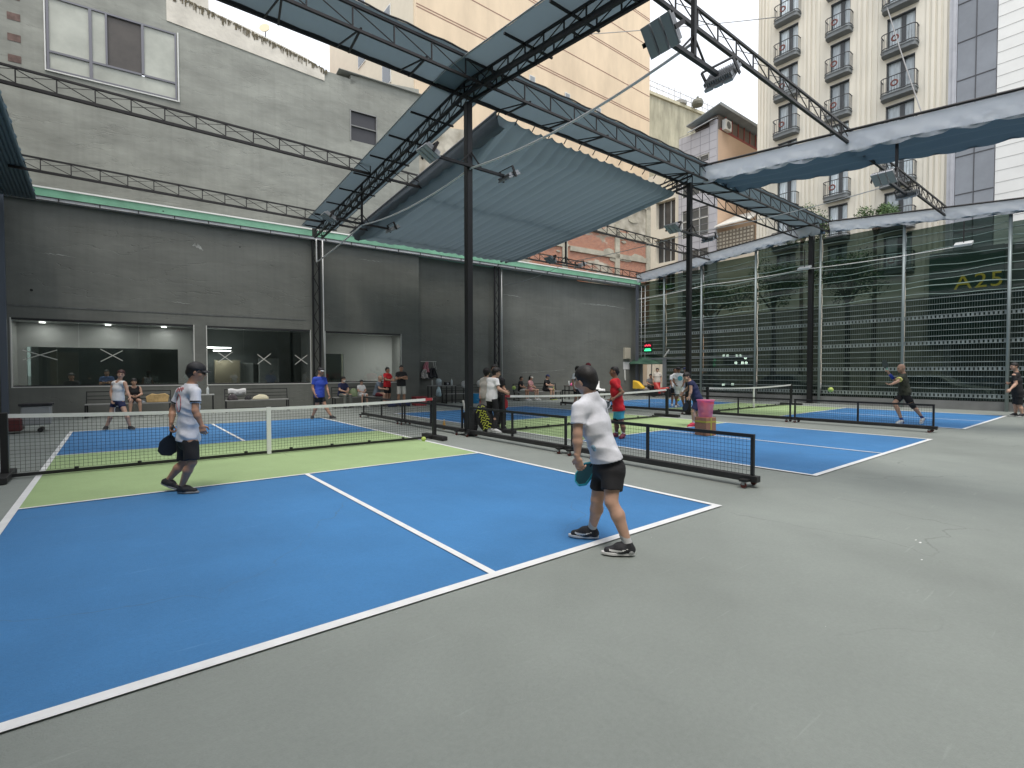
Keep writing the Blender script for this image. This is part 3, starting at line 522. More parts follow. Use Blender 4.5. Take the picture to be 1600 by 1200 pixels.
for ci,(c,wd_) in enumerate(COLS):
    for fi,z in enumerate(FLO):
        if ci not in first:
            b0_=z-2.2
            f=MB().box(33.25,c-wd_/2,z-2.25,33.3,c+wd_/2,z).build('window',CUR,ht)
            g=MB(); g.box(33.0,c-wd_/2,z-.06,33.24,c+wd_/2,z-.001); 
            for y in (c-wd_/2+.03,c-.05,c+wd_/2-.03): g.box(33.14,y-.035,z-2.25,33.24,y+.035,z-.07)
            g.box(33.15,c-.2,z-2.25,33.235,c+.02,z-.07); g.build('window_frame',IR,f)
            # balcony with rounded corners
            hw=wd_/2+.16; pr=.62; pts=[(33,c-hw)]
            for a_ in np.linspace(0,PI/2,5): pts.append((33-pr+.2*(1-math.sin(a_))+0,c-hw+.2*(1-math.cos(a_))*1.0))
            pts=[(32.999,c-hw),(33-pr+.22,c-hw),(33-pr+.08,c-hw+.06),(33-pr,c-hw+.2),(33-pr,c+hw-.2),(33-pr+.08,c+hw-.06),(33-pr+.22,c+hw),(32.999,c+hw)]
            zb=z-2.45
            s=MB().prism([(x,y,zb) for x,y in pts],(0,0,.22)); s.prism([(32.999,c-hw-.04,zb+.221),(33-pr+.2,c-hw-.04,zb+.221),(33-pr-.05,c-hw+.16,zb+.221),(33-pr-.05,c+hw-.16,zb+.221),(33-pr+.2,c+hw+.04,zb+.221),(32.999,c+hw+.04,zb+.221)],(0,0,.07)); s=s.build('balcony',BS,ht)
            r=MB(); P=[V(x,y,zb+.3) for x,y in pts]
            for h in (.08,.95): r.tube([p+V(0,0,h) for p in P],.03,6)
            for i in range(len(P)-1):
                n_=max(1,int(np.linalg.norm(P[i+1]-P[i])/.13))
                for k in range(n_): p=P[i]+(P[i+1]-P[i])*k/n_; r.tube([p,p+V(0,0,.95)],.011,4)
            rr=r.build('railing',IR,s)
            o_=MB(); oc=V(33-pr-.05,c+.12,zb+.78); o_.tube([oc+V(0,math.cos(t_)*.16,math.sin(t_)*.16) for t_ in np.linspace(0,2*PI,17)],.05,6,caps=False); o_=o_.build('ring_ornament',RD,s)
            first[ci]=(f,s,z,f.children[0],rr,o_)
        else:
            f,s,z0,ff,rr,oo=first[ci]
            for src,chs in ((f,[ff]),(s,[rr,oo])):
                n1=src.copy(); COL.objects.link(n1); n1.parent=ht; n1.location=(0,0,z-z0); WL[n1.name]=WL[ht.name]
                for x in chs: y=x.copy(); COL.objects.link(y); y.parent=n1
# grey glass tower and white tiled tower at the right
gtw=thing('glass_tower','dark grey glass office front between the hotel and white tower','building',(36,3.6,0))
MB().box(33,2.6,8.4,46,4.64,34).build('wall',mat('office_stone',(.45,.45,.47),.6,nscale=2,namt=.08),gtw)
GG=mat('tinted_glass',(.16,.175,.195),.08,spec=1,nscale=.4,namt=.2); m=MB(); m.box(32.9,2.62,8.4,32.999,4.25,34); m.build('glazing',GG,gtw)
m=MB(); 
for k in range(12): z=9.4+k*2.15; m.box(32.87,2.62,z,32.899,4.25,z+.05)
m.box(32.868,3.43,8.4,32.899,3.47,34); m.build('glazing_bars',mat('bar_dark',(.05,.05,.055),.4),gtw)
m=MB(); m.box(32.85,4.27,0,32.999,4.62,34); m.box(32.8,4.33,0,32.849,4.45,34); m.build('stone_pier',mat('pier_grey',(.44,.45,.48),.6,nscale=2,namt=.1),gtw)
DG=mat('shopfront_green',(.012,.05,.033),.45,spec=.5); m=MB(); m.box(32.7,2.1,3.0,32.999,5.3,8.39); m.build('shop_fascia',DG,gtw)
textmesh('A25  +',1.16,(32.68,4.16,6.14),(0,-1,0),(0,0,1),'lettering',mat('gold_letters',(1,.72,.06),.5),gtw,.03,1.12)
MB().box(33,-6,0,46,4.64,8.39).build('ground_storey',mat('stone_dark',(.12,.12,.11),.6,nscale=1,namt=.2),gtw)
wtw=thing('white_tower','white stone clad tower with fine horizontal joints','building',(36,0,8.4))
MB().box(32.95,-9,8.4,46,2.58,34).build('wall',mat('white_cladding',(.78,.78,.75),.5,nscale=1,namt=.04),wtw); m=MB()
for k in range(40): z=8.6+k*.64; m.box(32.94,-9,z,32.949,2.58,z+.025)
m.build('cladding_joint',mat('joint_grey',(.42,.42,.4),.7),wtw)
# ---------------------------------------------------------------- trees in the street
BK=mat('bark',(.12,.09,.07),.9,nscale=6,namt=.3); LG=[mat('leaf_a',(.05,.10,.03),.6,nscale=2,namt=.5),mat('leaf_b',(.085,.15,.045),.6,nscale=2,namt=.5)]
def tree(x,y,h,r,label,seed,n=2600,leaf=.16,z0=-.1,rz=1.0):
    R=random.Random(seed); t=thing('street_tree',label,'tree',(x,y,z0),'trees along the street')
    m=MB(); top=V(x,y,z0+h-r); m.tube([(x,y,z0),(x+.1,y,z0+h*.3),top],[.17,.13,.08],8); cl=[]
    for k in range(9):
        a=R.uniform(0,2*PI); e=R.uniform(-.1,1.2); p=top+V(math.cos(a)*math.cos(e),math.sin(a)*math.cos(e),math.sin(e)*rz)*r*R.uniform(.45,.8); m.tube([top-V(0,0,R.uniform(.3,1)),(top+p)/2+V(0,0,-.1),p],[.06,.04,.02],5); cl.append((p,r*R.uniform(.3,.5)))
    m.build('trunk',BK,t); m=MB()
    for k in range(n):
        c,cr=R.choice(cl); d=nrm([R.gauss(0,1) for _ in range(3)]); p=c+d*cr*R.uniform(.3,1)**.6; a=nrm([R.gauss(0,1) for _ in range(3)]); b=nrm(np.cross(a,d)+.001); s=leaf*R.uniform(.6,1.3); m.add([p,p+a*s*.5+b*s*.22,p+a*s,p+a*s*.5-b*s*.22],[(0,1,2,3)],R.random()<.35)
    m.build('crown',LG,t)
tree(22.4,13.2,7.2,2.0,'leafy street tree behind the screen near the corner door',1)
tree(22.4,9.6,7.6,1.9,'leafy street tree behind the screen left of the dark post',2)
tree(22.6,6.2,7.6,2.0,'leafy street tree behind the third bay of the screen',3)
tree(24.0,-1.75,10.6,1.5,'tree whose leaf tips show at the right edge before the white tower',4,leaf=.25)
tree(30.5,11.5,12.4,1.6,'leafy treetop rising over the screen below the hotel balconies',5)
tree(30.5,7.4,11.6,1.3,'small treetop above the screen at the foot of the hotel',6)
# ================================================================ STEEL ROOF FRAME
STL=mat('black_steel',(.020,.017,.016),.45,metal=.2,nscale=6,namt=.3); STL2=mat('dark_steel_post',(.012,.012,.013),.45,metal=.1)
def truss_parts(p,q,h,par,pitch=.66,tc=.045,bc=.065,names=True,xcross=True):
    p=V(*p);q=V(*q);L_=np.linalg.norm(q-p);d=(q-p)/L_;dz=V(0,0,h)
    MB().beam(p,q,tc).build('top_chord',STL,par); MB().beam(p-dz,q-dz,bc).build('bottom_chord',STL,par)
    m=MB(); n_=max(2,int(round(L_/pitch)))
    for k in range(n_+1):
        a=p+d*L_*k/n_; m.beam(a-V(0,0,tc/2),a-dz+V(0,0,bc/2),.024)
        if k<n_:
            b=p+d*L_*(k+1)/n_; m.beam(a-V(0,0,.03),b-dz+V(0,0,.04),.016)
            if xcross: m.beam(a-dz*.55,b-V(0,0,.03),.010)
    m.build('lattice',STL,par)
def truss(p,q,h,label,group=None,**k):
    t=thing('roof_truss',label,'roof truss',p,group); truss_parts(p,q,h,t,**k); return t
h=.36
truss((-7.4,11.9,7.78+.1),(1.0,11.9,7.88),h,'black lattice truss crossing below the wide window of the grey building','lattice roof trusses')
truss((-7.4,16.35,7.46),(1.0,16.35,7.46),h,'black lattice truss just above the green gutter on the left','lattice roof trusses')
truss((1.6,11.9,7.86),(10.1,11.9,7.86),h,'lattice truss running from the left roof beam in under the blue canopy','lattice roof trusses')
truss((1.6,16.35,7.46),(10.1,16.35,7.46),h,'lattice truss behind the lower edge of the blue canopy beside the left beam','lattice roof trusses')
truss((10.5,11.9,7.86),(20.2,11.9,7.86),h,'lattice truss crossing the cream house windows right of the canopy','lattice roof trusses')
truss((10.5,16.35,7.46),(20.2,16.35,7.46),h,'lattice truss crossing the exposed brick wall','lattice roof trusses')
truss((1.6,2.1,7.86),(20.2,2.1,7.86),h,'long lattice truss crossing the white sky and the hotel front','lattice roof trusses')
CAN=sheetmat('blue_grey_canvas',(.185,.24,.27),.22,rough=.75,nscale=2.2)
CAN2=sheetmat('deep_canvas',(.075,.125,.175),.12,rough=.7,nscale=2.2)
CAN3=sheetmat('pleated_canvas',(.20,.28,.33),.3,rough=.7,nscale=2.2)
CANL=sheetmat('backlit_canvas',(.72,.75,.79),.42,rough=.7,nscale=3)  # canvas lit through from above, its brightness put into the colour
# ridge beam along x at y 6.9 : two trusses and a canvas strip over them
rb=thing('ridge_beam','black ridge beam of paired lattice trusses running left to right over the courts','roof beam',(0,6.9,8.2))
for (x0,x1) in ((-7.4,20.2),):
    for y in (6.15,7.45):
        if y<7: truss_parts((x0,y,8.16),(x1,y,8.16),.42,rb,pitch=.8,tc=.05,bc=.05,xcross=False)
        else: MB().beam((x0,y,8.14),(10.3,y,8.14),.06).build('bottom_chord',STL,rb); truss_parts((10.31,y,8.16),(x1,y,8.16),.42,rb,pitch=.8,tc=.05,bc=.05,xcross=False)
    m=MB()
    for k in range(21): x=x0+.4+k*1.36; m.beam((x,6.15,7.8),(x+.25,7.45,8.1),.035); m.beam((x,6.15,7.8),(x-.0,7.45,8.12),.025); 
    m.build('cross_bar',STL,rb)
cs=thing('canopy_strip','long blue grey canvas strip lying over the ridge beam','canvas strip',(0,6.9,8.25)); m=MB()
xs=np.linspace(-7.4,20.2,140); m.grid([[V(x,y,8.23+.008*math.sin(x*9)) for x in xs] for y in (6.1,6.5,6.9,7.3,7.5)]); m.build('canvas',CAN,cs,smooth=True)
m=MB(); m.tube([(x,6.09,8.235+.015*math.sin(x*7)) for x in xs],.018,5); m.tube([(x,7.51,8.235) for x in xs],.018,5); m.build('hem',STL,cs)
# cross beams along y
def crossbeam(xc,label,lab2,y0=-4.5,y1=17.9,full=True):
    t=thing('roof_beam',label,'roof beam',(xc,6.9,8.1))
    for dx in (-.13,.13):
        for (a,b) in ((6.9,y1),(y0,6.9)):
            truss_parts((xc+dx,a,roofz(a)-.10),(xc+dx,b,roofz(b)-.10),.28,t,pitch=.55,tc=.045,bc=.06,xcross=False)
    m=MB(); 
    ys=np.arange(y0+.3,y1,1.28)
    for y in ys: m.beam((xc-.62,y,roofz(y)-.08),(xc+.62,y,roofz(y)-.08),.04); m.beam((xc-.15,y,roofz(y)-.38),(xc+.15,y,roofz(y)-.38),.03)
    m.build('cross_bar',STL,t)
    s=thing('canopy_strip',lab2,'canvas strip',(xc,6.9,8.2)); m=MB(); yy=np.linspace(y0,y1,120)
    m.grid([[V(xc+dx,y,roofz(y)+.0-.02*(1-(dx/.62)**2)+.006*math.sin(y*8)) for y in yy] for dx in np.linspace(-.62,.62,6)]); m.build('canvas',CAN,s,smooth=True)
    m=MB(); 
    for dx in (-.635,.635): m.tube([(xc+dx,y,roofz(y)+.01) for y in yy],.018,5)
    m.build('hem',STL if 0 else mat('hem_pale',(.35,.37,.38),.6),s)
crossbeam(1.3,'black double lattice beam rising from the rear wall through the near centre post','blue grey canvas strip over the beam at the near centre post')
t=thing('roof_beam','black double lattice beam over the far centre post, edging the big canopy','roof beam',(10.26,6.9,8.1))
for dx in (-.15,.15):
    for (a,b) in ((6.9,17.4),): truss_parts((10.26+dx,a,roofz(a)-.0),(10.26+dx,b,roofz(b)-.0),.3,t,pitch=.6,xcross=False)
t=thing('roof_beam','black lattice edge beam along the top of the street screen','roof beam',(20.35,6.9,8.1))
for (a,b) in ((6.9,16.7),(-5,6.9)): truss_parts((20.35,a,roofz(a)),(20.35,b,roofz(b)),.25,t,pitch=.8,xcross=False)
# posts
def post(x,y,label,h,w=.15):
    t=thing('steel_post',label,'post',(x,y,0)); MB().obox(V(x,y,h/2+.012),V(1,0,0),V(0,1,0),V(0,0,1),w/2,w/2,h/2-.012).build('shaft',STL2,t,bevel=.012)
    m=MB(); m.box(x-.16,y-.16,.012,x+.16,y+.16,.03); m.build('base_plate',STL2,t); return t
post(1.3,6.95,'square black steel post nearest the camera between the first two courts',7.7)
post(10.26,6.9,'square black steel post between the second and third courts',7.9,.15)
post(20.2,6.9,'black steel post standing against the street screen',7.9,.2)
for s,lab in ((0.12,'black latticed wall post beside the blue shirted player'),(8.95,'black latticed wall post behind the group at the net')):
    t=thing('wall_post',lab,'post',wp(s,-.14,0)); z1=7.05 if s<1 else 6.85; k0=0. if s<1 else .1
    m=MB()
    for a in (-.13,.13): m.beam(wp(s+a,-.1+k0,0),wp(s+a,-.1+k0,z1),.07,up=WN)
    m.build('shaft',STL2,t); m=MB()
    for k in range(17): z=.2+k*.4; sg=1 if k%2 else -1; m.beam(wp(s-.1*sg,-.1+k0,z),wp(s+.1*sg,-.1+k0,z+.4),.025,up=WN)
    m.build('lattice',STL,t)
    if s<1: MB().tube([wp(.08,-.1,7.6),wp(.08,-.1,7.05)],.1,8).build('cap',STL,t)
t=thing('corner_column','bluish steel corner column where the rear wall meets the street screen','post',(20.1,16.75,0)); m=MB(); m.box(20.0,16.62,0,20.14,16.76,6.8); m.build('shaft',mat('post_bluegrey2',(.10,.11,.13),.5),t)
# ---------------------------------------------------------------- big pleated canopy
def fold(y,amp,x): return 0
cp=thing('canopy','big pleated blue grey canvas canopy hanging between the ridge and rear wall','canopy',(6.5,12.5,7.8)); m=MB()
XA,XB=2.62,10.42; nx,ny=330,90; G=[]
for j in range(ny):
    y=7.55+(18.15-.094*XA*0-7.55)*j/(ny-1); row=[]
    for i in range(nx):
        x=XA+(XB-XA)*i/(nx-1); ye=7.55+(18.25-.094*(x-1.3)-7.55-.35)*j/(ny-1); t_=(x-XA)/(XB-XA); ph=(t_**1.15)*21*2*PI; t2=j/(ny-1)
        fl=.5+.5*math.cos(ph); z=roofz(ye)-.05-.38*min(1,t_*28)*min(1,(ye-7.5)*(.45+2.2*t_)+.55*t_)*min(1,(18.6-ye)*.45)-.085*(abs(math.sin(ph/2))**.8)*(.75+.25*math.sin(3*t2+i*.02)) -.07*math.sin(PI*t2)+.02*math.sin(11*t2+ph*.3)
        row.append(V(x+.03*math.sin(5*t2+t_*9),ye,z))
    G.append(row)
m.grid(G); m.build('canvas',CAN,cp,smooth=True)
m=MB()                                                       # gathered leading edge, paler where light falls through
yy=np.linspace(7.6,17.6,130)
A_=[V(XA-.02,y,roofz(y)+.0) for y in yy]; B_=[V(XA+.06,y,roofz(y)-.26-.05*abs(math.sin(y*4.2))) for y in yy]; C_=[V(XA+.24,y,roofz(y)-.28-.07*abs(math.sin(y*4.2))) for y in yy]; D_=[V(XA+.34,y,roofz(y)-.22) for y in yy]
m.grid([A_,B_,C_,D_]); m.build('valance',sheetmat('valance_grey',(.16,.18,.20),.35,nscale=5),cp,smooth=True)
MB().tube([(XA-.05,7.5,roofz(7.5)+.01),(XA-.05,17.8,roofz(17.8)+.01)],.035,8).build('front_bar',mat('bar_grey',(.16,.16,.17),.5),cp)
m=MB()
for k in range(14):                                          # hangers on the ridge rail
    x=XA+(XB-XA)*k/13; m.beam((x,7.5,8.14),(x,7.62,8.02),.02)
m.build('rail_ties',STL,cp)
# green scalloped sheet along the gutter under the canopy edge
gs=MB(); n_=200; ss=np.linspace(1.6,9.6,n_)
gs.strip([wp(s,.15,7.12-.0187*(s+9.45)*1.0+.02) for s in ss],[wp(s,.10,7.12-.0187*(s+9.45)+.20+.07*abs(math.sin(s*3.6))) for s in ss])
tag(gs.build('gutter_skirt',sheetmat('green_skirt',(.22,.45,.33),.4,nscale=4)),'pale green scalloped sheet edge between the canopy and the gutter','canvas strip')
# retracted canopies gathered beside beams
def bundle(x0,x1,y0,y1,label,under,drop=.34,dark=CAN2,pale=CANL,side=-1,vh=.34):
    t=thing('canopy',label,'canopy',((x0+x1)/2,(y0+y1)/2,roofz((y0+y1)/2))); yy=np.linspace(y0,y1,240)
    m=MB(); G=[]
    for i in range(28):
        f=i/27; row=[]
        for y in yy:
            sc_=abs(math.sin(y*PI/.72)); x=x0+.12+(x1-x0-.12)*f-(.14*(1-sc_) if i==27 else 0)
            row.append(V(x,y,roofz(y)-drop+.10*f-.06*math.cos(f*2*PI*3)+.03*math.sin(y*2.1+f*4)))
        G.append(row)
    m.grid(G); m.build('canvas',dark,t,smooth=True)
    m=MB(); r0=[V(x0,y,roofz(y)+.02) for y in yy]; r1=[V(x0+.03,y,roofz(y)-vh*.35+.02*math.sin(y*1.3)) for y in yy]; r2=[V(x0+.10+.04*math.sin(y*2.3)+.02*math.sin(y*13),y,roofz(y)-vh*.8-.03*math.sin(y*1.9)) for y in yy]; r3=[V(x0+.15,y,roofz(y)-vh-.09*abs(math.sin(y*PI/.72))) for y in yy]
    G=[]
    for i in range(11):
        f=i/10; row=[]
        for j,y in enumerate(yy):
            a_,b_=(r0,r1) if f<.33 else (r1,r2) if f<.75 else (r2,r3); g_=f/.33 if f<.33 else (f-.33)/.42 if f<.75 else (f-.75)/.25
            p=a_[j]+(b_[j]-a_[j])*g_; wv=.022*math.sin(y*9+f*7+1.7*math.sin(y*1.3))+.014*math.sin(y*23-f*9); row.append(p+V(wv*f,0,.008*math.sin(y*5+f*20)))
        G.append(row)
    m.grid(G); m.build('valance',pale,t,smooth=True)
    MB().tube([(x0-.04,y0,roofz(y0)+.05),(x0-.04,(y0+y1)/2,roofz((y0+y1)/2)+.05),(x0-.04,y1,roofz(y1)+.05)],.035,6).build('front_bar',STL,t)
    return t
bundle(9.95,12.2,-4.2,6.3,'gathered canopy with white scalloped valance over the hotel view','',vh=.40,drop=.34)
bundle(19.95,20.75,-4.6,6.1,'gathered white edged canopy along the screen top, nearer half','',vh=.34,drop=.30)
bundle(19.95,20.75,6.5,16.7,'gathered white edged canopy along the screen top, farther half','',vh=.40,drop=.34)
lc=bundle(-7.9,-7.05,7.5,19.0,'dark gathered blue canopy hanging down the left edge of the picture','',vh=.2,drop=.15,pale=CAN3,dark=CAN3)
m=MB(); 
for k in range(9): x=-7.85+k*.09; m.tube([(x,7.5,roofz(7.5)-.2),(x+.02,13,roofz(13)-.23),(x,18.9,roofz(18.9)-.2)],.05,6)
m.build('pleat',CAN3,lc,smooth=True)
# ---------------------------------------------------------------- floodlights
LS=mat('lamp_casing',(.36,.37,.38),.4,metal=.5); LF=mat('lamp_glass',(.30,.34,.35),.15,spec=.9)
def flood(c,dirx,tilt,name,label):
    """flat finned LED flood on the end of an arm"""
    t=thing('floodlight',label,'floodlight',c,'floodlights on the hanging arms'); c=V(*c)
    X=V(1,0,0) if abs(dirx[1])>.5 else V(0,1,0); d=nrm(dirx); N_=nrm(d*math.sin(tilt)-V(0,0,1)*math.cos(tilt)); Y=np.cross(N_,X)
    m=MB(); 
    for k in (-1,0,1): m.obox(c+X*k*.155,X,Y,N_,.07,.20,.022)
    m.obox(c-N_*.035,X,Y,N_,.23,.03,.012); m.build('casing',LS,t,bevel=.006)
    m=MB()
    for k in (-1,0,1): m.obox(c+X*k*.155+N_*.026,X,Y,N_,.055,.185,.003)
    m.build('lamp_glass',LF,t); m=MB()
    for k in range(-6,7): m.obox(c+X*k*.036-N_*.06,X,Y,N_,.004,.16,.03)
    m.build('fins',LS,t); m=MB()
    for sg in (-1,1): m.obox(c+X*.25*sg-N_*.08,X,Y,N_,.008,.03,.13)
    m.obox(c-N_*.21,X,Y,N_,.255,.03,.008); m.build('yoke',STL,t); return t
def rig(x,y,z,top,label,la,lb,post_=False,arm=.95,tl=.5):
    t=thing('floodlight_rig',label,'floodlight rig',(x,y,z)); 
    if not post_: MB().beam((x,y,z),(x,y,top),.06).build('drop_rod',STL2,t)
    MB().beam((x-arm,y,z+.0),(x+arm,y,z),.06).build('arm',STL2,t); m=MB()
    o=.0 if not post_ else .08
    m.beam((x-.28,y,z+.04),(x,y,z+.32),.025); m.beam((x+.28,y,z+.04),(x,y,z+.32),.025); m.build('brace',STL,t)
    flood((x-arm-.16,y,z-.0),(-1,0,0),tl,'',la); flood((x+arm+.16,y,z-.0),(1,0,0),tl,'',lb)
rig(1.3,1.15,5.93,7.7,'hanging lamp arm against the white sky','big floodlight with three lit panels against the sky, left end of the nearest arm','floodlight nearest the hotel, right end of the arm against the sky',arm=.62,tl=.9)
rig(1.3,6.83,6.22,7.8,'lamp arm fixed across the near centre post','floodlight at the canopy edge left of the near centre post','floodlight just right of the near centre post',post_=True)
rig(1.3,13.35,6.4,7.7,'lamp arm hanging by a thin rod near the rear wall gutter','pale floodlight left of the rod above the wall window','floodlight right of the rod against the blue canopy')
rig(10.26,1.1,6.1,7.5,'lamp arm hanging in front of the hotel balconies','floodlight left of the rod in front of the hotel','floodlight right of the rod in front of the hotel',arm=.8)
rig(10.26,6.8,6.15,7.8,'lamp arm fixed across the far centre post','square floodlight left of the far centre post','flat floodlight right of the far centre post',post_=True)
rig(10.26,12.9,6.2,7.6,'lamp arm hanging in front of the brick wall','floodlight left of the rod before the brick wall','floodlight right of the rod before the brick wall',arm=.75)
for (y,lab) in ((7.05,'small pale floodlight on the dark post of the street screen'),(1.5,'small pale floodlight high on the screen by the gold letters')):
    t=thing('floodlight',lab,'floodlight',(20,y,6.25),'floodlights on the hanging arms'); m=MB(); m.obox(V(19.85,y,6.25),V(0,1,0),nrm((1,0,.5)),nrm((-.5,0,1)),.26,.16,.05); m.build('casing',mat('casing_pale',(.62,.64,.64),.35),t,bevel=.015); MB().beam((19.85,y,6.3),(19.85,y,7.1),.03).build('bracket',STL,t)
t=thing('floodlight','dark floodlight frame poking in at the left edge below the gathered canopy','floodlight',(-7.7,13.2,6.6),'floodlights on the hanging arms'); m=MB(); m.obox(V(-7.55,13.3,6.55),V(1,0,0),V(0,1,0),V(0,0,1),.30,.16,.03); m.obox(V(-7.5,13.3,6.68),V(1,0,0),V(0,1,0),V(0,0,1),.25,.02,.02); m.build('casing',STL,t)
# white cables sagging between rigs
CW=mat('cable_white',(.72,.72,.70),.5)
def cable(P,label,r=.018,name='cable',sag=.25,m_=None):
    out=[]
    for i in range(len(P)-1):
        a=V(*P[i]);b=V(*P[i+1])
        for k in range(12): f=k/12; out.append(a+(b-a)*f-V(0,0,sag*4*f*(1-f)))
    out.append(V(*P[-1])); tag(MB().tube(out,r,6).build(name,m_ or CW,smooth=True),label,'cable')
cable([wp(.1,-.3,6.95),wp(.1,-.32,6.0),(1.3,13.35,6.36)],'white cable looping from the wall post to the lamp by the gutter',sag=.04,r=.026)
cable([(1.3,13.35,6.36),(1.3,6.83,6.18),(1.3,1.15,6.15)],'white cable sagging across the blue canopy past the near centre post',sag=.20,r=.022)
cable([(10.26,12.9,6.25),(10.26,6.8,6.2),(10.26,1.1,6.2)],'thin grey cable strung between lamps over the second row of posts',sag=.1,r=.012,m_=mat('cable_grey',(.45,.46,.46),.5))
cable([(20.0,16.6,5.9),(19.9,12,6.15),(19.9,7.05,6.2),(19.9,1.5,6.2)],'white cable strung along the street screen between two lamps',sag=.06,r=.018)
cable([wp(9.2,-.3,5.9),(10.26,12.9,6.2)],'thin cable from the rear wall to the lamps before the bricks',sag=.15,r=.010,m_=MATS['cable_grey'])
def pipe(P,label,r=.03): tag(MB().tube(P,r,8).build('downpipe',CW,smooth=True),label,'pipe')
pipe([wp(.36,-.22,6.95),wp(.38,-.22,3),wp(.42,-.22,1.2)],'white conduit running down the wall post beside the blue shirted player',.024)
pipe([wp(9.22,-.02,6.75),wp(9.24,-.02,1.2)],'white conduit running down the latticed wall post behind the net group',.022)
pipe([(20.22,16.5,6.7),(20.22,16.5,2.3)],'left one of two thin white pipes in the corner by the street screen',.02); pipe([(20.26,16.25,6.7),(20.26,16.25,2.3)],'right one of two thin white pipes in the corner by the street screen',.02)
# faint wires in the sky
for i,(a,b,lab) in enumerate([((12.6,45,33),(33,13.9,27),'thin overhead wire crossing the white sky to the hotel'),((33,9.2,31),(31.5,5,14.5),'thin overhead wire falling across the hotel front')]):
    cable([a,b],lab,r=.03,sag=.6,name='overhead_wire',m_=mat('wire_grey',(.35,.35,.35),.6))
# ---------------------------------------------------------------- street screen : film, slats and posts
FILM=bpy.data.materials.new('dark_green_film'); FILM.use_nodes=True; t_,N,L=nodes(FILM); N.clear()
o=N.new('ShaderNodeOutputMaterial'); tp=N.new('ShaderNodeBsdfTransparent'); tp.inputs['Color'].default_value=(.33,.43,.37,1); d=N.new('ShaderNodeBsdfPrincipled'); d.inputs['Base Color'].default_value=(.010,.022,.016,1); d.inputs['Roughness'].default_value=.18; d.inputs['Specular IOR Level'].default_value=.35
tc=N.new('ShaderNodeTexCoord'); mp=N.new('ShaderNodeMapping'); mp.inputs['Scale'].default_value=(1,.5,3.2); n=N.new('ShaderNodeTexNoise'); n.inputs['Scale'].default_value=1.4; n.inputs['Detail'].default_value=4; bp=N.new('ShaderNodeBump'); bp.inputs['Strength'].default_value=.6; bp.inputs['Distance'].default_value=.05
L.new(tc.outputs['Object'],mp.inputs[0]); L.new(mp.outputs[0],n.inputs['Vector']); L.new(n.outputs['Fac'],bp.inputs['Height']); L.new(bp.outputs[0],d.inputs['Normal'])
r=N.new('ShaderNodeMapRange'); r.inputs['To Min'].default_value=.50; r.inputs['To Max'].default_value=.80; L.new(n.outputs['Fac'],r.inputs['Value']); mx=N.new('ShaderNodeMixShader'); L.new(r.outputs[0],mx.inputs[0]); L.new(tp.outputs[0],mx.inputs[1]); L.new(d.outputs[0],mx.inputs[2]); L.new(mx.outputs[0],o.inputs['Surface'])
FILM2=FILM.copy(); FILM2.name='dense_green_film'
for n_ in FILM2.node_tree.nodes:
    if n_.type=='MAP_RANGE': n_.inputs['To Min'].default_value=.72; n_.inputs['To Max'].default_value=.93
WIRE=mat('film_seam',(.36,.46,.42),.35,spec=.6); SLR=mat('shutter_rail',(.32,.36,.35),.4,metal=.4,nscale=3,namt=.3); BAR=mat('shutter_bar',(.06,.08,.075),.5); KERB=mat('kerb_grey',(.21,.215,.21),.7,nscale=2,namt=.12); PP=mat('pole_pale',(.30,.35,.35),.4,metal=.3)
ky=[16.85,14.93,12.52,9.52,6.55,3.43,.30,-2.9,-6.0]
tag(MB().box(20.42,-8,.0,20.62,16.8,.33).build('kerb_wall',KERB),'low grey kerb wall under the street screen','wall')
names=['by the corner door','second from the corner','behind the far net','left of the dark steel post','between the two middle poles','behind the lunging bald player','behind the man in black at the right edge','beyond the right edge']
for i in range(8):
    y1,y0=ky[i],ky[i+1]; t=thing('street_screen','dark green see-through roller screen bay '+names[i],'screen',(20.5,(y0+y1)/2,.33),'bays of the street screen')
    zt=roofz((y0+y1)/2)-.45; zb=.34; yb0=y0+.02
    m=MB(); nz=60; ny=12; G=[]
    for k in range(nz+1):
        z=zb+(zt-zb)*k/nz; G.append([V(20.52+.03*math.sin(z*PI/.19*.5)*(.4 if z<4.3 else 1)+.02*math.sin(y*1.7+z*2),y,z) for y in np.linspace(y0+.02,y1-.02,ny)])
    if i==0:                                                 # doorway opening in the corner bay
        def cut(G_): return G_
        m=MB(); G=[r_ for r_ in G if r_[0][2]>2.3]
    lo_=[r_ for r_ in G if r_[0][2]<4.5]; hi_=[r_ for r_ in G if r_[0][2]>4.3]
    m.grid(hi_); m.build('film',FILM,t,smooth=True); MB().grid(lo_).build('lower_film',FILM2,t,smooth=True)
    m=MB(); z=4.55
    while z<zt-.1:
        pts=[(20.47,y,z+.05*math.sin(y*1.1+z*5)+.02*math.sin(y*3.3+z)) for y in np.linspace(y0+.03,y1-.03,14)]; m.tube(pts,.012 if random.random()<.8 else .018,4); z+=random.uniform(.27,.36)
    m.build('seam_wire',WIRE,t)
    zlow=2.35 if i==0 else zb+.02
    m=MB(); n_=int((y1-y0)/.075)
    for k in range(n_): y=y0+.04+k*.075; m.box(20.44,y,zlow,20.455,y+.014,4.45)
    m.build('slat_bars',BAR,t)
    m=MB(); row=0; z=zb+.12
    while z<4.45:
        if z>zlow:
            if row%4 in (0,):
                for zz in (z,z+.135): m.box(20.40,y0+.03,zz,20.435,y1-.03,zz+.028)
                ns=int((y1-y0)/.13)
                for k in range(ns): y=y0+.05+k*.13; m.box(20.41,y,z+.0281,20.43,y+.075,z+.1349)
            elif row%4==2: m.box(20.40,y0+.03,z,20.435,y1-.03,z+.022)
            else: m.box(20.405,y0+.03,z,20.43,y1-.03,z+.034)
        z+=.235 if row%4 else .33; row+=1
    m.build('slat_rails',SLR,t)
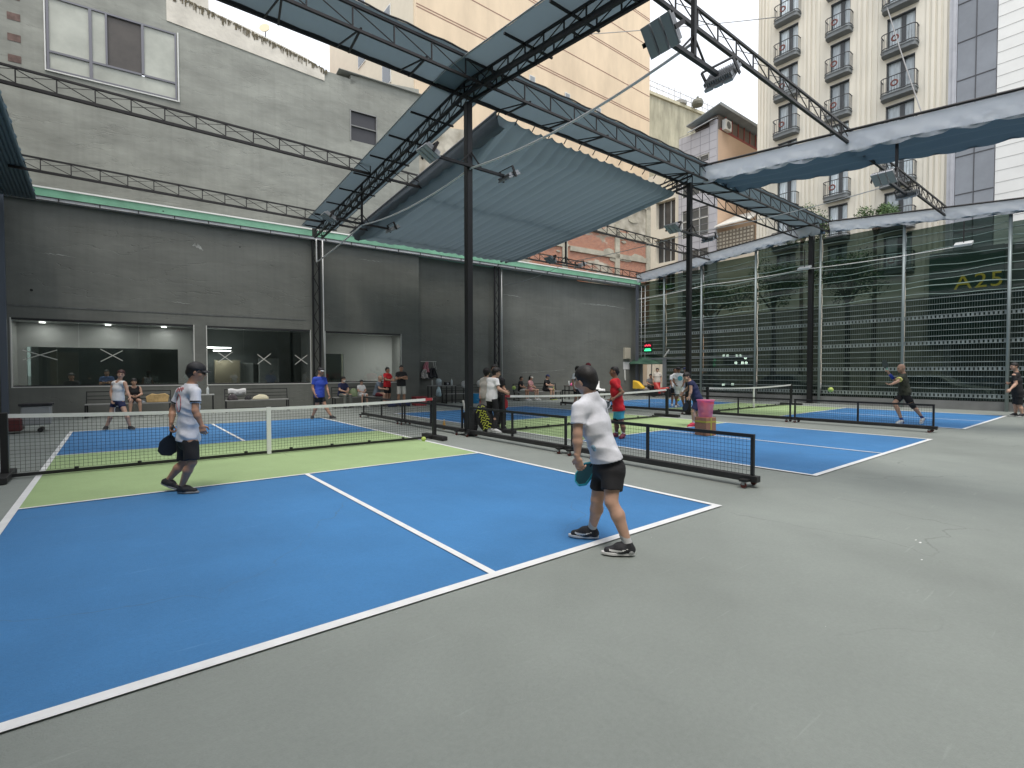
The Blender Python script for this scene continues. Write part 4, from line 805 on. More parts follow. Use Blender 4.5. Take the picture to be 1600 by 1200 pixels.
for i,y in enumerate(ky[1:7]):
    if i==0: z0=2.25
    else: z0=0
    tag(MB().tube([(20.3,y,z0),(20.3,y,roofz(y)-.4)],.055,10).build('screen_pole',PP,smooth=True),'pale round pole in front of the screen, '+['over the door frame','first right of the door','second right of the door','just right of the dark post','behind the bald player','beside the man in black'][i],'pole','pale poles of the street screen')
# door frame in the corner bay
t=thing('door_frame','grey metal door frame open to the street in the screen corner','door frame',(20.3,15.7,0)); fm=mat('frame_greyblue',(.22,.24,.25),.4,metal=.3); m=MB()
m.box(20.25,16.45,0,20.35,16.6,2.3); m.box(20.25,14.75,0,20.35,14.98,2.3); m.box(20.25,14.98,2.2,20.35,16.45,2.3); m.box(20.25,9.6,2.2,20.3,14.74,2.26); m.build('frame',fm,t); MB().beam((20.2,14.85,2.35),(20.2,14.5,2.75),.05).build('stay',fw,t)
# ================================================================ COURT FURNITURE
BLK=mat('black_frame',(.014,.014,.015),.45); BLK2=mat('black_base',(.022,.022,.023),.5,nscale=5,namt=.3); NETM=mat('net_cord',(.02,.02,.022),.8); TAPE_=mat('net_tape',(.72,.72,.72),.6,nscale=6,namt=.06)
def netmesh(a,b,z0,z1,cell=.05,th=.0034,sag=None):
    """square cord mesh between two upright ends; a, b are (x, y)"""
    a=V(*a,0);b=V(*b,0);L_=np.linalg.norm(b-a);d=(b-a)/L_;nn=V(-d[1],d[0],0)*th/2; m=MB(); sg=sag or (lambda f:0)
    n_=int(L_/cell)
    for k in range(n_+1):
        f=k/n_; p=a+d*L_*f; w_=d*th/2; zt=z1-sg(f)
        P=[p-w_+V(0,0,z0),p+nn+V(0,0,z0),p+w_+V(0,0,z0),p-nn+V(0,0,z0)]; Q=[x+V(0,0,zt-z0) for x in P]; m.add(P+Q,[(0,1,5,4),(1,2,6,5),(2,3,7,6),(3,0,4,7)])
    nz=int((z1-z0)/cell)
    for k in range(nz+1):
        N_=14; 
        for j in range(N_):
            f0,f1=j/N_,(j+1)/N_; p=a+d*L_*f0;q=a+d*L_*f1; za=z0+(z1-sg(f0)-z0)*k/nz; zb=z0+(z1-sg(f1)-z0)*k/nz; h_=V(0,0,th/2)
            P=[p+V(0,0,za)-h_,p+nn+V(0,0,za),p+V(0,0,za)+h_,p-nn+V(0,0,za)]; Q=[q+V(0,0,zb)-h_,q+nn+V(0,0,zb),q+V(0,0,zb)+h_,q-nn+V(0,0,zb)]; m.add(P+Q,[(0,1,5,4),(1,2,6,5),(2,3,7,6),(3,0,4,7)])
    return m
def make_net(xr,label,red=0):
    x0,x1=xr-6.1-.34,xr+.34; y=6.9; t=thing('court_net',label,'net',((x0+x1)/2,y,0)); sag=lambda f: .06*4*f*(1-f)
    for x,sx_ in ((x0,1),(x1,-1)):
        MB().box(x-.04,y-.04,.06,x+.04,y+.04,.935).build('net_post',BLK,t,bevel=.008)
        m=MB(); m.box(x-.07,y-.46,.013,x+.07,y+.46,.095); m.build('foot',BLK2,t,bevel=.01)
    m=netmesh((x0+.05,y),(x1-.05,y),.09,.87,.052,.0036,sag); m.build('netting',NETM,t)
    m=MB(); n_=30
    for k in range(n_):
        f0,f1=k/n_,(k+1)/n_; xa=x0+.042+(x1-x0-.084)*f0; xb=x0+.042+(x1-x0-.084)*f1; za=.915-sag(f0); zb=.915-sag(f1)
        m.add([(xa,y-.008,za-.055),(xb,y-.008,zb-.055),(xb,y-.008,zb),(xa,y-.008,za),(xa,y+.008,za-.055),(xb,y+.008,zb-.055),(xb,y+.008,zb),(xa,y+.008,za)],[(0,1,2,3),(5,4,7,6),(3,2,6,7),(1,0,4,5)])
    m.build('top_tape',TAPE_,t)
    if red: xe=x1-.22 if red>0 else x0+.05; MB().box(xe,y-.0095,.858,xe+.17,y+.0095,.917).build('tape_end',mat('tape_red',(.40,.05,.06),.5),t)
    m=MB().box((x0+x1)/2-.035,y-.02,.016,(x0+x1)/2+.035,y+.02,.862); m.build('centre_strap',TAPE_,t)
    m=MB(); m.beam((x0+.041,y,.05),((x0+x1)/2-.04,y,.05),.045); m.beam(((x0+x1)/2+.04,y,.05),(x1-.041,y,.05),.045); 
    for k in range(1,9):
        xx=x0+(x1-x0)*k/9; m.tube([(xx,y,.06),(xx,y,.10)],.03,6)
    m.build('bottom_bar',BLK,t); return t
make_net(0,'portable net with white top tape across the nearest court',1)
make_net(CX[1],'portable net with white top tape across the middle court',-1)
make_net(CX[2],'portable net with white top tape across the farthest court')
RED=mat('rubber_red',(.13,.03,.025),.6)
def divider(x,y0,y1,label):
    t=thing('court_divider',label,'divider',(x,(y0+y1)/2,0),'low black net dividers between the courts'); w_=.035
    m=MB(); m.box(x-.05,y0-.08,.075,x+.05,y1+.08,.155); m.build('base_beam',BLK2,t,bevel=.008)
    m=MB(); m.beam((x,y0-.02,.665),(x,y1+.02,.665),.042); m.build('top_rail',BLK,t)
    for y in (y0,(y0+y1)/2,y1): m=MB(); m.box(x-.019,y-.019,.156,x+.019,y+.019,.643); m.build('upright',BLK,t)
    netmesh((x,y0+.03),(x,(y0+y1)/2-.02),.16,.64,.05,.0034).build('netting',NETM,t); netmesh((x,(y0+y1)/2+.02),(x,y1-.03),.16,.64,.05,.0034).build('netting',NETM,t)
    m=MB()
    for y in (y0+.05,y1-.05): m.box(x-.16,y-.05,.085,x+.16,y+.05,.115)
    m.build('outrigger',BLK,t)
    for y in (y0+.05,y1-.05):
        for dx in (-.13,.13):
            m=MB(); m.tube([(x+dx-.014,y,.04),(x+dx+.014,y,.04)],.036,10); m=m.build('caster',RED,t); MB().box(x+dx-.022,y-.02,.045,x+dx+.022,y+.02,.084).build('caster_fork',LS,m)
for (x,y0,y1,l) in ((1.2,.2,3.45,'nearest low net divider ending in the open beside the near court'),(1.2,3.62,6.75,'low net divider between the near centre post and the player in white'),(1.2,7.1,10.1,'low net divider beyond the near centre post behind the net end'),(1.2,10.25,13.1,'farthest low net divider of the first row by the seated people'),
    (10.35,.3,3.47,'nearest divider of the second row, ending before the lunging player'),(10.35,3.6,6.75,'second row divider from the pink bucket to the far net'),(10.35,7.05,10.1,'second row divider just beyond the far centre post'),(10.35,10.25,13.2,'farthest second row divider in front of the seated group')):
    divider(x,y0,y1,l)
# balls
YB=mat('ball_yellow',(.46,.58,.13),.5)
def ball(p,label,r=.037):
    m=MB(); n=16; m.lathe(V(*p)-V(0,0,r),[(r*math.sin(PI*k/n),r*(1-math.cos(PI*k/n))) for k in range(n+1)],20); o=tag(m.build('pickleball',YB,smooth=True),label,'ball','yellow balls in play and at rest'); return o
p=at(662,686,9.6); ball(p,'yellow ball just above the green zone by the near net end',.045)
p=at(1298,609,12.5); ball(p,'yellow ball in flight before the street screen, left of the bald player',.062)
p=at(967,676,11.6); ball(p,'yellow ball at the ankles of the boy in the red shirt',.04)
p=at(1060,625,20); ball(p,'yellow ball at the feet of the far players in white',.05)
ball(at(803,606,20.5),'yellow ball hopping in front of the seated man in black',.08)
# cardboard box and pink bucket
bx=at(1102,676,11.75); bx=V(bx[0],bx[1],0); ux=nrm(V(CR[0],CR[1],0)); uy=V(-ux[1],ux[0],0); 
a_=.5; ux,uy=ux*math.cos(a_)+uy*math.sin(a_),uy*math.cos(a_)-ux*math.sin(a_); CB=mat('cardboard',(.33,.16,.09),.8,nscale=4,namt=.15)
t=thing('cardboard_box','brown taped cardboard box under the pink bucket','box',bx); MB().obox(bx+V(0,0,.22),ux,uy,V(0,0,1),.165,.165,.208).build('carton',CB,t,bevel=.006)
m=MB(); m.obox(bx+V(0,0,.33)+uy*-.1655,ux,uy,V(0,0,1),.164,.002,.02); m.obox(bx-uy*.1662+ux*-.0+V(0,0,.22),ux,uy,V(0,0,1),.022,.002,.207); m.obox(bx-ux*.1662+V(0,0,.33),ux,uy,V(0,0,1),.002,.164,.02); m.build('packing_tape',mat('tape_olive',(.42,.36,.05),.4),t)
PKB=sheetmat('pink_plastic',(.95,.40,.60),.4,rough=.3,nscale=0,transp=.5,tint=(1,.72,.84)); bb=bx+V(0,0,.43)
t=thing('bucket','pink plastic bucket full of balls on the cardboard box','bucket',bb); m=MB(); m.lathe(bb,[(.145,.0),(.15,.01),(.185,.36),(.19,.40),(.205,.405),(.205,.38)],28); m.build('bucket_body',PKB,t,smooth=True)
m=MB(); m.lathe(bb,[(.19,.401),(.208,.401),(.21,.425),(.19,.43)],28); m.build('rim',mat('pink_rim',(.80,.25,.50),.4),t)
OB=mat('ball_orange',(1,.66,.25),.5); m=MB()
for k in range(46):
    a_=random.uniform(0,2*PI); r_=random.uniform(0,.12); c=bb+V(r_*math.cos(a_),r_*math.sin(a_),random.uniform(.05,.34)); m.lathe(c-V(0,0,.036),[(.036*math.sin(PI*j/6),.036*(1-math.cos(PI*j/6))) for j in range(7)],8)
stuff(m.build('balls_inside',OB,t,smooth=True))
MB().obox(bb-uy*.186+V(0,0,.335),ux,uy,V(0,0,1),.06,.004,.028).build('sticker',mat('sticker_red',(.7,.10,.12),.5),t)
# bags by the near centre post
NY=mat('black_nylon',(.02,.02,.023),.7,nscale=20,namt=.4,bump=.6,bscale=25); LIME=mat('lime_print',(.55,.62,.08),.5)
c=V(1.75,7.55,0); t=thing('backpack','black upright backpack with a white paddle handle leaning behind the near post','bag',c); m=MB(); m.tube([c+V(0,0,.03),c+V(0,0,.12),c+V(0,0,.4),c+V(0.02,0,.52),c+V(.03,0,.56)],[.15,.18,.18,.15,.08],14); m.build('pack',NY,t,smooth=True); MB().obox(c+V(-.16,-.10,.3),V(.7,-.7,0),V(.7,.7,0),V(0,0,1),.02,.01,.09).build('label_patch',mat('tan_patch',(.6,.42,.18),.6),t)
t=thing('paddle','paddle with white handle sticking up out of the black backpack','paddle',c+V(-.15,0,.55)); MB().tube([c+V(-.12,.05,.45),c+V(-.20,.05,.78)],[.022,.026],8).build('handle',mat('grip_white',(.8,.8,.78),.6),t); MB().obox(c+V(-.10,.05,.40),nrm(V(1,0,.2)),V(0,1,0),nrm(V(-.2,0,1)),.1,.008,.1).build('blade',NY,t)
c=V(2.02,7.1,0); t=thing('racket_bag','black and lime patterned racket bag leaning beside the near post','bag',c); d=nrm(V(-.28,.25,1)); sx_=nrm(V(CR[0],CR[1],0)); sx_=nrm(sx_-d*(sx_@d)); sy_=np.cross(d,sx_)
def shell(c,d,sx_,sy_,prof,k=22,th=.5):
    vs=[];fs=[]
    for (r,h_) in prof:
        for j in range(k): a=2*PI*j/k; vs.append(c+d*h_+sx_*r*math.cos(a)+sy_*r*th*math.sin(a))
    n_=len(prof); fs=[(i*k+j,i*k+(j+1)%k,(i+1)*k+(j+1)%k,(i+1)*k+j) for i in range(n_-1) for j in range(k)]+[tuple(range(k))[::-1],tuple(range((n_-1)*k,n_*k))]; return vs,fs
vs,fs=shell(c,d,sx_,sy_,[(.05,.02),(.15,.08),(.21,.25),(.22,.42),(.19,.58),(.12,.68),(.05,.74)]); MB().add(vs,fs).build('bag_body',NY,t,smooth=True)
m=MB()
for k in range(9):
    h_=.12+k*.065; r_=.2; x0=random.uniform(-.15,-.05); x1=random.uniform(.02,.15); p=[c+d*(h_+.05*(i%2))+sx_*(x0+(x1-x0)*i/4)-sy_*(.118-.6*((x0+(x1-x0)*i/4)**2)) for i in range(5)]; m.tube(p,.012,5)
m.build('lime_stripes',LIME,t)
t=thing('bottle','small amber bottle standing by the low divider beyond the near net','bottle',(1.45,8.35,0)); c=V(1.45,8.35,0); MB().lathe(c,[(.035,0),(.037,.02),(.037,.16),(.015,.21),(.015,.235)],14).build('body',mat('amber',(.55,.33,.10),.3),t,smooth=True); MB().lathe(c,[(.018,.236),(.018,.26)],10).build('cap',fw,t)
def bottle(c,label,col=(.6,.65,.66),s=1,on=''):
    c=V(*c); t=thing('bottle',label,'bottle',c); MB().lathe(c,[(.033*s,0),(.036*s,.01),(.036*s,.15*s),(.03*s,.18*s),(.014*s,.2*s),(.014*s,.215*s)],12).build('body',mat('pet_%d'%int(col[0]*100),col,.25),t,smooth=True); MB().lathe(c+V(0,0,.216*s),[(.017*s,0),(.017*s,.02)],8).build('cap',fw,t)
bottle((2.5,6.62,0),'clear bottle standing by the foot of the middle net','', ) if 0 else None
# benches and wall side furniture (wall frame)
def bench(s0,s1,k,label,arm=True):
    t=thing('bench',label,'bench',wp((s0+s1)/2,k,0)); m=MB()
    def B(a,b,r=.035,up=(0,0,1)): m.beam(wp(*a),wp(*b),r,up=up)
    m=MB(); wbox(m,s0,s1,k-.22,k-.04,.42,.45); wbox(m,s0,s1,k-.0,k+.18,.42,.45); m.build('seat',mat('bench_seat',(.30,.30,.29),.5,nscale=4),t)
    m=MB(); B((s0,k+.28,.84),(s1,k+.28,.84),.03); B((s0,k+.26,.70),(s1,k+.26,.70),.022); B((s0,k+.24,.58),(s1,k+.24,.58),.022); B((s0,k+.28,.855),(s0,k+.2,.43),.03,up=WN); B((s1,k+.28,.855),(s1,k+.2,.43),.03,up=WN); m.build('backrest',BLK,t)
    for s in (s0+.02,s1-.02):
        m=MB(); B((s,k-.22,.42),(s,k-.24,.0),.04,up=WN); B((s,k+.18,.42),(s,k+.22,.0),.04,up=WN); B((s,k-.30,.014),(s,k+.28,.014),.05,up=(0,0,1)); m.build('leg',BLK,t)
    m=MB(); B((s0,k+.0,.14),(s1,k+.0,.14),.025); m.build('stretcher',BLK,t); return t
bench(-7.25,-4.95,-.75,'black metal bench with a paper bag under the left window')
bench(-3.27,-1.12,-.75,'black metal bench with a towel and cap under the middle window')
bench(.60,2.95,-.75,'black metal bench with three people under the right window')
bench(9.75,12.5,-.55,'black metal bench with three seated people before the far wall')
bench(5.75,8.6,-.4,'low pale bench along the recessed wall right of the desk')
def cloth(c,rx,ry,h_,name,label,cat,m_,seed=0,parent=None,rows=9,cols=18):
    R=random.Random(seed); c=V(*c); vs=[];fs=[]
    for i in range(rows):
        f=i/(rows-1); e=f*PI/2
        for j in range(cols):
            a=2*PI*j/cols; w_=1+.22*math.sin(a*3+seed)+.14*math.sin(a*5+seed*2+f*4); r_=math.cos(e)*w_; vs.append(c+WD*rx*r_*math.cos(a)+WN*ry*r_*math.sin(a)+V(0,0,h_*math.sin(e)*(1+.12*math.sin(a*4+seed))))
    fs=[(i*cols+j,i*cols+(j+1)%cols,(i+1)*cols+(j+1)%cols,(i+1)*cols+j) for i in range(rows-1) for j in range(cols)]+[tuple(range(cols))[::-1]]
    o=MB().add(vs,fs).build(name,m_,parent,smooth=True)
    if parent is None: tag(o,label,cat)
    return o
t=thing('paper_bag','crumpled brown paper bag lying on the left bench','bag',wp(-5.3,-.75,.46)); m=MB(); P=[(-.30,0),(.30,0),(.34,.22),(.22,.30),(-.02,.27),(-.16,.30),(-.33,.2)]; m.prism([wp(-5.32+x,-.86,.455+z) for x,z in P],WN*.2); m.build('bag_body',mat('kraft_paper',(.52,.36,.16),.8,nscale=5,namt=.25,bump=1,bscale=9),t,bevel=.02)
cloth(wp(-5.9,-.75,.452),.2,.14,.10,'towel','small grey and white towel heap beside the paper bag','towel',mat('towel_grey',(.30,.33,.36),.9,nscale=9,namt=.6),1)
cloth(wp(-3.05,-.75,.452),.17,.15,.20,'clothes_pile','black and white clothes heap at the left end of the middle bench','clothes',mat('cloth_bw',(.06,.05,.055),.9,nscale=7,namt=.9),2)
o=MB(); o.grid([[wp(-3.16+x*.6,-.46-(.03 if z>.62 else 0)+.01*math.sin(x*30),z+.02*math.sin(x*9)) for x in np.linspace(0,1,9)] for z in (.86,.78,.70,.62)]); tag(o.build('towel',mat('towel_white',(.75,.75,.75),.9),smooth=True,solid=.012),'white towel hung over the back of the middle bench','towel')
cloth(wp(-2.1,-.75,.452),.28,.15,.17,'tote_bag','cream cloth tote bag slumped on the middle bench','bag',mat('cream_cloth',(.62,.58,.42),.9,nscale=3,namt=.15,bump=.6,bscale=9),3)
cloth(wp(-2.52,-.75,.452),.10,.1,.16,'cap','small black cap beside the cream tote bag','cap',NY,4)
t=thing('shoes','pair of white sandals on the floor under the left bench','shoes',wp(-5.3,-1.05,0)); 
for ds in (-.1,.08): m=MB(); m.tube([wp(-5.3+ds,-1.2,.05),wp(-5.3+ds,-1.08,.06),wp(-5.28+ds,-.95,.06)],[.03,.05,.035],8); m.build('sandal',mat('sandal_white',(.75,.75,.73),.6),t,smooth=True)
# side table between benches
t=thing('side_table','small grey side table with a bottle between the first two benches','table',wp(-4.0,-.7,0)); m=MB(); wbox(m,-4.5,-3.62,-.95,-.5,.66,.69); m.build('tabletop',mat('table_grey',(.42,.43,.42),.5),t)
for (s,k) in ((-4.46,-.92),(-3.66,-.92),(-4.46,-.53),(-3.66,-.53)): m=MB(); wbox(m,s-.018,s+.018,k-.018,k+.018,.0,.659); m.build('leg',BLK,t)
bottle(wp(-3.82,-.75,.69),'clear water bottle on the grey side table',(.66,.7,.7),1.25)
# ball machine at the far left
t=thing('ball_machine','dark red and grey ball machine by the rear wall behind the near net post','ball machine',(-7.0,14.3,0)); c=V(-7.0,14.3,0); m=MB(); m.obox(c+V(-.35,0,.22),V(1,0,0),V(0,1,0),V(0,0,1),.33,.26,.16); m.build('body',mat('oxblood',(.10,.02,.02),.4),t,bevel=.04); m=MB(); m.obox(c+V(.22,.1,.42),V(1,0,0),V(0,1,0),V(0,0,1),.28,.2,.24); m.build('hopper',mat('hopper_grey',(.30,.31,.31),.5),t,bevel=.03); m=MB(); m.obox(c+V(.22,.1,.69),V(1,0,0),V(0,1,0),V(0,0,1),.31,.23,.03); m.build('lid',NY,t,bevel=.01); m=MB(); m.tube([c+V(-.6,-.2,.06),c+V(-.6,.2,.06)],.055,12); m.tube([c+V(.3,-.15,.06),c+V(.3,.3,.06)],.055,12); m.build('wheel',BLK,t)
# desk with small things
t=thing('desk','dark narrow desk with black legs against the recessed wall','desk',wp(5.6,-.5,0)); m=MB(); wbox(m,4.95,6.25,-.75,-.3,.82,.85); m.build('tabletop',mat('desk_top',(.22,.22,.21),.5),t)
for (s,k) in ((4.98,-.72),(5.75,-.72),(6.22,-.72),(4.98,-.33),(6.22,-.33)): m=MB(); wbox(m,s-.02,s+.02,k-.02,k+.02,0,.819); m.build('leg',BLK,t)
t=thing('water_jug','pale blue water jug with grey base standing on the desk','water jug',wp(5.45,-.5,.85)); MB().lathe(wp(5.45,-.5,.85),[(.13,0),(.13,.10),(.12,.11)],16).build('base',mat('jug_base',(.3,.33,.34),.4),t); MB().lathe(wp(5.45,-.5,.961),[(.13,0),(.14,.02),(.14,.13),(.08,.2),(.05,.21)],16).build('jug',mat('jug_blue',(.40,.47,.49),.2),t,smooth=True)
t=thing('speaker','small black speaker box on the desk','speaker',wp(5.87,-.5,.85)); m=MB(); wbox(m,5.75,6.0,-.6,-.42,.851,1.0); m.build('cabinet',NY,t,bevel=.01); MB().lathe(wp(5.87,-.601,.93),[(.05,0),(.04,.01)],12,ax=-WN).build('cone',LS,t)
bottle(wp(6.12,-.5,.85),'tall pale bottle at the right end of the desk',(.55,.6,.6),1.3); bottle(wp(5.12,-.5,.85),'grey bottle at the left end of the desk',(.35,.38,.36),1.1)
t=thing('plastic_bag','pale blue plastic bag hanging under the desk','bag',wp(5.3,-.82,.3)); m=MB(); m.tube([wp(5.3,-.82,.35),wp(5.3,-.82,.42),wp(5.3,-.82,.62),wp(5.3,-.8,.80)],[.09,.14,.11,.04],10); m.build('bag_body',mat('blue_white_plastic',(.36,.48,.52),.4,nscale=6,namt=.4),t,smooth=True)
t=thing('fan','white round electric fan on a stand beside the desk','fan',wp(6.75,-.5,0)); MB().lathe(wp(6.75,-.56,.88),[(.16,0),(.18,.03),(.18,.08),(.15,.11)],18,ax=-WN).build('fan_cage',mat('cage_grey',(.42,.42,.41),.5),t); MB().tube([wp(6.75,-.5,.02),wp(6.75,-.5,.8)],.02,8).build('stand',BLK,t); MB().lathe(wp(6.75,-.5,0),[(.2,0),(.18,.03),(.03,.05)],16).build('base',BLK,t)
t=thing('lamp','white oval shade of a small lamp above the pale bench','lamp',wp(7.75,-.35,.95)); m=MB(); m.lathe(wp(7.75,-.4,.9),[(.02,-.2),(.16,-.14),(.2,0),(.16,.14),(.02,.2)],18); m.build('lamp_shade',mat('shade_white',(.75,.75,.72),.6),t,smooth=True); MB().tube([wp(7.75,-.4,.45),wp(7.75,-.4,.72)],.015,6).build('stem',BLK,t)
def pail(c,label,m_,s=1):
    c=V(*c); t=thing('bucket',label,'bucket',c); MB().lathe(c,[(.15*s,.0),(.16*s,.01),(.19*s,.38*s),(.2*s,.4*s),(.18*s,.39*s),(.15*s,.03)],20).build('bucket_body',m_,t,smooth=True); MB().tube([c+V(-.19*s,0,.36*s),c+V(-.15*s,-.05,.22*s),c+V(0,-.2*s,.14*s),c+V(.15*s,-.05,.22*s),c+V(.19*s,0,.36*s)],.008,5).build('handle',fw,t)
pail(wp(6.95,-1.3,0),'bright blue bucket on the floor in front of the fan',mat('bucket_blue',(.03,.28,.58),.4),1.15)
t=thing('crate','red plastic crate on the floor left of the desk','crate',wp(4.2,-1.2,0)); m=MB(); wbox(m,3.95,4.4,-1.45,-1.0,0.001,.04); wbox(m,3.95,4.4,-1.47,-1.45,.001,.36); wbox(m,3.95,4.4,-1.0,-.98,.001,.36); wbox(m,3.93,3.95,-1.47,-.98,.001,.36); wbox(m,4.4,4.42,-1.47,-.98,.001,.36); m.build('crate_body',mat('crate_red',(.42,.04,.05),.5),t); m=MB(); wbox(m,3.9,4.45,-1.5,-.95,.361,.39); m.build('rim',mat('crate_rim',(.35,.03,.04),.5),t)
t=thing('mat_roll','dark blue exercise mat lying beside the red crate','mat',wp(3.2,-1.3,0)); m=MB(); m.tube([wp(2.7,-1.4,.11),wp(3.65,-1.4,.11)],.11,16); m.build('roll',mat('mat_blue',(.02,.03,.12),.7),t); MB().tube([wp(3.0,-1.4,.11),wp(3.04,-1.4,.11)],.115,16).build('strap',BLK,t)
# clothes on a rail
t=thing('clothes_rail','short white wall rail with hooks on the recessed wall','rail',wp(5.2,.2,2.0)); m=MB(); m.beam(wp(4.85,.2,1.98),wp(5.65,.2,1.98),.025); m.build('rail',fw,t); m=MB()
for s in (4.95,5.3,5.6): m.beam(wp(s,.2,1.98),wp(s,.25,1.98),.02)
m.build('bracket',fw,t)
def hang(s,w_,z0,z1,m_,name,lab,cat,seed,kk=.1):
    R=random.Random(seed); G=[]
    for i in range(9):
        f=i/8; row=[]
        for j in range(9): g=j/8-.5; wd=w_*(.25+.75*f**.6); row.append(wp(s+g*wd+.02*math.sin(f*7+seed),kk+.05*math.sin(g*14+seed)+.05*math.sin(f*PI),z1+(z0-z1)*f+.03*math.sin(g*9)*f))
        G.append(row)
    tag(MB().grid(G).build(name,m_,smooth=True,solid=.03),lab,cat)
hang(5.1,.34,1.45,1.97,mat('pink_cloth',(.55,.22,.26),.9),'towel','pink towel hanging on the wall rail','towel',1)
hang(5.0,.42,1.18,1.6,mat('floral_cloth',(.40,.38,.36),.9,nscale=22,namt=.8),'tote_bag','grey printed bag hanging under the pink towel','bag',2,.03)
hang(5.42,.5,1.2,1.68,NY,'shoulder_bag','black bag with thin straps hanging at the right of the rail','bag',3,.05)
m=MB(); 
for s in (5.45,5.55): m.tube([wp(s,.12,1.97),wp(s+.06,.1,1.6)],.01,5)
tag(m.build('bag_strap',fw),'pair of thin white straps looped over the wall rail','strap')
# electric box, paper, conduit by the corner
t=thing('electric_box','beige electrical box on the rear wall near the corner','electrical box',wp(18.45,.2,2.4)); m=MB(); wbox(m,18.2,18.68,.1,.258,2.25,2.95); m.build('box_body',mat('box_beige',(.50,.46,.37),.5),t,bevel=.01); m=MB(); wbox(m,18.25,18.63,.085,.099,2.3,2.9); m.build('lid',mat('lid_beige',(.45,.41,.33),.5),t)
m=MB(); wbox(m,18.2,18.75,.24,.258,1.62,2.08); tag(m.build('notice',mat('paper_white',(.6,.6,.6),.7)),'white paper notice pinned under the electrical box','notice')
tag(MB().tube([wp(18.3,.22,1.6),wp(18.3,.2,1.1),wp(18.33,.2,.95)],.05,6).build('paper_roll',fw),'thin white roll hanging below the paper notice','roll')
# table with pink bag and chair with towel at the far wall
t=thing('side_table','thin black table holding a pink bag beside the far bench','table',wp(13.3,-.9,0)); m=MB(); wbox(m,12.75,14.1,-1.15,-.7,.70,.73); m.build('tabletop',mat('table_dark',(.08,.05,.05),.5),t)
for (s,k) in ((12.8,-1.1),(14.05,-1.1),(12.8,-.75),(14.05,-.75)): m=MB(); wbox(m,s-.02,s+.02,k-.02,k+.02,.0,.699); m.build('leg',BLK,t)
cloth(wp(13.3,-.9,.731),.2,.14,.2,'handbag','bright pink bag on the thin black table','bag',mat('pink_bag',(.75,.12,.30),.6),5); bottle(wp(12.95,-.9,.731),'pale bottle left of the pink bag',(.6,.63,.62),1.2); bottle(wp(13.9,-.9,.731),'grey bottle right of the pink bag',(.4,.42,.42),1.2)
t=thing('chair','dark chair with a white towel draped over it at the far wall','chair',wp(15.1,-.9,0)); m=MB(); wbox(m,14.8,15.4,-1.15,-.65,.42,.47); m.build('seat',BLK,t); m=MB(); wbox(m,14.8,15.4,-.68,-.63,.5,.9); m.build('backrest',BLK,t)
for (s,k) in ((14.83,-1.12),(15.37,-1.12),(14.83,-.68),(15.37,-.68)): m=MB(); wbox(m,s-.02,s+.02,k-.02,k+.02,0,.419); m.build('leg',BLK,t)
m=MB(); m.grid([[wp(14.85+x*.5,kk,zz+.015*math.sin(x*20)) for x in np.linspace(0,1,9)] for kk,zz in ((-.60,.6),(-.61,.92),(-.70,.93),(-.71,.55),(-.85,.49),(-1.17,.49),(-1.18,.36))]); tag(m.build('towel',mat('towel_white2',(.8,.8,.78),.9),smooth=True,solid=.012),'white towel draped over the dark chair','towel')
# ---------------------------------------------------------------- beyond the screen
t=thing('neon_sign','small red and green lit sign seen through the screen by the door','sign',(21.9,16.3,2.6))
NR=mat('neon_red',(.8,.05,.08),.5,emit=((1,.06,.10),.8)); NG=mat('neon_green',(.05,.8,.3),.5,emit=((.06,1,.35),1.0)); c=at(1012,543,30.0)
MB().obox(c+V(.06,0,0),V(0,1,0),V(0,0,1),V(1,0,0),.27,.30,.03).build('backing',BLK,t)
m=MB(); X_=nrm(V(CR[0],CR[1],0))
for k in range(5): m.obox(c+V(0,.18-.09*k,.11+.03*(k%2)),V(0,1,0),V(0,0,1),V(1,0,0),.03,.045,.01)
m.build('red_letters',NR,t); m=MB(); m.obox(c+V(0,0,-.09),V(0,1,0),V(0,0,1),V(1,0,0),.19,.025,.01); m.obox(c+V(0,0,-.17),V(0,1,0),V(0,0,1),V(1,0,0),.23,.035,.01); m.build('green_letters',NG,t)
t=thing('parasol','dark green cafe parasol beyond the open door','parasol',(23.6,17.4,0)); c=at(1018,600,31.5); c=V(c[0],c[1],-.0); WL[t.name]=V(*t.location); m=MB(); vs=[];fs=[]
m.lathe(c,[(1.55,1.95),(1.5,2.0),(.8,2.35),(.05,2.6)],8); m.build('canopy',sheetmat('parasol_green',(.05,.12,.08),.2),t); MB().tube([c+V(0,0,0),c+V(0,0,2.6)],.03,8).build('pole',fw,t)
t=thing('play_slide','yellow plastic slide beyond the open door','slide',(22.5,17,0)); c=at(999,605,30); c=V(c[0],c[1],0); m=MB(); m.prism([c+V(0,.5,.45),c+V(0,.5,.95),c+V(0,.2,.88),c+V(0,-.2,.55),c+V(0,-.2,.45)],(.3,0,0)); m.build('slide_body',mat('slide_yellow',(.8,.5,.05),.5),t,bevel=.03)
t=thing('scooter','dark red parked scooter beyond the open door','scooter',(22.4,15.7,0)); c=at(1033,605,29); c=V(c[0],c[1],0); m=MB(); m.tube([c+V(0,-.5,.5),c+V(0,-.2,.42),c+V(0,.15,.45),c+V(0,.35,.75),c+V(0,.5,.8)],[.1,.16,.12,.16,.06],10); m.build('body',mat('scooter_red',(.45,.05,.04),.35),t,smooth=True)
for dy in (-.5,.5): m=MB(); m.tube([c+V(-.05,dy,.25),c+V(.05,dy,.25)],.25,16); m.build('wheel',BLK,t)
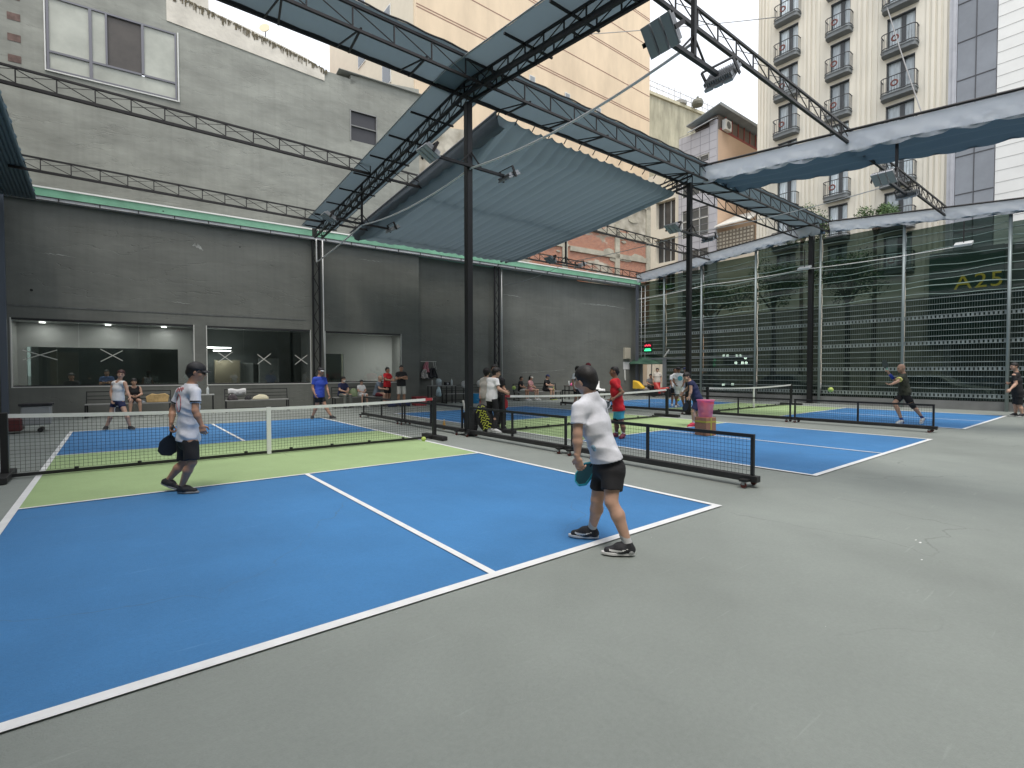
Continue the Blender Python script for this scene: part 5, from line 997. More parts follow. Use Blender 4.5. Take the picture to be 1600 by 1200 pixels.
# cars in the street
CG=mat('car_glass',(.02,.025,.03),.08,spec=1); CWH=mat('headlamp_lit',(1,1,1),.3,emit=((1,1,.96),9))
def car(cx,cy,label,m_,lit=False,flip=1):
    t=thing('parked_car',label,'car',(cx,cy,-.134)); z=-.134; prof=[(-2.2,.35),(-2.2,.75),(-2.05,.92),(-1.45,1.0),(-.85,1.42),(.45,1.45),(1.15,1.0),(1.95,.88),(2.2,.65),(2.2,.32)]
    def P(sc_y,off,x): return [V(cx+x,cy+flip*a*sc_y,z+b+off) for a,b in prof]
    m=MB(); rings=[(-.86,.0,.55,.97),(-.84,.0,1,1),(-.5,.015,1,1),(.5,.015,1,1),(.84,.0,1,1)]
    vs=[];k=len(prof)
    for x in (-.87,-.6,0,.6,.87):
        for a,b in prof: tw=(1-.16*max(0,(b-.9)/.55)) ; vs.append(V(cx+x*tw,cy+flip*a,z+b+(.02 if abs(x)<.5 and b>.9 else 0)))
    fs=[(i*k+j,i*k+(j+1)%k,(i+1)*k+(j+1)%k,(i+1)*k+j) for i in range(4) for j in range(k)]+[tuple(range(k))[::-1],tuple(range(4*k,5*k))]
    m.add(vs,fs); m.build('body',m_,t,bevel=.04)
    for sx2 in (-1,1):
        m=MB(); q=[(-1.25,1.0),(-.8,1.34),(-.1,1.37),(-.1,1.0)]; m.prism([V(cx+sx2*(.875-.10*max(0,b-.95)/.45),cy+flip*a,z+b) for a,b in q],(sx2*.006,0,0)); q=[(-.03,1.0),(-.03,1.37),(.42,1.36),(.95,1.0)]; m.prism([V(cx+sx2*(.875-.10*max(0,b-.95)/.45),cy+flip*a,z+b) for a,b in q],(sx2*.006,0,0)); m.build('side_window',CG,t)
    for a in (-1.4,1.4):
        for sx2 in (-1,1):
            m=MB(); m.tube([V(cx+sx2*.70,cy+flip*a,z+.31),V(cx+sx2*.89,cy+flip*a,z+.31)],.31,18); w_=m.build('wheel',BLK,t); MB().tube([V(cx+sx2*.885,cy+flip*a,z+.31),V(cx+sx2*.90,cy+flip*a,z+.31)],.2,14).build('rim',LS,w_)
    for sx2 in (-1,1): m=MB(); m.obox(V(cx+sx2*.62,cy+flip*2.2,z+.68),V(1,0,0),V(0,1,0),V(0,0,1),.16,.02,.07); m.build('headlight',CWH if lit else LS,t)
car(25.0,3.5,'pale silver car in the street behind the bald player',mat('car_silver',(.70,.70,.70),.3,metal=.3),flip=-1)
car(26.6,10.6,'grey car in the street behind the second screen bay',mat('car_grey',(.35,.36,.37),.3,metal=.3),flip=-1)
car(29.6,18.2,'dark car with glowing headlights in the street near the corner',mat('car_dark',(.05,.05,.06),.3,metal=.3),True,-1)
for i,(u,v) in enumerate(((1131,556),(1137,556),(1151,556),(1157,556))):
    pass
t=thing('shop_lights','row of bright round shop lamps across the street seen through the screen','shop lights',(32,13.5,2.3)); m=MB()
for (u,v) in ((1131,556),(1137,556),(1151,556),(1157,556),(1165,559),(1150,567),(1160,567),(1166,567)): c=px_=CAM+ray(u,v)*((32.2-CAM[0])/ray(u,v)[0]); m.lathe(c,[(.11,0),(.11,-.03)],10,ax=(1,0,0))
m.build('lamp_disc',CWH,t); m=MB(); c=CAM+ray(1150,562)*((32.3-CAM[0])/ray(1150,562)[0]); m.obox(c,V(0,1,0),V(0,0,1),V(1,0,0),1.0,.45,.04); m.build('shop_board',BLK,t)
m=MB()
for (u,v) in ((1113,560),(1113,566),(1117,563),(1113,572),(1116,570)): c=CAM+ray(u,v)*((32.2-CAM[0])/ray(u,v)[0]); m.obox(c,V(0,1,0),V(0,0,1),V(1,0,0),.08,.08,.02)
t=thing('shop_sign','small green lit shop sign left of the shop lamps','sign',(32.2,14.6,2.2)); m.build('green_letters',NG,t)
# ================================================================ PEOPLE  (implicit surfaces meshed with surface nets)
def rcone(P,a,b,ra,rb):
    ab=b-a; l2=ab@ab; t=np.clip(((P-a)@ab)/max(l2,1e-9),0,1); return np.linalg.norm(P-a-t[...,None]*ab,axis=-1)-(ra+(rb-ra)*t)
def ecap(P,a,b,ra,rb,side,k):                              # flattened capsule: k scales the extent along side
    ab=b-a; l2=ab@ab; t=np.clip(((P-a)@ab)/max(l2,1e-9),0,1); d=P-a-t[...,None]*ab; s=d@side; d=d-s[...,None]*side*(1-1/k)
    return np.linalg.norm(d,axis=-1)-(ra+(rb-ra)*t)
def elli(P,c,axes,r):
    q=np.stack([((P-c)@axes[i])/r[i] for i in range(3)],-1); l=np.linalg.norm(q,axis=-1); return (l-1)*min(r)
def smin(a,b,k):
    h_=np.clip(.5+.5*(b-a)/k,0,1); return b+(a-b)*h_-k*h_*(1-h_)
def field(prims,lo,hi,h_,post=None):
    """prims: (fn, centre, reach, blend); evaluated only in their own block"""
    n_=[max(4,int(math.ceil((hi[i]-lo[i])/h_))+1) for i in range(3)]; D=np.full(n_,9.,np.float32)
    ax=[lo[i]+h_*np.arange(n_[i]) for i in range(3)]
    for fn,(plo,phi),k in prims:
        sl=[]; ok=True
        for i in range(3):
            a=int(max(0,math.floor((plo[i]-k-2*h_-lo[i])/h_))); b=int(min(n_[i],math.ceil((phi[i]+k+2*h_-lo[i])/h_)+1))
            if b<=a: ok=False
            sl.append(slice(a,b))
        if not ok: continue
        X,Y,Z=np.meshgrid(ax[0][sl[0]],ax[1][sl[1]],ax[2][sl[2]],indexing='ij'); P=np.stack([X,Y,Z],-1)
        v=fn(P).astype(np.float32); D[tuple(sl)]=smin(D[tuple(sl)],v,k)
    if post is not None:
        X,Y,Z=np.meshgrid(*ax,indexing='ij'); D=post(np.stack([X,Y,Z],-1),D)
    return D,lo
def nets(D,lo,h_):
    S=D<0; n0,n1,n2=D.shape
    c=np.zeros((n0-1,n1-1,n2-1),np.int8)
    for i in(0,1):
        for j in(0,1):
            for k in(0,1): c+=S[i:n0-1+i,j:n1-1+j,k:n2-1+k]
    A=(c>0)&(c<8); idx=-np.ones(A.shape,np.int64); I=np.argwhere(A); idx[A]=np.arange(len(I))
    if len(I)==0: return np.zeros((0,3)),np.zeros((0,4),int)
    acc=np.zeros((len(I),3)); cnt=np.zeros(len(I))
    corners=[(i,j,k) for i in(0,1) for j in(0,1) for k in(0,1)]
    for a in corners:
        for ax in range(3):
            if a[ax]==1: continue
            b=list(a); b[ax]=1
            da=D[I[:,0]+a[0],I[:,1]+a[1],I[:,2]+a[2]]; db=D[I[:,0]+b[0],I[:,1]+b[1],I[:,2]+b[2]]
            m_=(da<0)!=(db<0); t=np.where(m_,da/(da-db+1e-12),0); p=np.array(a,float)[None]+np.zeros((len(I),3)); p[:,ax]+=t
            acc[m_]+=p[m_]; cnt[m_]+=1
    v=(I+acc/np.maximum(cnt,1)[:,None])*h_+lo; F=[]
    for ax in range(3):
        o1,o2=[(1,2),(2,0),(0,1)][ax]
        sl0=[slice(None)]*3; sl1=[slice(None)]*3; sl0[ax]=slice(0,-1); sl1[ax]=slice(1,None)
        E_=S[tuple(sl0)]!=S[tuple(sl1)]; J=np.argwhere(E_); 
        ok=(J[:,o1]>0)&(J[:,o2]>0)&(J[:,o1]<D.shape[o1]-1)&(J[:,o2]<D.shape[o2]-1); J=J[ok]
        if len(J)==0: continue
        e1=np.zeros(3,int);e1[o1]=1;e2=np.zeros(3,int);e2[o2]=1
        q=[J,J-e1,J-e1-e2,J-e2]; ids=np.stack([idx[x[:,0],x[:,1],x[:,2]] for x in q],1); ins=S[J[:,0],J[:,1],J[:,2]]
        ids[~ins]=ids[~ins][:,::-1]; F.append(ids)
    F=np.concatenate(F); F=F[(F>=0).all(1)]; return v,F
def bb(*pts,r=.1):
    a=np.array(pts); return (a.min(0)-r,a.max(0)+r)
def RCC(a,b,ra,rb,c,d,k=.03):
    a=V(*a);b=V(*b); return (lambda P:np.maximum(rcone(P,a,b,ra,rb),(P-c)@d),bb(a,b,r=max(ra,rb)),k)
def RC(a,b,ra,rb,k=.03): a=V(*a);b=V(*b); return (lambda P:rcone(P,a,b,ra,rb),bb(a,b,r=max(ra,rb)),k)
def EC(a,b,ra,rb,side,kk,k=.03): a=V(*a);b=V(*b); return (lambda P:ecap(P,a,b,ra,rb,side,kk),bb(a,b,r=max(ra,rb)*max(kk,1)),k)
def EL(c,axes,r,k=.02): c=V(*c); return (lambda P:elli(P,c,axes,r),bb(c,r=max(r)),k)
def mesh_prims(prims,h_,post=None,pad=.03):
    lo=np.min([p[1][0] for p in prims],0)-pad; hi=np.max([p[1][1] for p in prims],0)+pad
    D,lo=field(prims,lo,hi,h_,post); return nets(D,lo,h_)
def skinmat(name,c): return mat('skin_'+name,c,.5,nscale=9,namt=.08,spec=.4)
SK=skinmat('tan',(.42,.235,.155)); SKL=skinmat('light',(.52,.32,.23)); SKD=skinmat('brown',(.27,.14,.085))
HAIR=mat('hair_black',(.012,.010,.009),.55,nscale=60,namt=.5,bump=.25,bscale=120); HAIRR=mat('hair_red',(.10,.015,.015),.55,nscale=60,namt=.5); EYE=mat('eye_dark',(.02,.015,.012),.3); LIP=mat('lip',(.32,.11,.09),.5)
def clothmat(name,c,**k): return mat('cloth_'+name,c,.85,nscale=14,namt=.07,bump=.12,bscale=60,**k)
def noise3(P,f,s=0):
    return (np.sin(P[...,0]*f+s)*np.cos(P[...,1]*f*1.3+s*2)+np.sin(P[...,2]*f*1.1+P[...,0]*f*.6+s*3)*np.cos(P[...,1]*f*.7-s))*.5
def hand_prims(W,d,nrm_,s,curl,mirror):
    """W wrist, d along the hand, nrm_ palm normal; five fingers of unequal length"""
    d=nrm(d); n_=nrm(nrm_-d*(nrm_@d)); x=np.cross(d,n_)*mirror     # x points to the thumb side
    pr=[RC(W-d*.02*s,W+d*.02*s,.024*s,.024*s,.012*s)]
    pr.append(EC(W+d*.025*s,W+d*.075*s,.014*s,.0135*s,nrm(x),2.7,.012*s))
    for i,(off,L_,dl) in enumerate(((.030,.074,.0),(.010,.082,.004),(-.010,.076,.002),(-.029,.060,-.006))):
        c=curl[i] if hasattr(curl,'__len__') else curl; p=W+d*(.078+dl)*s+x*off*s; a=c*.9+.08; dd=d*math.cos(a)+n_*math.sin(a)+x*off*1.2; dd=nrm(dd); r=.0085*s
        for j,(fr,aa) in enumerate(((.45,c*1.1),(.30,c*.8),(.25,0))):
            q=p+dd*L_*fr*s; pr.append(RC(p,q,r,r*.92,.004*s)); r*=.92; p=q; a+=aa+.05; dd=nrm(d*math.cos(a)+n_*math.sin(a)+x*off*1.0)
    c=curl[0] if hasattr(curl,'__len__') else curl
    p=W+d*.022*s+x*.022*s; q=p+(d*.5+x*.75+n_*.25*(1+c))*.040*s; r2=q+(d*.8+x*.35*(1-c)+n_*(.2+.6*c))*.032*s; pr.append(RC(p,q,.0135*s,.0105*s,.01*s)); pr.append(RC(q,r2,.0100*s,.0085*s,.004*s)); return pr
PEOPLE={}
def person(label,J,face,skin=SK,s=1.0,hres=.012,shirt=None,bottoms=None,shoe=None,hair='short',hairm=None,cap=None,long_sleeve=False,tank=False,sock=None,curlL=.35,curlR=.35,palmL=None,palmR=None,fold=.006,group=None,bare=False,hem=.10,shoe2=None,armk=1.0,leg_len=.85,female=False,loc=None,sleeve=.62,sunglasses=False,mask=False,swoosh=False,handres=None,headup=None,hsz=1.0,slim=1.0,prints=(),trim=None):
    """J: world joints; face: direction the face looks"""
    g=lambda k:J[k]; face=nrm(face); feet=(J['lan']+J['ran'])/2
    base=V(feet[0],feet[1],0) if loc is None else V(*loc)
    t=thing('person',label,'person',base,group); HS=s*hsz
    head,neck,pel=g('head'),g('neck'),g('pel'); sh=(g('ls')+g('rs'))/2; side=nrm(g('rs')-g('ls')); hip=nrm(g('rh')-g('lh'))
    up_t=nrm(neck-pel); front=nrm(np.cross(up_t,side)) ; side=nrm(side-up_t*(side@up_t)); hip=nrm(hip-up_t*(hip@up_t))
    ch=pel+(sh-pel)*.66; bl=pel+(sh-pel)*.28
    K=s*(.93 if female else 1)*slim
    def torso(inf=0,k=.05):
        return [EC(ch+up_t*.0,sh+(neck-sh)*.15-up_t*.05*s,.105*K+inf,.085*K+inf,side,1.42,k),EC(bl,ch,.098*K+inf,.108*K+inf,side,1.36,k),EC(pel+up_t*.0,bl,.105*K+inf,.098*K+inf,hip,1.42,k),
                RC(neck-up_t*.015*s,g('ls')*.8+sh*.2-up_t*.012*s,.050*K+inf,.044*K+inf,k),RC(neck-up_t*.015*s,g('rs')*.8+sh*.2-up_t*.012*s,.050*K+inf,.044*K+inf,k),RC(g('ls')+(g('rs')-g('ls'))*.12-up_t*.012*s,g('rs')+(g('ls')-g('rs'))*.12-up_t*.012*s,.050*K+inf,.050*K+inf,k)]
    def arm(a,e,w_): return [RC(g(a),g(e),.050*s*armk,.038*s*armk,.03),RC(g(e),g(e)+(g(w_)-g(e))*.35,.036*s*armk,.039*s*armk,.02),RC(g(e)+(g(w_)-g(e))*.35,g(w_),.039*s*armk,.024*s,.02)]
    def leg(h1,k1,a1,):
        q=g(k1)+(g(a1)-g(k1))*.32; kd=nrm(g(h1)-g(k1)); bk=-nrm(front)*.012*s
        return [RC(g(h1),g(k1),.082*s,.053*s,.03),RC(g(k1),q+bk,.050*s,.055*s,.02),RC(q+bk,g(a1),.055*s,.032*s,.02)]
    # head frame
    hu=nrm(headup) if headup is not None else nrm((head-neck)*1.0+V(0,0,.12)); fz=nrm(face-hu*(face@hu)); hs=np.cross(fz,hu); axs=(hs,fz,hu)
    def H(x,y,z): return head+(hs*x+fz*y+hu*z)*HS
    big=hres<.0105
    headp=[EL(H(0,-.012,.022),axs,(.076*HS,.096*HS,.096*HS),.02*HS),EL(H(0,.022,-.035),axs,(.058*HS,.066*HS,.075*HS),.03*HS),RC(H(0,.062,-.088),H(0,.055,-.075),.024*HS,.03*HS,.03*HS),
           RC(H(0,.082,.0),H(0,.104,-.026),.011*HS,.015*HS,.012*HS),RC(H(-.03,.080,.02),H(.03,.080,.02),.014*HS,.014*HS,.015*HS),RC(H(-.02,.084,-.058),H(.02,.084,-.058),.010*HS,.010*HS,.012*HS),
           RC(H(-.048,.055,-.022),H(-.048,.055,-.028),.026*HS,.026*HS,.02*HS),RC(H(.048,.055,-.022),H(.048,.055,-.028),.026*HS,.026*HS,.02*HS)]
    for sg in(-1,1): headp.append(EL(H(sg*.080,-.012,-.008),(nrm(hs*1+fz*-.3*sg),fz,hu),(.011*HS,.019*HS,.033*HS),.006*HS))
    neckp=[RC(neck-up_t*.02,H(0,-.02,-.05),.056*K,.053*K,.03)]
    body=torso(-.004)+neckp+arm('ls','le','lw')+arm('rs','re','rw')+leg('lh','lk','la_')+leg('rh','rk','ra_')+[RC(g('la_'),g('la_')+(g('lt')-g('lan'))*.4-V(0,0,.03),.024*s,.022*s,.02),RC(g('ra_'),g('ra_')+(g('rt')-g('ran'))*.4-V(0,0,.03),.024*s,.022*s,.02)]
    v,f=mesh_prims(body+headp if not big else body+headp,hres); allv=[v];allf=[f];n0=len(v); mi=[np.zeros(len(f),int)]
    hr=handres or min(.0045,hres*.55)
    for (w_,e,mir,cu,pm) in (('lw','le',1,curlL,palmL),('rw','re',-1,curlR,palmR)):
        d=nrm(g(w_)-g(e)) if (w_+'d') not in J else nrm(J[w_+'d']); pn=pm if pm is not None else (side*(1 if mir==1 else -1))*1.0+front*.2
        hv,hf=mesh_prims(hand_prims(g(w_),d,nrm(pn),s*1.02,cu,-mir),hr,pad=.015); allv.append(hv); allf.append(hf+sum(len(x) for x in allv[:-1])); mi.append(np.zeros(len(hf),int))
    vv=np.concatenate(allv); ff=np.concatenate(allf); mi=np.concatenate(mi)
    fc=vv[ff[:n0]].mean(1) if 0 else vv[ff].mean(1); q=(fc-head)/HS; lx,ly,lz=q@hs,q@fz,q@hu
    for sg in(-1,1): mi[((lx-sg*.031)**2/.014**2+(lz-.002)**2/.007**2<1)&(ly>.05)]=1
    mi[((lx)**2/.024**2+(lz+.058)**2/.008**2<1)&(ly>.07)]=2
    mi[(np.abs(np.abs(lx)-.031)<.020)&(np.abs(lz-.024-.0)<.005)&(ly>.05)]=3
    meshobj('body',vv,ff,[skin,EYE,LIP,hairm or HAIR],t,smooth=True,mi=mi)
    hm=hairm or HAIR
    K2_=s
    # ---- hair
    if hair!='bald':
        vol={'short':.011,'crop':.005,'thick':.020,'long':.018,'bun':.014,'thin':.008}[hair]
        hp=[EL(H(0,-.016,.028),axs,((.076+vol)*HS,(.096+vol)*HS,(.094+vol)*HS),.02*HS),RC(H(0,-.07,-.03),H(0,-.055,-.07),.052*HS,.036*HS,.03*HS)]
        if hair=='bun': hp.append(RC(H(0,-.12,.05),H(0,-.13,.02),.04*HS,.03*HS,.02*HS)); hp.append(RC(H(0,-.13,.0),H(0,-.12,-.12),.03*HS,.015*HS,.02*HS))
        if hair=='long': hp+= [RC(H(0,-.08,-.02),H(0,-.08,-.16),.06*HS,.045*HS,.03*HS)]
        fl_=.052 if hair!='thin' else .080; sd=len(label)
        def hpost(P,D):
            q=(P-head)/HS; y=q@fz; z=q@hu; x=q@hs
            front_=np.maximum(y-.058-.45*np.maximum(z-.055,-.03)*1.2,-(z-fl_)) if hair!='thin' else np.maximum(y-.015-.05*np.cos(x*40),-(z-.03))
            face_=np.maximum(y-(-.005),0); cut=np.minimum((z-fl_*.9)+0*y,9)
            # remove everything in front of the ears below the hairline
            rem=np.minimum(fl_-z+.10*np.maximum(0,.03-y), y-(-.004+.040*np.clip((z+.01)/.06,0,1)))+.004*noise3(P/HS,110,3) ; D=np.maximum(D,rem*HS*1.0)
            if hair=='thin': D=np.maximum(D,-(np.sqrt((x)**2+(y+.035)**2*.6+(z-.115)**2*1.2)-.030)*HS)
            nape=-.105 if hair!='long' else -.22; D=np.maximum(D,(nape-z)*HS if hair!='bun' else (-.16-z)*HS)
            return D+(.0035*HS*noise3(P,95,sd) if not big else .0022*HS*noise3(P,48,sd))
        v,f=mesh_prims(hp,.005 if big else min(hres,.009),hpost); 
        if len(v): meshobj('hair',v,f,hm,t,smooth=True)
    if cap:
        cm,fwd,brim=cap
        cp_=[EL(H(0,-.012,.038),axs,(.093*HS,.112*HS,.092*HS),.02*HS)]
        def cpost(P,D): q=(P-head)/HS; return np.maximum(D,(.034-q@hu+.12*np.minimum(0,q@fz))*HS)
        v,f=mesh_prims(cp_,min(hres,.009),cpost); co=meshobj('cap',v,f,cm,t,smooth=True)
        m=MB(); G=[]
        for i in range(9):
            a=-1.0+2.0*i/8; r0=.088; row=[]
            for j in range(5):
                rr=r0+.070*j/4*math.cos(a*.75); row.append(H(math.sin(a)*(.086+.01*j/4),-.012+math.cos(a)*.1+(rr-r0)*1.05,.040-.012*(j/4)-.018*math.sin(a)**2))
            G.append(row)
        m.grid(G); m.build('brim',brim or cm,co,smooth=True,solid=.006)
    if sunglasses:
        m=MB(); m.tube([H(-.072,.02,.004),H(-.062,.075,.006),H(-.031,.096,.006),H(0,.098,.008),H(.031,.096,.006),H(.062,.075,.006),H(.072,.02,.004)],.006*HS,5)
        for sg in(-1,1): m.obox(H(sg*.032,.098,-.002),hs,fz,hu,.022*HS,.003,.015*HS)
        m.build('glasses',EYE,t)
    if mask: v,f=mesh_prims([EL(H(0,.052,-.045),axs,(.060*HS,.056*HS,.050*HS),.01)],.008); meshobj('face_mask',v,f,mat('mask_white',(.75,.76,.76),.8),t,smooth=True)
    # ---- shirt
    if shirt is not None and not bare:
        inf=.016*s; sp=torso(inf,.05); ends=[]; cuffs=[]
        for a,e,w_ in (('ls','le','lw'),('rs','re','rw')):
            if tank: continue
            if long_sleeve: sp+=[RC(g(a),g(e),.058*s,.048*s,.03),RC(g(e),g(e)+(g(w_)-g(e))*.93,.048*s,.032*s,.02)]
            else:
                en=g(a)+(g(e)-g(a))*(sleeve+.12); dd_=nrm(g(e)-g(a)); sp.append(RCC(g(a)-up_t*.008*s,en,.057*s,.066*s,g(a)+(g(e)-g(a))*sleeve,dd_,.035)); cuffs.append((g(a)+(g(e)-g(a))*sleeve,dd_))
        hm_p=pel-up_t*hem*s; hmn=up_t; sp.append(EC(pel-up_t*(hem+.03)*s,pel+up_t*.02,.118*K+inf,.112*K+inf,hip,1.40,.05)); nk=neck+up_t*.008
        sd=len(label)*1.7
        def spost(P,D):
            r=P-pel; hgt=r@up_t; sx2=r@side; wr=.55*noise3(P*V(1,1,1.6),17/s,sd)+.9*(.55-np.abs(np.sin(hgt*30/s+sx2*9/s+2.2*noise3(P,9/s,sd))))*(.5+.5*np.sin(sx2*11/s+sd))+.35*noise3(P,44/s,sd*2); low=np.clip(1.2-hgt/(.62*s),.3,1)
            D=D-fold*wr*low
            D=np.maximum(D,-(hgt+hem*s))                            # hem
            nkr=P-nk; D=np.maximum(D,(nkr@up_t)-.004)                # neckline plane
            D=np.maximum(D,-(np.linalg.norm(nkr-(nkr@up_t)[...,None]*up_t*.6,axis=-1)-.062*K)) if not tank else np.maximum(D,-(np.linalg.norm(nkr+up_t*.02,axis=-1)-.105*K))
            for (c,d,o_) in ends:
                m_=(np.linalg.norm(P-(c+d*.05),axis=-1)<.12*s)&(((P-o_)@d)>.04); D=np.where(m_,np.maximum(D,(P-c)@d),D)
            if tank:
                for a in('ls','rs'): D=np.maximum(D,-(np.linalg.norm(P-g(a)-(g(a)-sh)*.35,axis=-1)-.085*s))
            return D
        v,f=mesh_prims(sp,hres,spost); smats=[shirt]; smi=np.zeros(len(f),int); fcn=v[f].mean(1)
        for (pc,pr_,pm_) in prints: smats.append(pm_); smi[np.linalg.norm((fcn-pc)*V(1,1,.8),axis=1)<pr_]=len(smats)-1
        if trim is not None:
            smats.append(trim)
            for (c,d) in cuffs: q_=(fcn-c)@d; smi[(q_>-.022)&(q_<-.006)&(np.linalg.norm(fcn-c,axis=1)<.10)]=len(smats)-1
        if len(smats)>1: so_=meshobj('shirt',v,f,smats,t,smooth=True,mi=smi)
        else: so_=meshobj('shirt',v,f,shirt,t,smooth=True)
        PEOPLE[label]=(v,f,so_)
    # ---- shorts or trousers
    if bottoms is not None:
        bm,ln=bottoms; ip=.008*s; bp_=[EC(pel-up_t*.05*s,pel+up_t*.03*s,.112*s+ip,.096*s+ip,hip,1.36,.04)]; ends=[]
        for h1,k1,a1 in (('lh','lk','la_'),('rh','rk','ra_')):
            if ln<=1.01:
                e=g(h1)+(g(k1)-g(h1))*ln; d=nrm(g(k1)-g(h1)); bp_.append(RCC(g(h1)-up_t*.02,e+d*.04,.090*s,.088*s,e,d,.03)); ends.append((e,d))
            else:
                bp_+=[RC(g(h1),g(k1),.096*s,.072*s,.03),RC(g(k1),g(k1)+(g(a1)-g(k1))*.95,.072*s,.062*s,.02)]; ends.append((g(k1)+(g(a1)-g(k1))*.93,nrm(g(a1)-g(k1))))
        sd=len(label)
        def bpost(P,D):
            D=D-fold*.9*noise3(P*V(1,1,.7),30/s,sd); D=np.maximum(D,(P-pel)@up_t-.07*s)
            for i,(e,d) in enumerate(ends):
                if ln<=1.01: continue
                oth=ends[1-i]; m_=(np.linalg.norm(P-e,axis=-1)<.16*s)&(np.linalg.norm(P-e,axis=-1)<=np.linalg.norm(P-oth[0],axis=-1)); D=np.where(m_,np.maximum(D,(P-e)@d),D)
            return D
        v,f=mesh_prims(bp_,hres,bpost); meshobj('trousers' if ln>1.01 else 'shorts',v,f,bm,t,smooth=True)
    # ---- socks, shoes
    for a1,an,to,kn in (('la_','lan','lt','lk'),('ra_','ran','rt','rk')):
        A=g(a1); T=g(to); Hl=g(an); fd=nrm(T-Hl); upf=V(0,0,1); upf=nrm(upf-fd*(upf@fd)); sd_=np.cross(fd,upf); L_=np.linalg.norm(T-Hl)
        if sock is not None:
            kk=nrm(g(kn)-A); v,f=mesh_prims([RC(A-kk*.05,A+kk*.10*s,.037*s,.040*s,.02)],min(hres,.009),lambda P,D:np.maximum(D,(P-A)@kk-.095*s)); meshobj('sock',v,f,sock,t,smooth=True)
        if shoe is not None:
            up_m,so_m=shoe; r=.036*s
            pr=[EC(Hl+fd*.03+upf*.045*s,Hl+fd*L_*.42+upf*.052*s,.036*s,.038*s,sd_,1.0,.03*s),EC(Hl+fd*L_*.4+upf*.045*s,T-fd*.045+upf*.030*s,.042*s,.027*s,sd_,1.25,.03*s),RC(Hl+fd*.045+upf*.05*s,A+upf*.0,.038*s,.041*s,.02),RC(Hl+fd*.10*s+upf*.06*s,Hl+fd*.13*s+upf*.055*s,.036*s,.036*s,.03)]
            def shp(P,D): 
                z=(P-Hl)@upf; D=np.maximum(D,.014*s-z); return np.maximum(D,np.minimum((P-(A+upf*.02*s))@upf,9))
            v,f=mesh_prims(pr,min(hres,.0065),shp)
            if len(v):
                mi2=np.zeros(len(f),int)
                if swoosh:
                    fc=v[f].mean(1)-Hl; x=fc@fd; z=fc@upf; yc=.030*s+.020*s+.030*s*np.clip((x-.06)/.14,0,1)**1.0; xx=(x-.055)/.15
                    cen=.040*s+.035*s*np.clip(1-xx,0,1)**1.6; th=.011*np.clip(xx,0,1)**.8*np.clip((1.08-xx)*3,0,1)+.001
                    cen=.036*s+.040*s*np.abs(xx-.72)**1.5*np.where(xx<.72,1,1.4); th=np.clip(.010-.009*np.abs(xx-.72)/.75,0,1); mi2[(np.abs(z-cen)<th)&(xx>0)&(xx<1)]=1
                sob=meshobj('shoe',v,f,[up_m,so_m],t,smooth=True,mi=mi2)
                n_=20; ring=[]
                for k in range(n_):
                    a=2*PI*k/n_; cx=math.cos(a); sy=math.sin(a); w_=(.040+.010*(cx>0))*s; ring.append(Hl+fd*(L_/2+cx*L_*.52)+sd_*sy*w_*(1-.15*cx*cx))
                m=MB(); z0,z1=.0,.022*s; hh=.012*s
                P0=[p+upf*z0 for p in ring]; P1=[p+upf*(z1+hh*max(0,-math.cos(2*PI*k/n_))) for k,p in enumerate(ring)]
                m.add(P0+P1,[tuple(range(n_))[::-1],tuple(range(n_,2*n_))]+[(k,(k+1)%n_,n_+(k+1)%n_,n_+k) for k in range(n_)]); m.build('sole',so_m,sob,bevel=.004)
    return t
def paddle(h0,h1,bl,nrm_,label,m_,rim=None,w_=.19,L_=.27,grip=None,body=None):
    """h0 handle end, h1 throat, bl direction of the blade"""
    d=nrm(V(*h1)-V(*h0)); n_=nrm(nrm_-d*(nrm_@d)); x=np.cross(d,n_); t=thing('paddle',label,'paddle',h0); h1=V(*h1)
    MB().tube([V(*h0),h1+d*.03],[.017,.015],10).build('handle',grip or BLK,t,smooth=True)
    P=[]; 
    for a,b in ((-.022,0),(-.07,.045),(-w_/2,.10),(-w_/2,L_-.05),(-w_/2+.05,L_),(w_/2-.05,L_),(w_/2,L_-.05),(w_/2,.10),(.07,.045),(.022,0)): P.append(h1+x*a+d*b-n_*.007)
    MB().prism(P,n_*.014).build('blade',m_,t,bevel=.004)
    if rim: Q=[p+n_*.007 for p in P]; MB().tube(Q+[Q[0]],.011,6,caps=False).build('rim',rim,t)
    return t
def J_px(D,d):
    """joints from photo positions: name: (u, v, extra depth)"""
    return {k:at(a[0],a[1],D+(a[2] if len(a)>2 else 0)) for k,a in d.items()}
VR=V(CR[0],CR[1],0); VF=nrm(V(CF[0],CF[1],0))
def vd(r,f,u=0): return nrm(VR*r+VF*f+V(0,0,u))
def fixfoot(J,h_=.075):
    for a,t_,k in (('lan','lt','la_'),('ran','rt','ra_')):
        if k not in J: J[k]=J[a]+nrm(J[t_]-J[a])*.05+V(0,0,.085)
    return J
def ground(J,keys):
    for k in keys: J[k][2]=.012
    return J
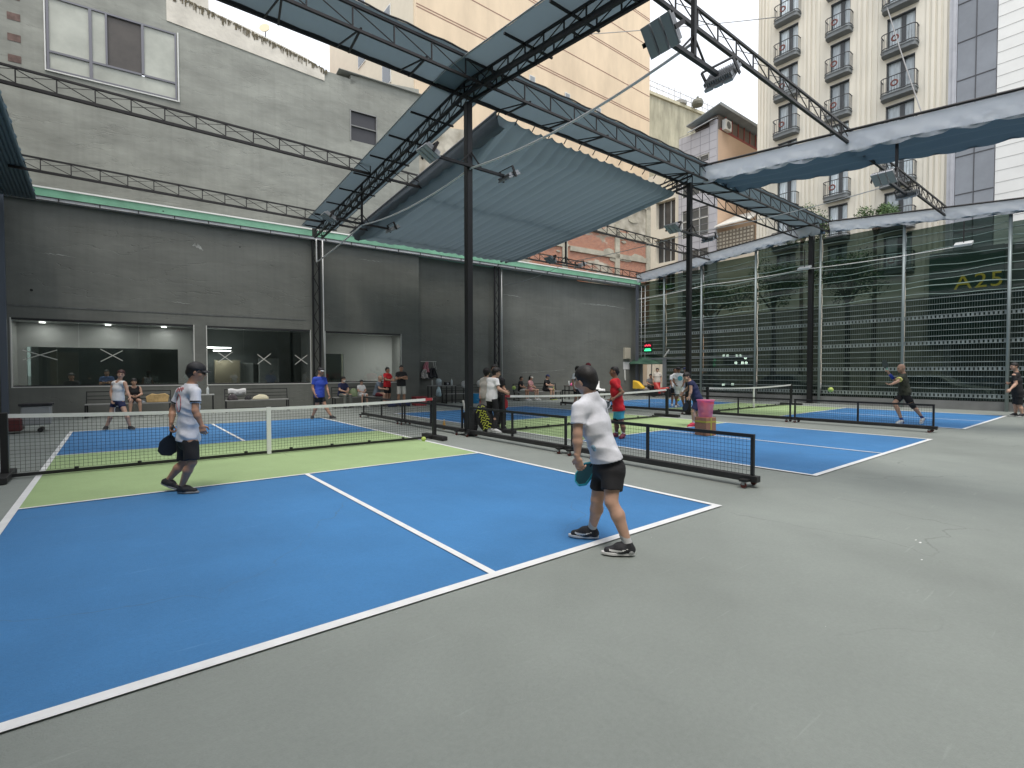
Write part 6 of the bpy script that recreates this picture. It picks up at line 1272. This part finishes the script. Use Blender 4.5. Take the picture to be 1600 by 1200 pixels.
# ---------------------------------------------------------------- the people
CW_=clothmat('white',(.74,.75,.80)); CBK=clothmat('black',(.014,.014,.016)); CNV=clothmat('navy',(.018,.024,.075)); CRD=clothmat('red',(.62,.02,.03)); CBL=clothmat('blue',(.03,.07,.42)); CBG=clothmat('beige',(.62,.57,.50)); CPK=clothmat('pink',(.70,.36,.36)); CGY=clothmat('slate',(.17,.21,.26)); CLG=clothmat('stone',(.52,.51,.47)); CTL=clothmat('teal',(.10,.50,.60)); CCM=mat('cloth_camo',(.045,.05,.035),.85,nscale=9,namt=.8,bump=.4,bscale=40); CWR=clothmat('wine',(.14,.02,.03))
CWH2=clothmat('bright_white',(.78,.78,.78)); SKR=mat('sole_white',(.70,.70,.69),.5); SHB=mat('shoe_black',(.022,.022,.026),.7,nscale=40,namt=.4,bump=.3,bscale=90); SHW=mat('shoe_white',(.62,.63,.62),.6); SHR=mat('shoe_red',(.55,.03,.07),.6); SHM=mat('shoe_maroon',(.20,.03,.06),.6); SOG=clothmat('sock_grey',(.50,.50,.50)); SOW=clothmat('sock_white',(.7,.7,.7)); SON=clothmat('sock_navy',(.04,.06,.22)); GRS=mat('sole_grey',(.28,.28,.28),.5)
CPR=mat('cloth_printed',(.62,.64,.70),.85,nscale=9,namt=.14,bump=.12,bscale=60)
def feet(J,D,s,l,r):
    for (a,t_,k,q) in (('lan','lt','la_',l),('ran','rt','ra_',r)):
        u,v,dd,fr,ff=q[:5]; up=q[5] if len(q)>5 else 0; p=at(u,v,D+dd); 
        if up==0: p[2]=.012
        d=vd(fr,ff,up) ; J[a]=p; J[t_]=p+d*.265*s
        if up!=0: J[t_][2]=max(.012,J[t_][2])
        J[k]=p+d*.055*s+nrm(V(0,0,1)-d*d[2])*.085*s
    return J
# A : near player in white
D=4.25; J=J_px(D,dict(head=(914.5,594,.03),neck=(922,616,.02),pel=(949,722,0),ls=(904,637,-.12),rs=(937,632,.14),le=(902.5,678,-.15),lw=(902,714,-.15),re=(946,672,.26),rw=(938,706,.22),lh=(957,738,-.07),rh=(941,738,.09),lk=(955,784,-.13),rk=(933,781,.10)))
J['lwd']=at(908,738,D-.13)-J['lw']; J['rwd']=vd(-.55,.0,-1)
feet(J,D,1.0,(992,867,-.18,-.98,.15),(935,843,.23,-.95,.25))
SHP=clothmat('white_tee',(.70,.71,.76))
A=person('player in white tee and black shorts crouching nearest the camera',J,vd(-.66,.75,-.05),skin=SKL,s=1.0,hres=.0075,shirt=SHP,bottoms=(CBK,.62),shoe=(SHB,SKR),hair='short',sock=SOG,prints=[(at(922,704,4.12),.05,mat('print_sky',(.30,.50,.62),.8,nscale=30,namt=.6))],curlL=(.35,.45,.55,.6),curlR=.95,palmL=vd(.5,.8),palmR=vd(-1,.2),fold=.010,swoosh=True,hem=-.012,hsz=.97,slim=.86,armk=1.0,headup=vd(-.25,.0,1))
hc=J['rw']+J['rwd']*.07; hd_=vd(-.62,.1,-.85); paddle(hc-hd_*.05,hc+hd_*.06,hd_,vd(.8,.62,-.4),'dark teal edged paddle held low by the near player in white',mat('paddle_teal',(.02,.10,.12),.4),mat('edge_teal',(.03,.42,.50),.4),w_=.16,L_=.22)
# print on the tee side
# B : player in black cap
D=6.2; s=.95; J=J_px(D,dict(head=(307.5,581,.0),neck=(299,601,.0),pel=(294,683,0),ls=(282,612,.13),rs=(306,611,-.14),le=(270,641,.14),lw=(267.5,663,.05),re=(305,642,-.19),rw=(315,664,-.16),lh=(290,690,.07),rh=(298,690,-.07),lk=(288,722,.09),rk=(300.5,722,-.08)))
J['lwd']=vd(-.1,0,-1); J['rwd']=at(318,677,D-.16)-J['rw']
feet(J,D,s,(251,756,.08,.80,.15,-.50),(277,770,-.02,.99,.10))
B=person('player in black cap and white printed jersey walking on the near court',J,vd(.9,.4,-.05),skin=SK,s=s,hres=.0085,trim=CBK,shirt=CPR,bottoms=(CBK,.88),shoe=(SHB,GRS),hair='short',cap=(NY,1,NY),curlL=.95,curlR=.55,palmL=vd(.9,.2),palmR=vd(-.3,1),fold=.011,hem=.05,slim=.94,sunglasses=True)
hc=J['lw']+V(0,0,-.075); paddle(hc+V(0,0,.07)+VR*.02,hc-V(0,0,.06)-VR*.01,V(0,0,-1),vd(.75,-.7),'black paddle hanging from the hand of the player in the black cap',mat('paddle_black',(.02,.02,.022),.5),w_=.20,L_=.26)
# jersey number and lettering on the back
bk=nrm(vd(-.87,-.49)); bx_=nrm(np.cross(bk,V(0,0,1)))
RL=mat('print_red',(.36,.13,.14),.8)
from mathutils.bvhtree import BVHTree
from mathutils import Vector
def onshirt(label,paths,m_,r=.008,name='shirt_print'):
    v,f,so_=PEOPLE[label]; bv=BVHTree.FromPolygons([Vector(p) for p in v],[tuple(int(i) for i in q) for q in f]); o_=MB()
    for P in paths:
        out=[]
        for p in P:
            h_=bv.ray_cast(Vector(CAM),Vector(nrm(p-CAM)))
            if h_[0] is not None: out.append(V(*h_[0])-nrm(p-CAM)*.001)
        if len(out)>2: o_.tube(out,r,5)
    o_.build(name,m_,so_,smooth=True)
LB='player in black cap and white printed jersey walking on the near court'
el=[at(279.5+3.0*math.cos(a),630+13.5*math.sin(a),6.3) for a in np.linspace(0,2*PI,25)]
sc1=[at(276+11*f,610.5-2.5*f+2.6*math.sin(f*19),6.3) for f in np.linspace(0,1,30)]; sc2=[at(277+9*f,608.5-2.5*f+1.5*math.cos(f*15),6.3) for f in np.linspace(0,1,24)]
onshirt(LB,[el,sc1,sc2],RL,.007)
# C : woman in white tank
D=13.1; s=.93; J=J_px(D,dict(head=(189,585,0),neck=(186.5,595,0),pel=(184.5,624,0),ls=(195,598.5,-.06),rs=(177,598.5,.06),le=(199,612,-.08),lw=(203,621,-.12),re=(173.5,613,.02),rw=(176,627,-.08),lh=(189,628,-.03),rh=(179.5,628,.03),lk=(196,646,-.08),rk=(173.5,647,-.04)))
feet(J,D,s,(201,665,.0,.9,-.35),(168,667,.0,.3,-.9))
person('woman in white tank top and navy shorts ready at the far blue baseline',J,vd(.55,-.8,0),skin=SKL,s=s,hres=.0135,shirt=CWH2,bottoms=(CNV,.45),shoe=(SHB,GRS),hair='long',hairm=mat('hair_auburn',(.05,.015,.012),.6),tank=True,female=True,curlR=.9,hem=.04,fold=.004)
hc=J['rw']+vd(.3,0,-.6)*.08; paddle(hc,hc+vd(.6,0,-.8)*.09,vd(.7,0,-.6),vd(.2,-1,.1),'paddle with white rim held by the woman in the white tank top',mat('paddle_dark',(.06,.06,.06),.5),CWH2,w_=.20,L_=.24)
# E : blue shirt
D=16.0; s=1.0; J=J_px(D,dict(head=(501.5,580.5,0),neck=(499,589,0),pel=(499,616,0),ls=(507,591.5,.12),rs=(491,592,-.12),le=(511,606,.14),lw=(514,617,.05),re=(488.5,606,-.14),rw=(492,616,-.2),lh=(502,619,.07),rh=(497,619,-.07),lk=(508,634,.02),rk=(495,635,-.05)))
feet(J,D,s,(515,652,.0,.95,-.3),(489,652,.0,.2,-.95))
person('player in royal blue tee and cap moving at the far corner of the near court',J,vd(.8,-.5,-.05),skin=SK,s=s,hres=.0135,shirt=CBL,bottoms=(CBK,.6),shoe=(SHB,GRS),hair='crop',cap=(NY,1,CWH2),fold=.007)
# F : woman in white by the middle net post
D=12.3; s=.96; J=J_px(D,dict(head=(776,582,-.02),neck=(771,591,0),pel=(768,621,0),ls=(764,594,.13),rs=(776,594,-.12),le=(777,606,.15),lw=(789,612,.1),re=(779,608,-.17),rw=(790,613,-.1),lh=(766,625,.06),rh=(772,625,-.06),lk=(764.5,646,.1),rk=(776,647,-.02)))
feet(J,D,s,(761,669,.05,.95,.1),(769,673,-.03,.9,-.3))
person('woman in white tee and black trousers leaning on the middle net post',J,vd(.93,.1,-.05),skin=SKL,s=s,hres=.012,shirt=CWH2,bottoms=(CBK,2),shoe=(SHW,SKR),hair='thick',female=True,hem=.10,fold=.006,curlL=.6,curlR=.6)
# G : beige tee behind
D=13.6; s=1.0; J=J_px(D,dict(head=(760.5,582,0),neck=(759.5,590,0),pel=(759,617,0),ls=(753,594,.1),rs=(768,594,-.08),le=(751.5,607,.1),lw=(750,618,0),re=(769,607,-.1),rw=(769,617,-.05),lh=(756,621,.05),rh=(762,621,-.05),lk=(757,639,.05),rk=(763,640,-.02)))
feet(J,D,s,(757,660,.05,.3,.95),(764,662,-.03,.5,.9))
person('person in beige tee seen from behind with a red paddle',J,vd(.3,.95,0),skin=SKL,s=s,hres=.0135,shirt=CBG,bottoms=(clothmat('offwhite',(.55,.54,.52)),.9),shoe=(SHW,SKR),hair='thick',fold=.005,curlL=.9)
hc=J['lw']+V(0,0,-.07); paddle(hc+V(0,0,.05),hc-V(0,0,.07),V(0,0,-1),vd(1,.1),'red paddle hanging beside the person in beige',mat('paddle_red',(.5,.03,.04),.4),w_=.18,L_=.24)
# H : black tee at the net, behind the woman in white
D=13.0; s=1.02; J=J_px(D,dict(head=(773,577,.2),neck=(776,588,.15),pel=(782,618,0),ls=(785,594,-.1),rs=(775,594,.2),le=(787,607,-.1),lw=(791,612,-.2),re=(777,607,.2),rw=(786,612,0),lh=(784,622,-.05),rh=(779,622,.05),lk=(786,641,-.08),rk=(780,641,.05)))
feet(J,D,s,(786,662,-.1,.3,-.9),(779,661,.1,-.2,-.95))
person('person in black tee and trousers standing behind the middle net post',J,vd(.2,-.9,-.1),skin=SK,s=s,hres=.0135,shirt=CBK,bottoms=(CBK,2),shoe=(SHB,GRS),hair='thick',fold=.005)
paddle(at(788,617,12.45),at(788,622,12.45),V(0,0,-1),vd(.1,-1),'red and black paddle held upright against the middle net post',mat('paddle_red2',(.45,.04,.05),.4),w_=.17,L_=.27)
# I : boy in red
D=11.3; s=.96; J=J_px(D,dict(head=(959.5,580.5,0),neck=(961,592,0),pel=(967,640,0),ls=(957,597,-.12),rs=(965,596,.12),le=(973,613,-.16),lw=(960,622,-.2),re=(960,614,.18),rw=(955,623,.05),lh=(968,646,-.06),rh=(964,646,.07),lk=(972,663,-.05),rk=(963,662,.07)))
feet(J,D,s,(976,684,-.02,-.6,-.75),(966,680,.12,-.9,-.3))
person('boy in red tee and teal shorts standing at the middle court kitchen',J,vd(-.97,.2,-.05),skin=SKD,s=s,hres=.012,shirt=CRD,bottoms=(CTL,.50),shoe=(SHM,SHM),hair='crop',sock=SOW,fold=.010,hem=.03,curlL=.8,curlR=.8)
m_=MB(); k_=J['rk']; h_=J['rh']; m_.tube([h_+(k_-h_)*.5,h_+(k_-h_)*.98],[.085,.068],12)
tt=[o for o in bpy.data.objects if o.name.startswith('person') and str(o.get('label','')).startswith('boy in red')][0]; m_.build('leggings',CBK,tt,smooth=True)
paddle(J['lw']+vd(-1,0,-.4)*.03,J['lw']+vd(-1,-.1,-.75)*.14,vd(-.5,-.1,-.75),vd(0,-1,.2),'pale edged paddle held at the waist of the boy in red',mat('paddle_grey',(.08,.10,.11),.5),CWH2,w_=.17,L_=.2)
# J : navy man bending
D=13.6; s=1.0; J=J_px(D,dict(head=(1073,589,-.0),neck=(1077,596,.0),pel=(1089,622,0),ls=(1079,599,-.14),rs=(1081,598,.15),le=(1079.5,611,-.17),lw=(1077,620,-.17),re=(1074,607,.2),rw=(1068,613,.2),lh=(1090,627,-.07),rh=(1088,627,.07),lk=(1083,643,-.08),rk=(1090,645,.08)))
feet(J,D,s,(1086.5,664.5,.0,-.9,-.3),(1089,662,.18,-.9,-.3))
person('player in navy sleeveless top bending forward beside the pink bucket',J,vd(-.95,-.15,-.35),skin=SKL,s=s,hres=.012,shirt=CNV,bottoms=(CNV,.8),shoe=(SHR,SHR),hair='short',sock=SOW,fold=.006,hem=.08,sleeve=.25,curlL=.9,headup=vd(-.5,0,.8))
hc=J['lw']+vd(-.3,0,-.8)*.08; paddle(hc+vd(.3,0,.8)*.04,hc+vd(-.3,0,-.8)*.07,vd(-.55,0,-.8),vd(.5,-1,0),'black paddle lowered by the player in navy',MATS['paddle_black'],w_=.18,L_=.24)
# K1,K2 : far players in white
D=20.5; s=1.0; J=J_px(D,dict(head=(1060,578,0),neck=(1060,583,0),pel=(1060,604,0),ls=(1067,586.5,0),rs=(1053.5,586.5,0),le=(1070,595,-.05),lw=(1067,602,-.2),re=(1052,595,-.05),rw=(1055,600,-.2),lh=(1063,607,0),rh=(1057.5,607,0),lk=(1066,620,-.05),rk=(1058.5,620,-.02)))
feet(J,D,s,(1067,634,.0,.5,-.8),(1056,634,.0,-.3,-.95))
person('far player in white tee with a blue round print and white shorts',J,vd(-.1,-1,0),skin=SKD,s=s,hres=.015,shirt=CWH2,bottoms=(CWH2,.9),shoe=(SHW,SKR),hair='crop',cap=(NY,1,None),fold=.005)
ttx=J['pel']+(J['neck']-J['pel'])*.62+vd(.12,-1)*.155; m_=MB(); m_.lathe(ttx-vd(0,-1)*.0,[(.10,0),(.10,.006)],18,ax=vd(0,-1)); tt=[o for o in bpy.data.objects if str(o.get('label','')).startswith('far player in white tee')][0]; m_.build('shirt_print',mat('print_aqua',(.10,.42,.55),.8),tt)
D=21.5; J=J_px(D,dict(head=(1055,579,.2),neck=(1055,584,.2),pel=(1053.5,604,0),ls=(1059,588,0.1),rs=(1048.5,588,0.1),le=(1060,597,.1),lw=(1058,603,0),re=(1048,597,0),rw=(1049,603,-.1),lh=(1055.5,606,0),rh=(1051.5,606,0),lk=(1055,616,-.05),rk=(1051,616,-.02)))
feet(J,D,.9,(1056,629.5,.0,.3,-.9),(1050,630,.0,-.3,-.95))
person('smaller far player in black shorts just behind the one in white',J,vd(-.1,-1,0),skin=SKD,s=.92,hres=.016,shirt=CWH2,bottoms=(CBK,.8),shoe=(SHW,SKR),hair='crop',fold=.005)
# N : person in dark cap beside the far players
D=23; J=J_px(D,dict(head=(1070.5,578,0),neck=(1071,583,0),pel=(1071,602,0),ls=(1077,586,0),rs=(1065,586,0),le=(1078,594,-.05),lw=(1075,600,-.2),re=(1064,594,-.05),rw=(1066,600,-.2),lh=(1073.5,604,0),rh=(1068.5,604,0),lk=(1074,616,-.05),rk=(1069,616,-.02)))
feet(J,D,1,(1075,630,.0,.3,-.9),(1068,630,.0,-.3,-.95))
person('far bystander in grey top and dark blue cap between the far players',J,vd(-.3,-1,0),skin=SKL,s=.98,hres=.016,shirt=clothmat('dove',(.30,.32,.36)),bottoms=(CWH2,.9),shoe=(SHW,SKR),hair='crop',cap=(CNV,1,None),fold=.004)
# L : lunging bald player
D=14.2; s=1.0; J=J_px(D,dict(head=(1408,575.5,0),neck=(1411.5,584,0),pel=(1413.5,612,0),ls=(1409,588.5,-.14),rs=(1411,588,.14),le=(1402,596.5,-.28),lw=(1392.5,600.5,-.3),re=(1398,594,.25),rw=(1388.5,583,.2),lh=(1415,616,-.07),rh=(1410,616,.07),lk=(1425,633,-.1),rk=(1397.5,630,.05)))
J['lwd']=vd(-1,0,-.05); J['rwd']=vd(-.4,0,.9)
feet(J,D,s,(1444,655,-.1,-.62,-.35,-.52),(1412,658,.0,-.93,-.15))
person('bald player in dark camouflage tee and black shorts lunging left on the far court',J,vd(-.95,.1,-.05),skin=SKL,s=s,hres=.012,shirt=CCM,bottoms=(CBK,.72),shoe=(SHW,SKR),hair='bald',sock=SON,fold=.008,curlL=.3,curlR=.95,palmL=V(0,0,1),palmR=vd(-1,0))
tt=[o for o in bpy.data.objects if str(o.get('label','')).startswith('bald player')][0]
a_,b_=J['re'],J['rw']; MB().tube([a_+(b_-a_)*.25,b_-(b_-a_)*.12],[.047,.034],12).build('arm_sleeve',CBL,tt,smooth=True)
a_,b_=J['lk']-(J['lk']-J['lh'])*.22,J['lk']+(J['la_']-J['lk'])*.2; MB().tube([a_,J['lk'],b_],[.078,.07,.064],12).build('knee_brace',CBK,tt,smooth=True)
a_=J['ls']+(J['le']-J['ls'])*.5; d_=nrm(J['le']-J['ls']); MB().tube([a_,a_+d_*.05],[.074,.074],14).build('sleeve_band',mat('band_lime',(.75,.75,.25),.8),tt)
hc=J['rw']+vd(-.4,0,.9)*.07; paddle(hc-vd(-.4,0,.9)*.05,hc+vd(-.35,0,.9)*.07,vd(-.3,0,1),vd(.3,-1,0),'dark paddle raised by the bald lunging player',mat('paddle_slate',(.03,.05,.05),.5),w_=.20,L_=.26,grip=mat('grip_mint',(.25,.6,.5),.6))
# M : man in black at the right edge
D=16.4; s=1.03; J=J_px(D,dict(head=(1584.5,572.5,0),neck=(1588,582,0),pel=(1590,613,0),ls=(1584.5,586.5,-.15),rs=(1591,586,.14),le=(1587.5,599.5,-.2),lw=(1578.5,608.5,-.25),re=(1584,598,.2),rw=(1575.5,599.5,.1),lh=(1592,617,-.07),rh=(1588,617,.07),lk=(1593,634,-.07),rk=(1586.5,633,.06)))
feet(J,D,s,(1599,652,-.1,-.95,-.25),(1589,650,.1,-.95,-.1))
person('stocky man in black tee and shorts waiting at the right edge',J,vd(-.97,.15,0),skin=SKL,s=s,hres=.013,shirt=CBK,bottoms=(CBK,.9),shoe=(SHB,SKR),hair='short',fold=.006,hem=.16,curlL=.5,curlR=.9,armk=1.12)
hc=J['rw']+vd(-1,0,0)*.07; paddle(hc+vd(.5,0)*.06,hc+vd(-1,0)*.08,vd(-1,.1,-.15),V(.3,0,1),'dark paddle held out level by the man in black',MATS['paddle_slate'],w_=.2,L_=.26)
# ---- simple poses in a local frame
def gen(pos,F,s,pose='stand',arms='down',lean=0.,zseat=.46):
    F=nrm(V(*F[:2],0)) if len(F)>=2 else F; R_=V(F[1],-F[0],0); O=V(pos[0],pos[1],0); p=lambda r,f,z:O+R_*r*s+F*f*s+V(0,0,z*s); J={}
    if pose=='stand':
        J=dict(pel=p(0,0,.95),neck=p(0,.0+lean,1.45),head=p(0,.03+lean,1.60),ls=p(-.17,lean,1.39),rs=p(.17,lean,1.39),lh=p(-.085,0,.90),rh=p(.085,0,.90),lk=p(-.11,.03,.50),rk=p(.11,.03,.50))
        zf=0; ff=-.05; lat=.12; zb=.95
    else:
        z0=zseat/s; J=dict(pel=p(0,0,z0+.12),neck=p(0,.03+lean,z0+.60),head=p(0,.07+lean,z0+.755),ls=p(-.17,.02+lean,z0+.54),rs=p(.17,.02+lean,z0+.54),lh=p(-.09,.04,z0+.09),rh=p(.09,.04,z0+.09),lk=p(-.13,.43,z0+.08),rk=p(.13,.43,z0+.08)); ff=.40; lat=.14; zb=z0+.12
    zn=J['neck'][2]/s; l2=lean
    if arms=='down': J.update(le=p(-.23,-.02+l2,zn-.32),re=p(.23,-.02+l2,zn-.32),lw=p(-.24,.06+l2,zn-.56),rw=p(.24,.06+l2,zn-.56))
    if arms=='crossed': J.update(le=p(-.22,.06+l2,zn-.30),re=p(.22,.06+l2,zn-.30),lw=p(.06,.20+l2,zn-.25),rw=p(-.06,.22+l2,zn-.21)); J['lwd']=R_+V(0,0,.1); J['rwd']=-R_+V(0,0,.15)
    if arms=='lap': J.update(le=p(-.22,.10+l2,zn-.29),re=p(.22,.10+l2,zn-.29),lw=p(-.07,.28+l2,zn-.36),rw=p(.07,.28+l2,zn-.36))
    if arms=='fwd': J.update(le=p(-.22,.12+l2,zn-.27),re=p(.22,.12+l2,zn-.27),lw=p(-.10,.34+l2,zn-.30),rw=p(.10,.34+l2,zn-.30))
    for a,t_,k,sg in (('lan','lt','la_',-1),('ran','rt','ra_',1)):
        h_=p(sg*lat,ff-.04,0); h_[2]=.012; d=nrm(F+R_*sg*.2); J[a]=h_; J[t_]=h_+d*.265*s; J[k]=h_+d*.055*s+V(0,0,.085*s)
    return J
def wpos(u,k): s_=wpix(u,600,k)[0]; return wp(s_,k,0)
def who(label,pos,F,s,pose,arms,**k):
    lean=k.pop('lean',0.); zs=k.pop('zseat',.46); lab=label; fc=k.pop('look',None); J=gen(pos,F,s,pose,arms,lean,zs); return person(lab,J,fc if fc is not None else nrm(V(*F,0))+V(0,0,-.05),s=s,**k),J
FW=lambda r,f:tuple((VR*r+VF*f)[:2]); TB=(-WN)[:2]        # TB: facing the courts, back to the rear wall
fz=lambda a:(TB[0]*math.cos(a)-TB[1]*math.sin(a),TB[0]*math.sin(a)+TB[1]*math.cos(a))
who('seated woman in black camisole on the left bench',wpos(209,-.75),fz(.15),.93,'sit','lap',skin=SKL,hres=.015,shirt=CBK,bottoms=(CBK,.35),shoe=(SHB,GRS),hair='thick',tank=True,female=True,fold=.003)
who('seated person in navy tee and white face mask on the right bench',wpos(534,-.80),fz(.35),.95,'sit','lap',skin=SKL,hres=.015,shirt=CNV,bottoms=(clothmat('olive_grey',(.16,.17,.15)),2),shoe=(SHB,GRS),hair='thick',mask=True,lean=.06)
who('small boy in white tee seated on the right bench',wpos(564,-.80),fz(.2),.78,'sit','lap',skin=SKL,hres=.014,shirt=CWH2,bottoms=(CWH2,.9),shoe=(SHW,SKR),hair='thick')
who('bald man in slate polo leaning forward on the right bench',wpos(588,-.85),fz(.8),1.0,'sit','fwd',skin=SKL,hres=.015,shirt=CGY,bottoms=(CWR,.9),shoe=(SHB,GRS),hair='bald',lean=.12)
who('man in red tee with hands on hips behind the bench',wpos(605,-1.0),fz(.5),.98,'stand','fwd',skin=SK,hres=.015,shirt=CRD,bottoms=(CBK,.8),shoe=(SHB,GRS),hair='short')
who('man in black tee and pale shorts with folded arms at the window corner',wpos(627,-1.5),fz(-.1),1.03,'stand','crossed',skin=SK,hres=.014,shirt=CBK,bottoms=(CLG,.95),shoe=(SHB,GRS),hair='short')
who('seated person in black tee at the left end of the far bench',wpos(813,-.6),fz(.6),.9,'sit','lap',skin=SK,hres=.016,shirt=CBK,bottoms=(CLG,.8),shoe=(SHW,SKR),hair='short')
who('seated woman in pink with a pale cap on the far bench',wpos(828,-.62),fz(.5),.93,'sit','lap',skin=SKL,hres=.016,shirt=CPK,bottoms=(CPK,.5),shoe=(SHW,SKR),hair='long',cap=(clothmat('cream_cap',(.66,.62,.55)),1,None),female=True)
q_,Jq=who('seated man in black tee and cap holding a yellow paddle on the far bench',wpos(852,-.65),fz(.45),1.0,'sit','fwd',skin=SKL,hres=.016,shirt=CBK,bottoms=(CBK,.8),shoe=(SHB,mat('sole_lime',(.6,.7,.1),.5)),hair='crop',cap=(CNV,1,None),lean=.08)
hc=(Jq['lw']+Jq['rw'])/2+V(*fz(.45),0)*.08; paddle(hc+V(0,0,.05),hc-V(0,0,.05),nrm(V(*fz(.45),-.5)),V(*fz(.9),.6),'yellow paddle held between the knees of the seated man in black',mat('paddle_yellow',(.62,.66,.05),.4),w_=.2,L_=.24)
who('person in white tee standing far behind the near player, left of his head',at(902,600,19)*V(1,1,0),FW(.6,-.8),.98,'stand','down',skin=SK,hres=.016,shirt=CWH2,bottoms=(CBK,.8),shoe=(SHW,SKR),hair='thick')
who('person with dark red cap far behind the near player, right of his head',at(919.5,600,17.5)*V(1,1,0),FW(-.5,-.8),1.04,'stand','down',skin=SK,hres=.016,shirt=CNV,bottoms=(CBK,.8),shoe=(SHW,SKR),hair='crop',cap=(CWR,1,None))
who('person in dark jacket sitting inside behind the left window, at the left',wp(wpix(112,590,1.5)[0],1.5,0),fz(0),.98,'sit','fwd',skin=SK,hres=.018,shirt=CBK,long_sleeve=True,bottoms=(CBK,2),shoe=(SHB,GRS),hair='thick',zseat=.60)
who('person in blue tee standing inside behind the left window',wp(wpix(167,590,1.8)[0],1.8,0),fz(.2),.92,'stand','crossed',skin=SK,hres=.018,shirt=clothmat('inner_blue',(.05,.10,.24)),bottoms=(CBK,2),shoe=(SHB,GRS),hair='short')
c_=at(1016,600,30.5); who('person in grey seated outside beyond the open door',(c_[0],c_[1]),FW(.1,-1),1.0,'sit','lap',skin=SK,hres=.02,shirt=clothmat('ash',(.16,.16,.16)),bottoms=(CBK,2),shoe=(SHB,GRS),hair='short')
c_=at(1027,600,30.0); who('person in pale top standing outside beyond the open door',(c_[0],c_[1]),FW(-.4,-1),.98,'stand','down',skin=SKL,hres=.02,shirt=CBG,bottoms=(CRD,2),shoe=(SHB,GRS),hair='thick')
cloth(wpos(552,-.78)+V(0,0,.455),.22,.16,.32,'duffel_bag','round olive green bag on the bench beside the small boy','bag',mat('bag_olive',(.22,.28,.15),.7,nscale=4,namt=.2,bump=.6,bscale=10),6)
m=MB()
for s_ in (-9.0,-7.9,-6.6): wbox(m,s_,s_+.75,1.0,1.5,.02,.52) if 0 else None
t=thing('inner_bench','long dark bench behind the left window glass','bench',wp(-7,1.7,0)); m=MB(); wbox(m,-9.3,-4.4,1.3,1.75,.5,.58); m.build('seat',BLK,t); m=MB(); wbox(m,-9.2,-9.12,1.35,1.7,.02,.499); m.build('leg',BLK,t); m=MB(); wbox(m,-4.6,-4.52,1.35,1.7,.02,.499); m.build('leg',BLK,t)
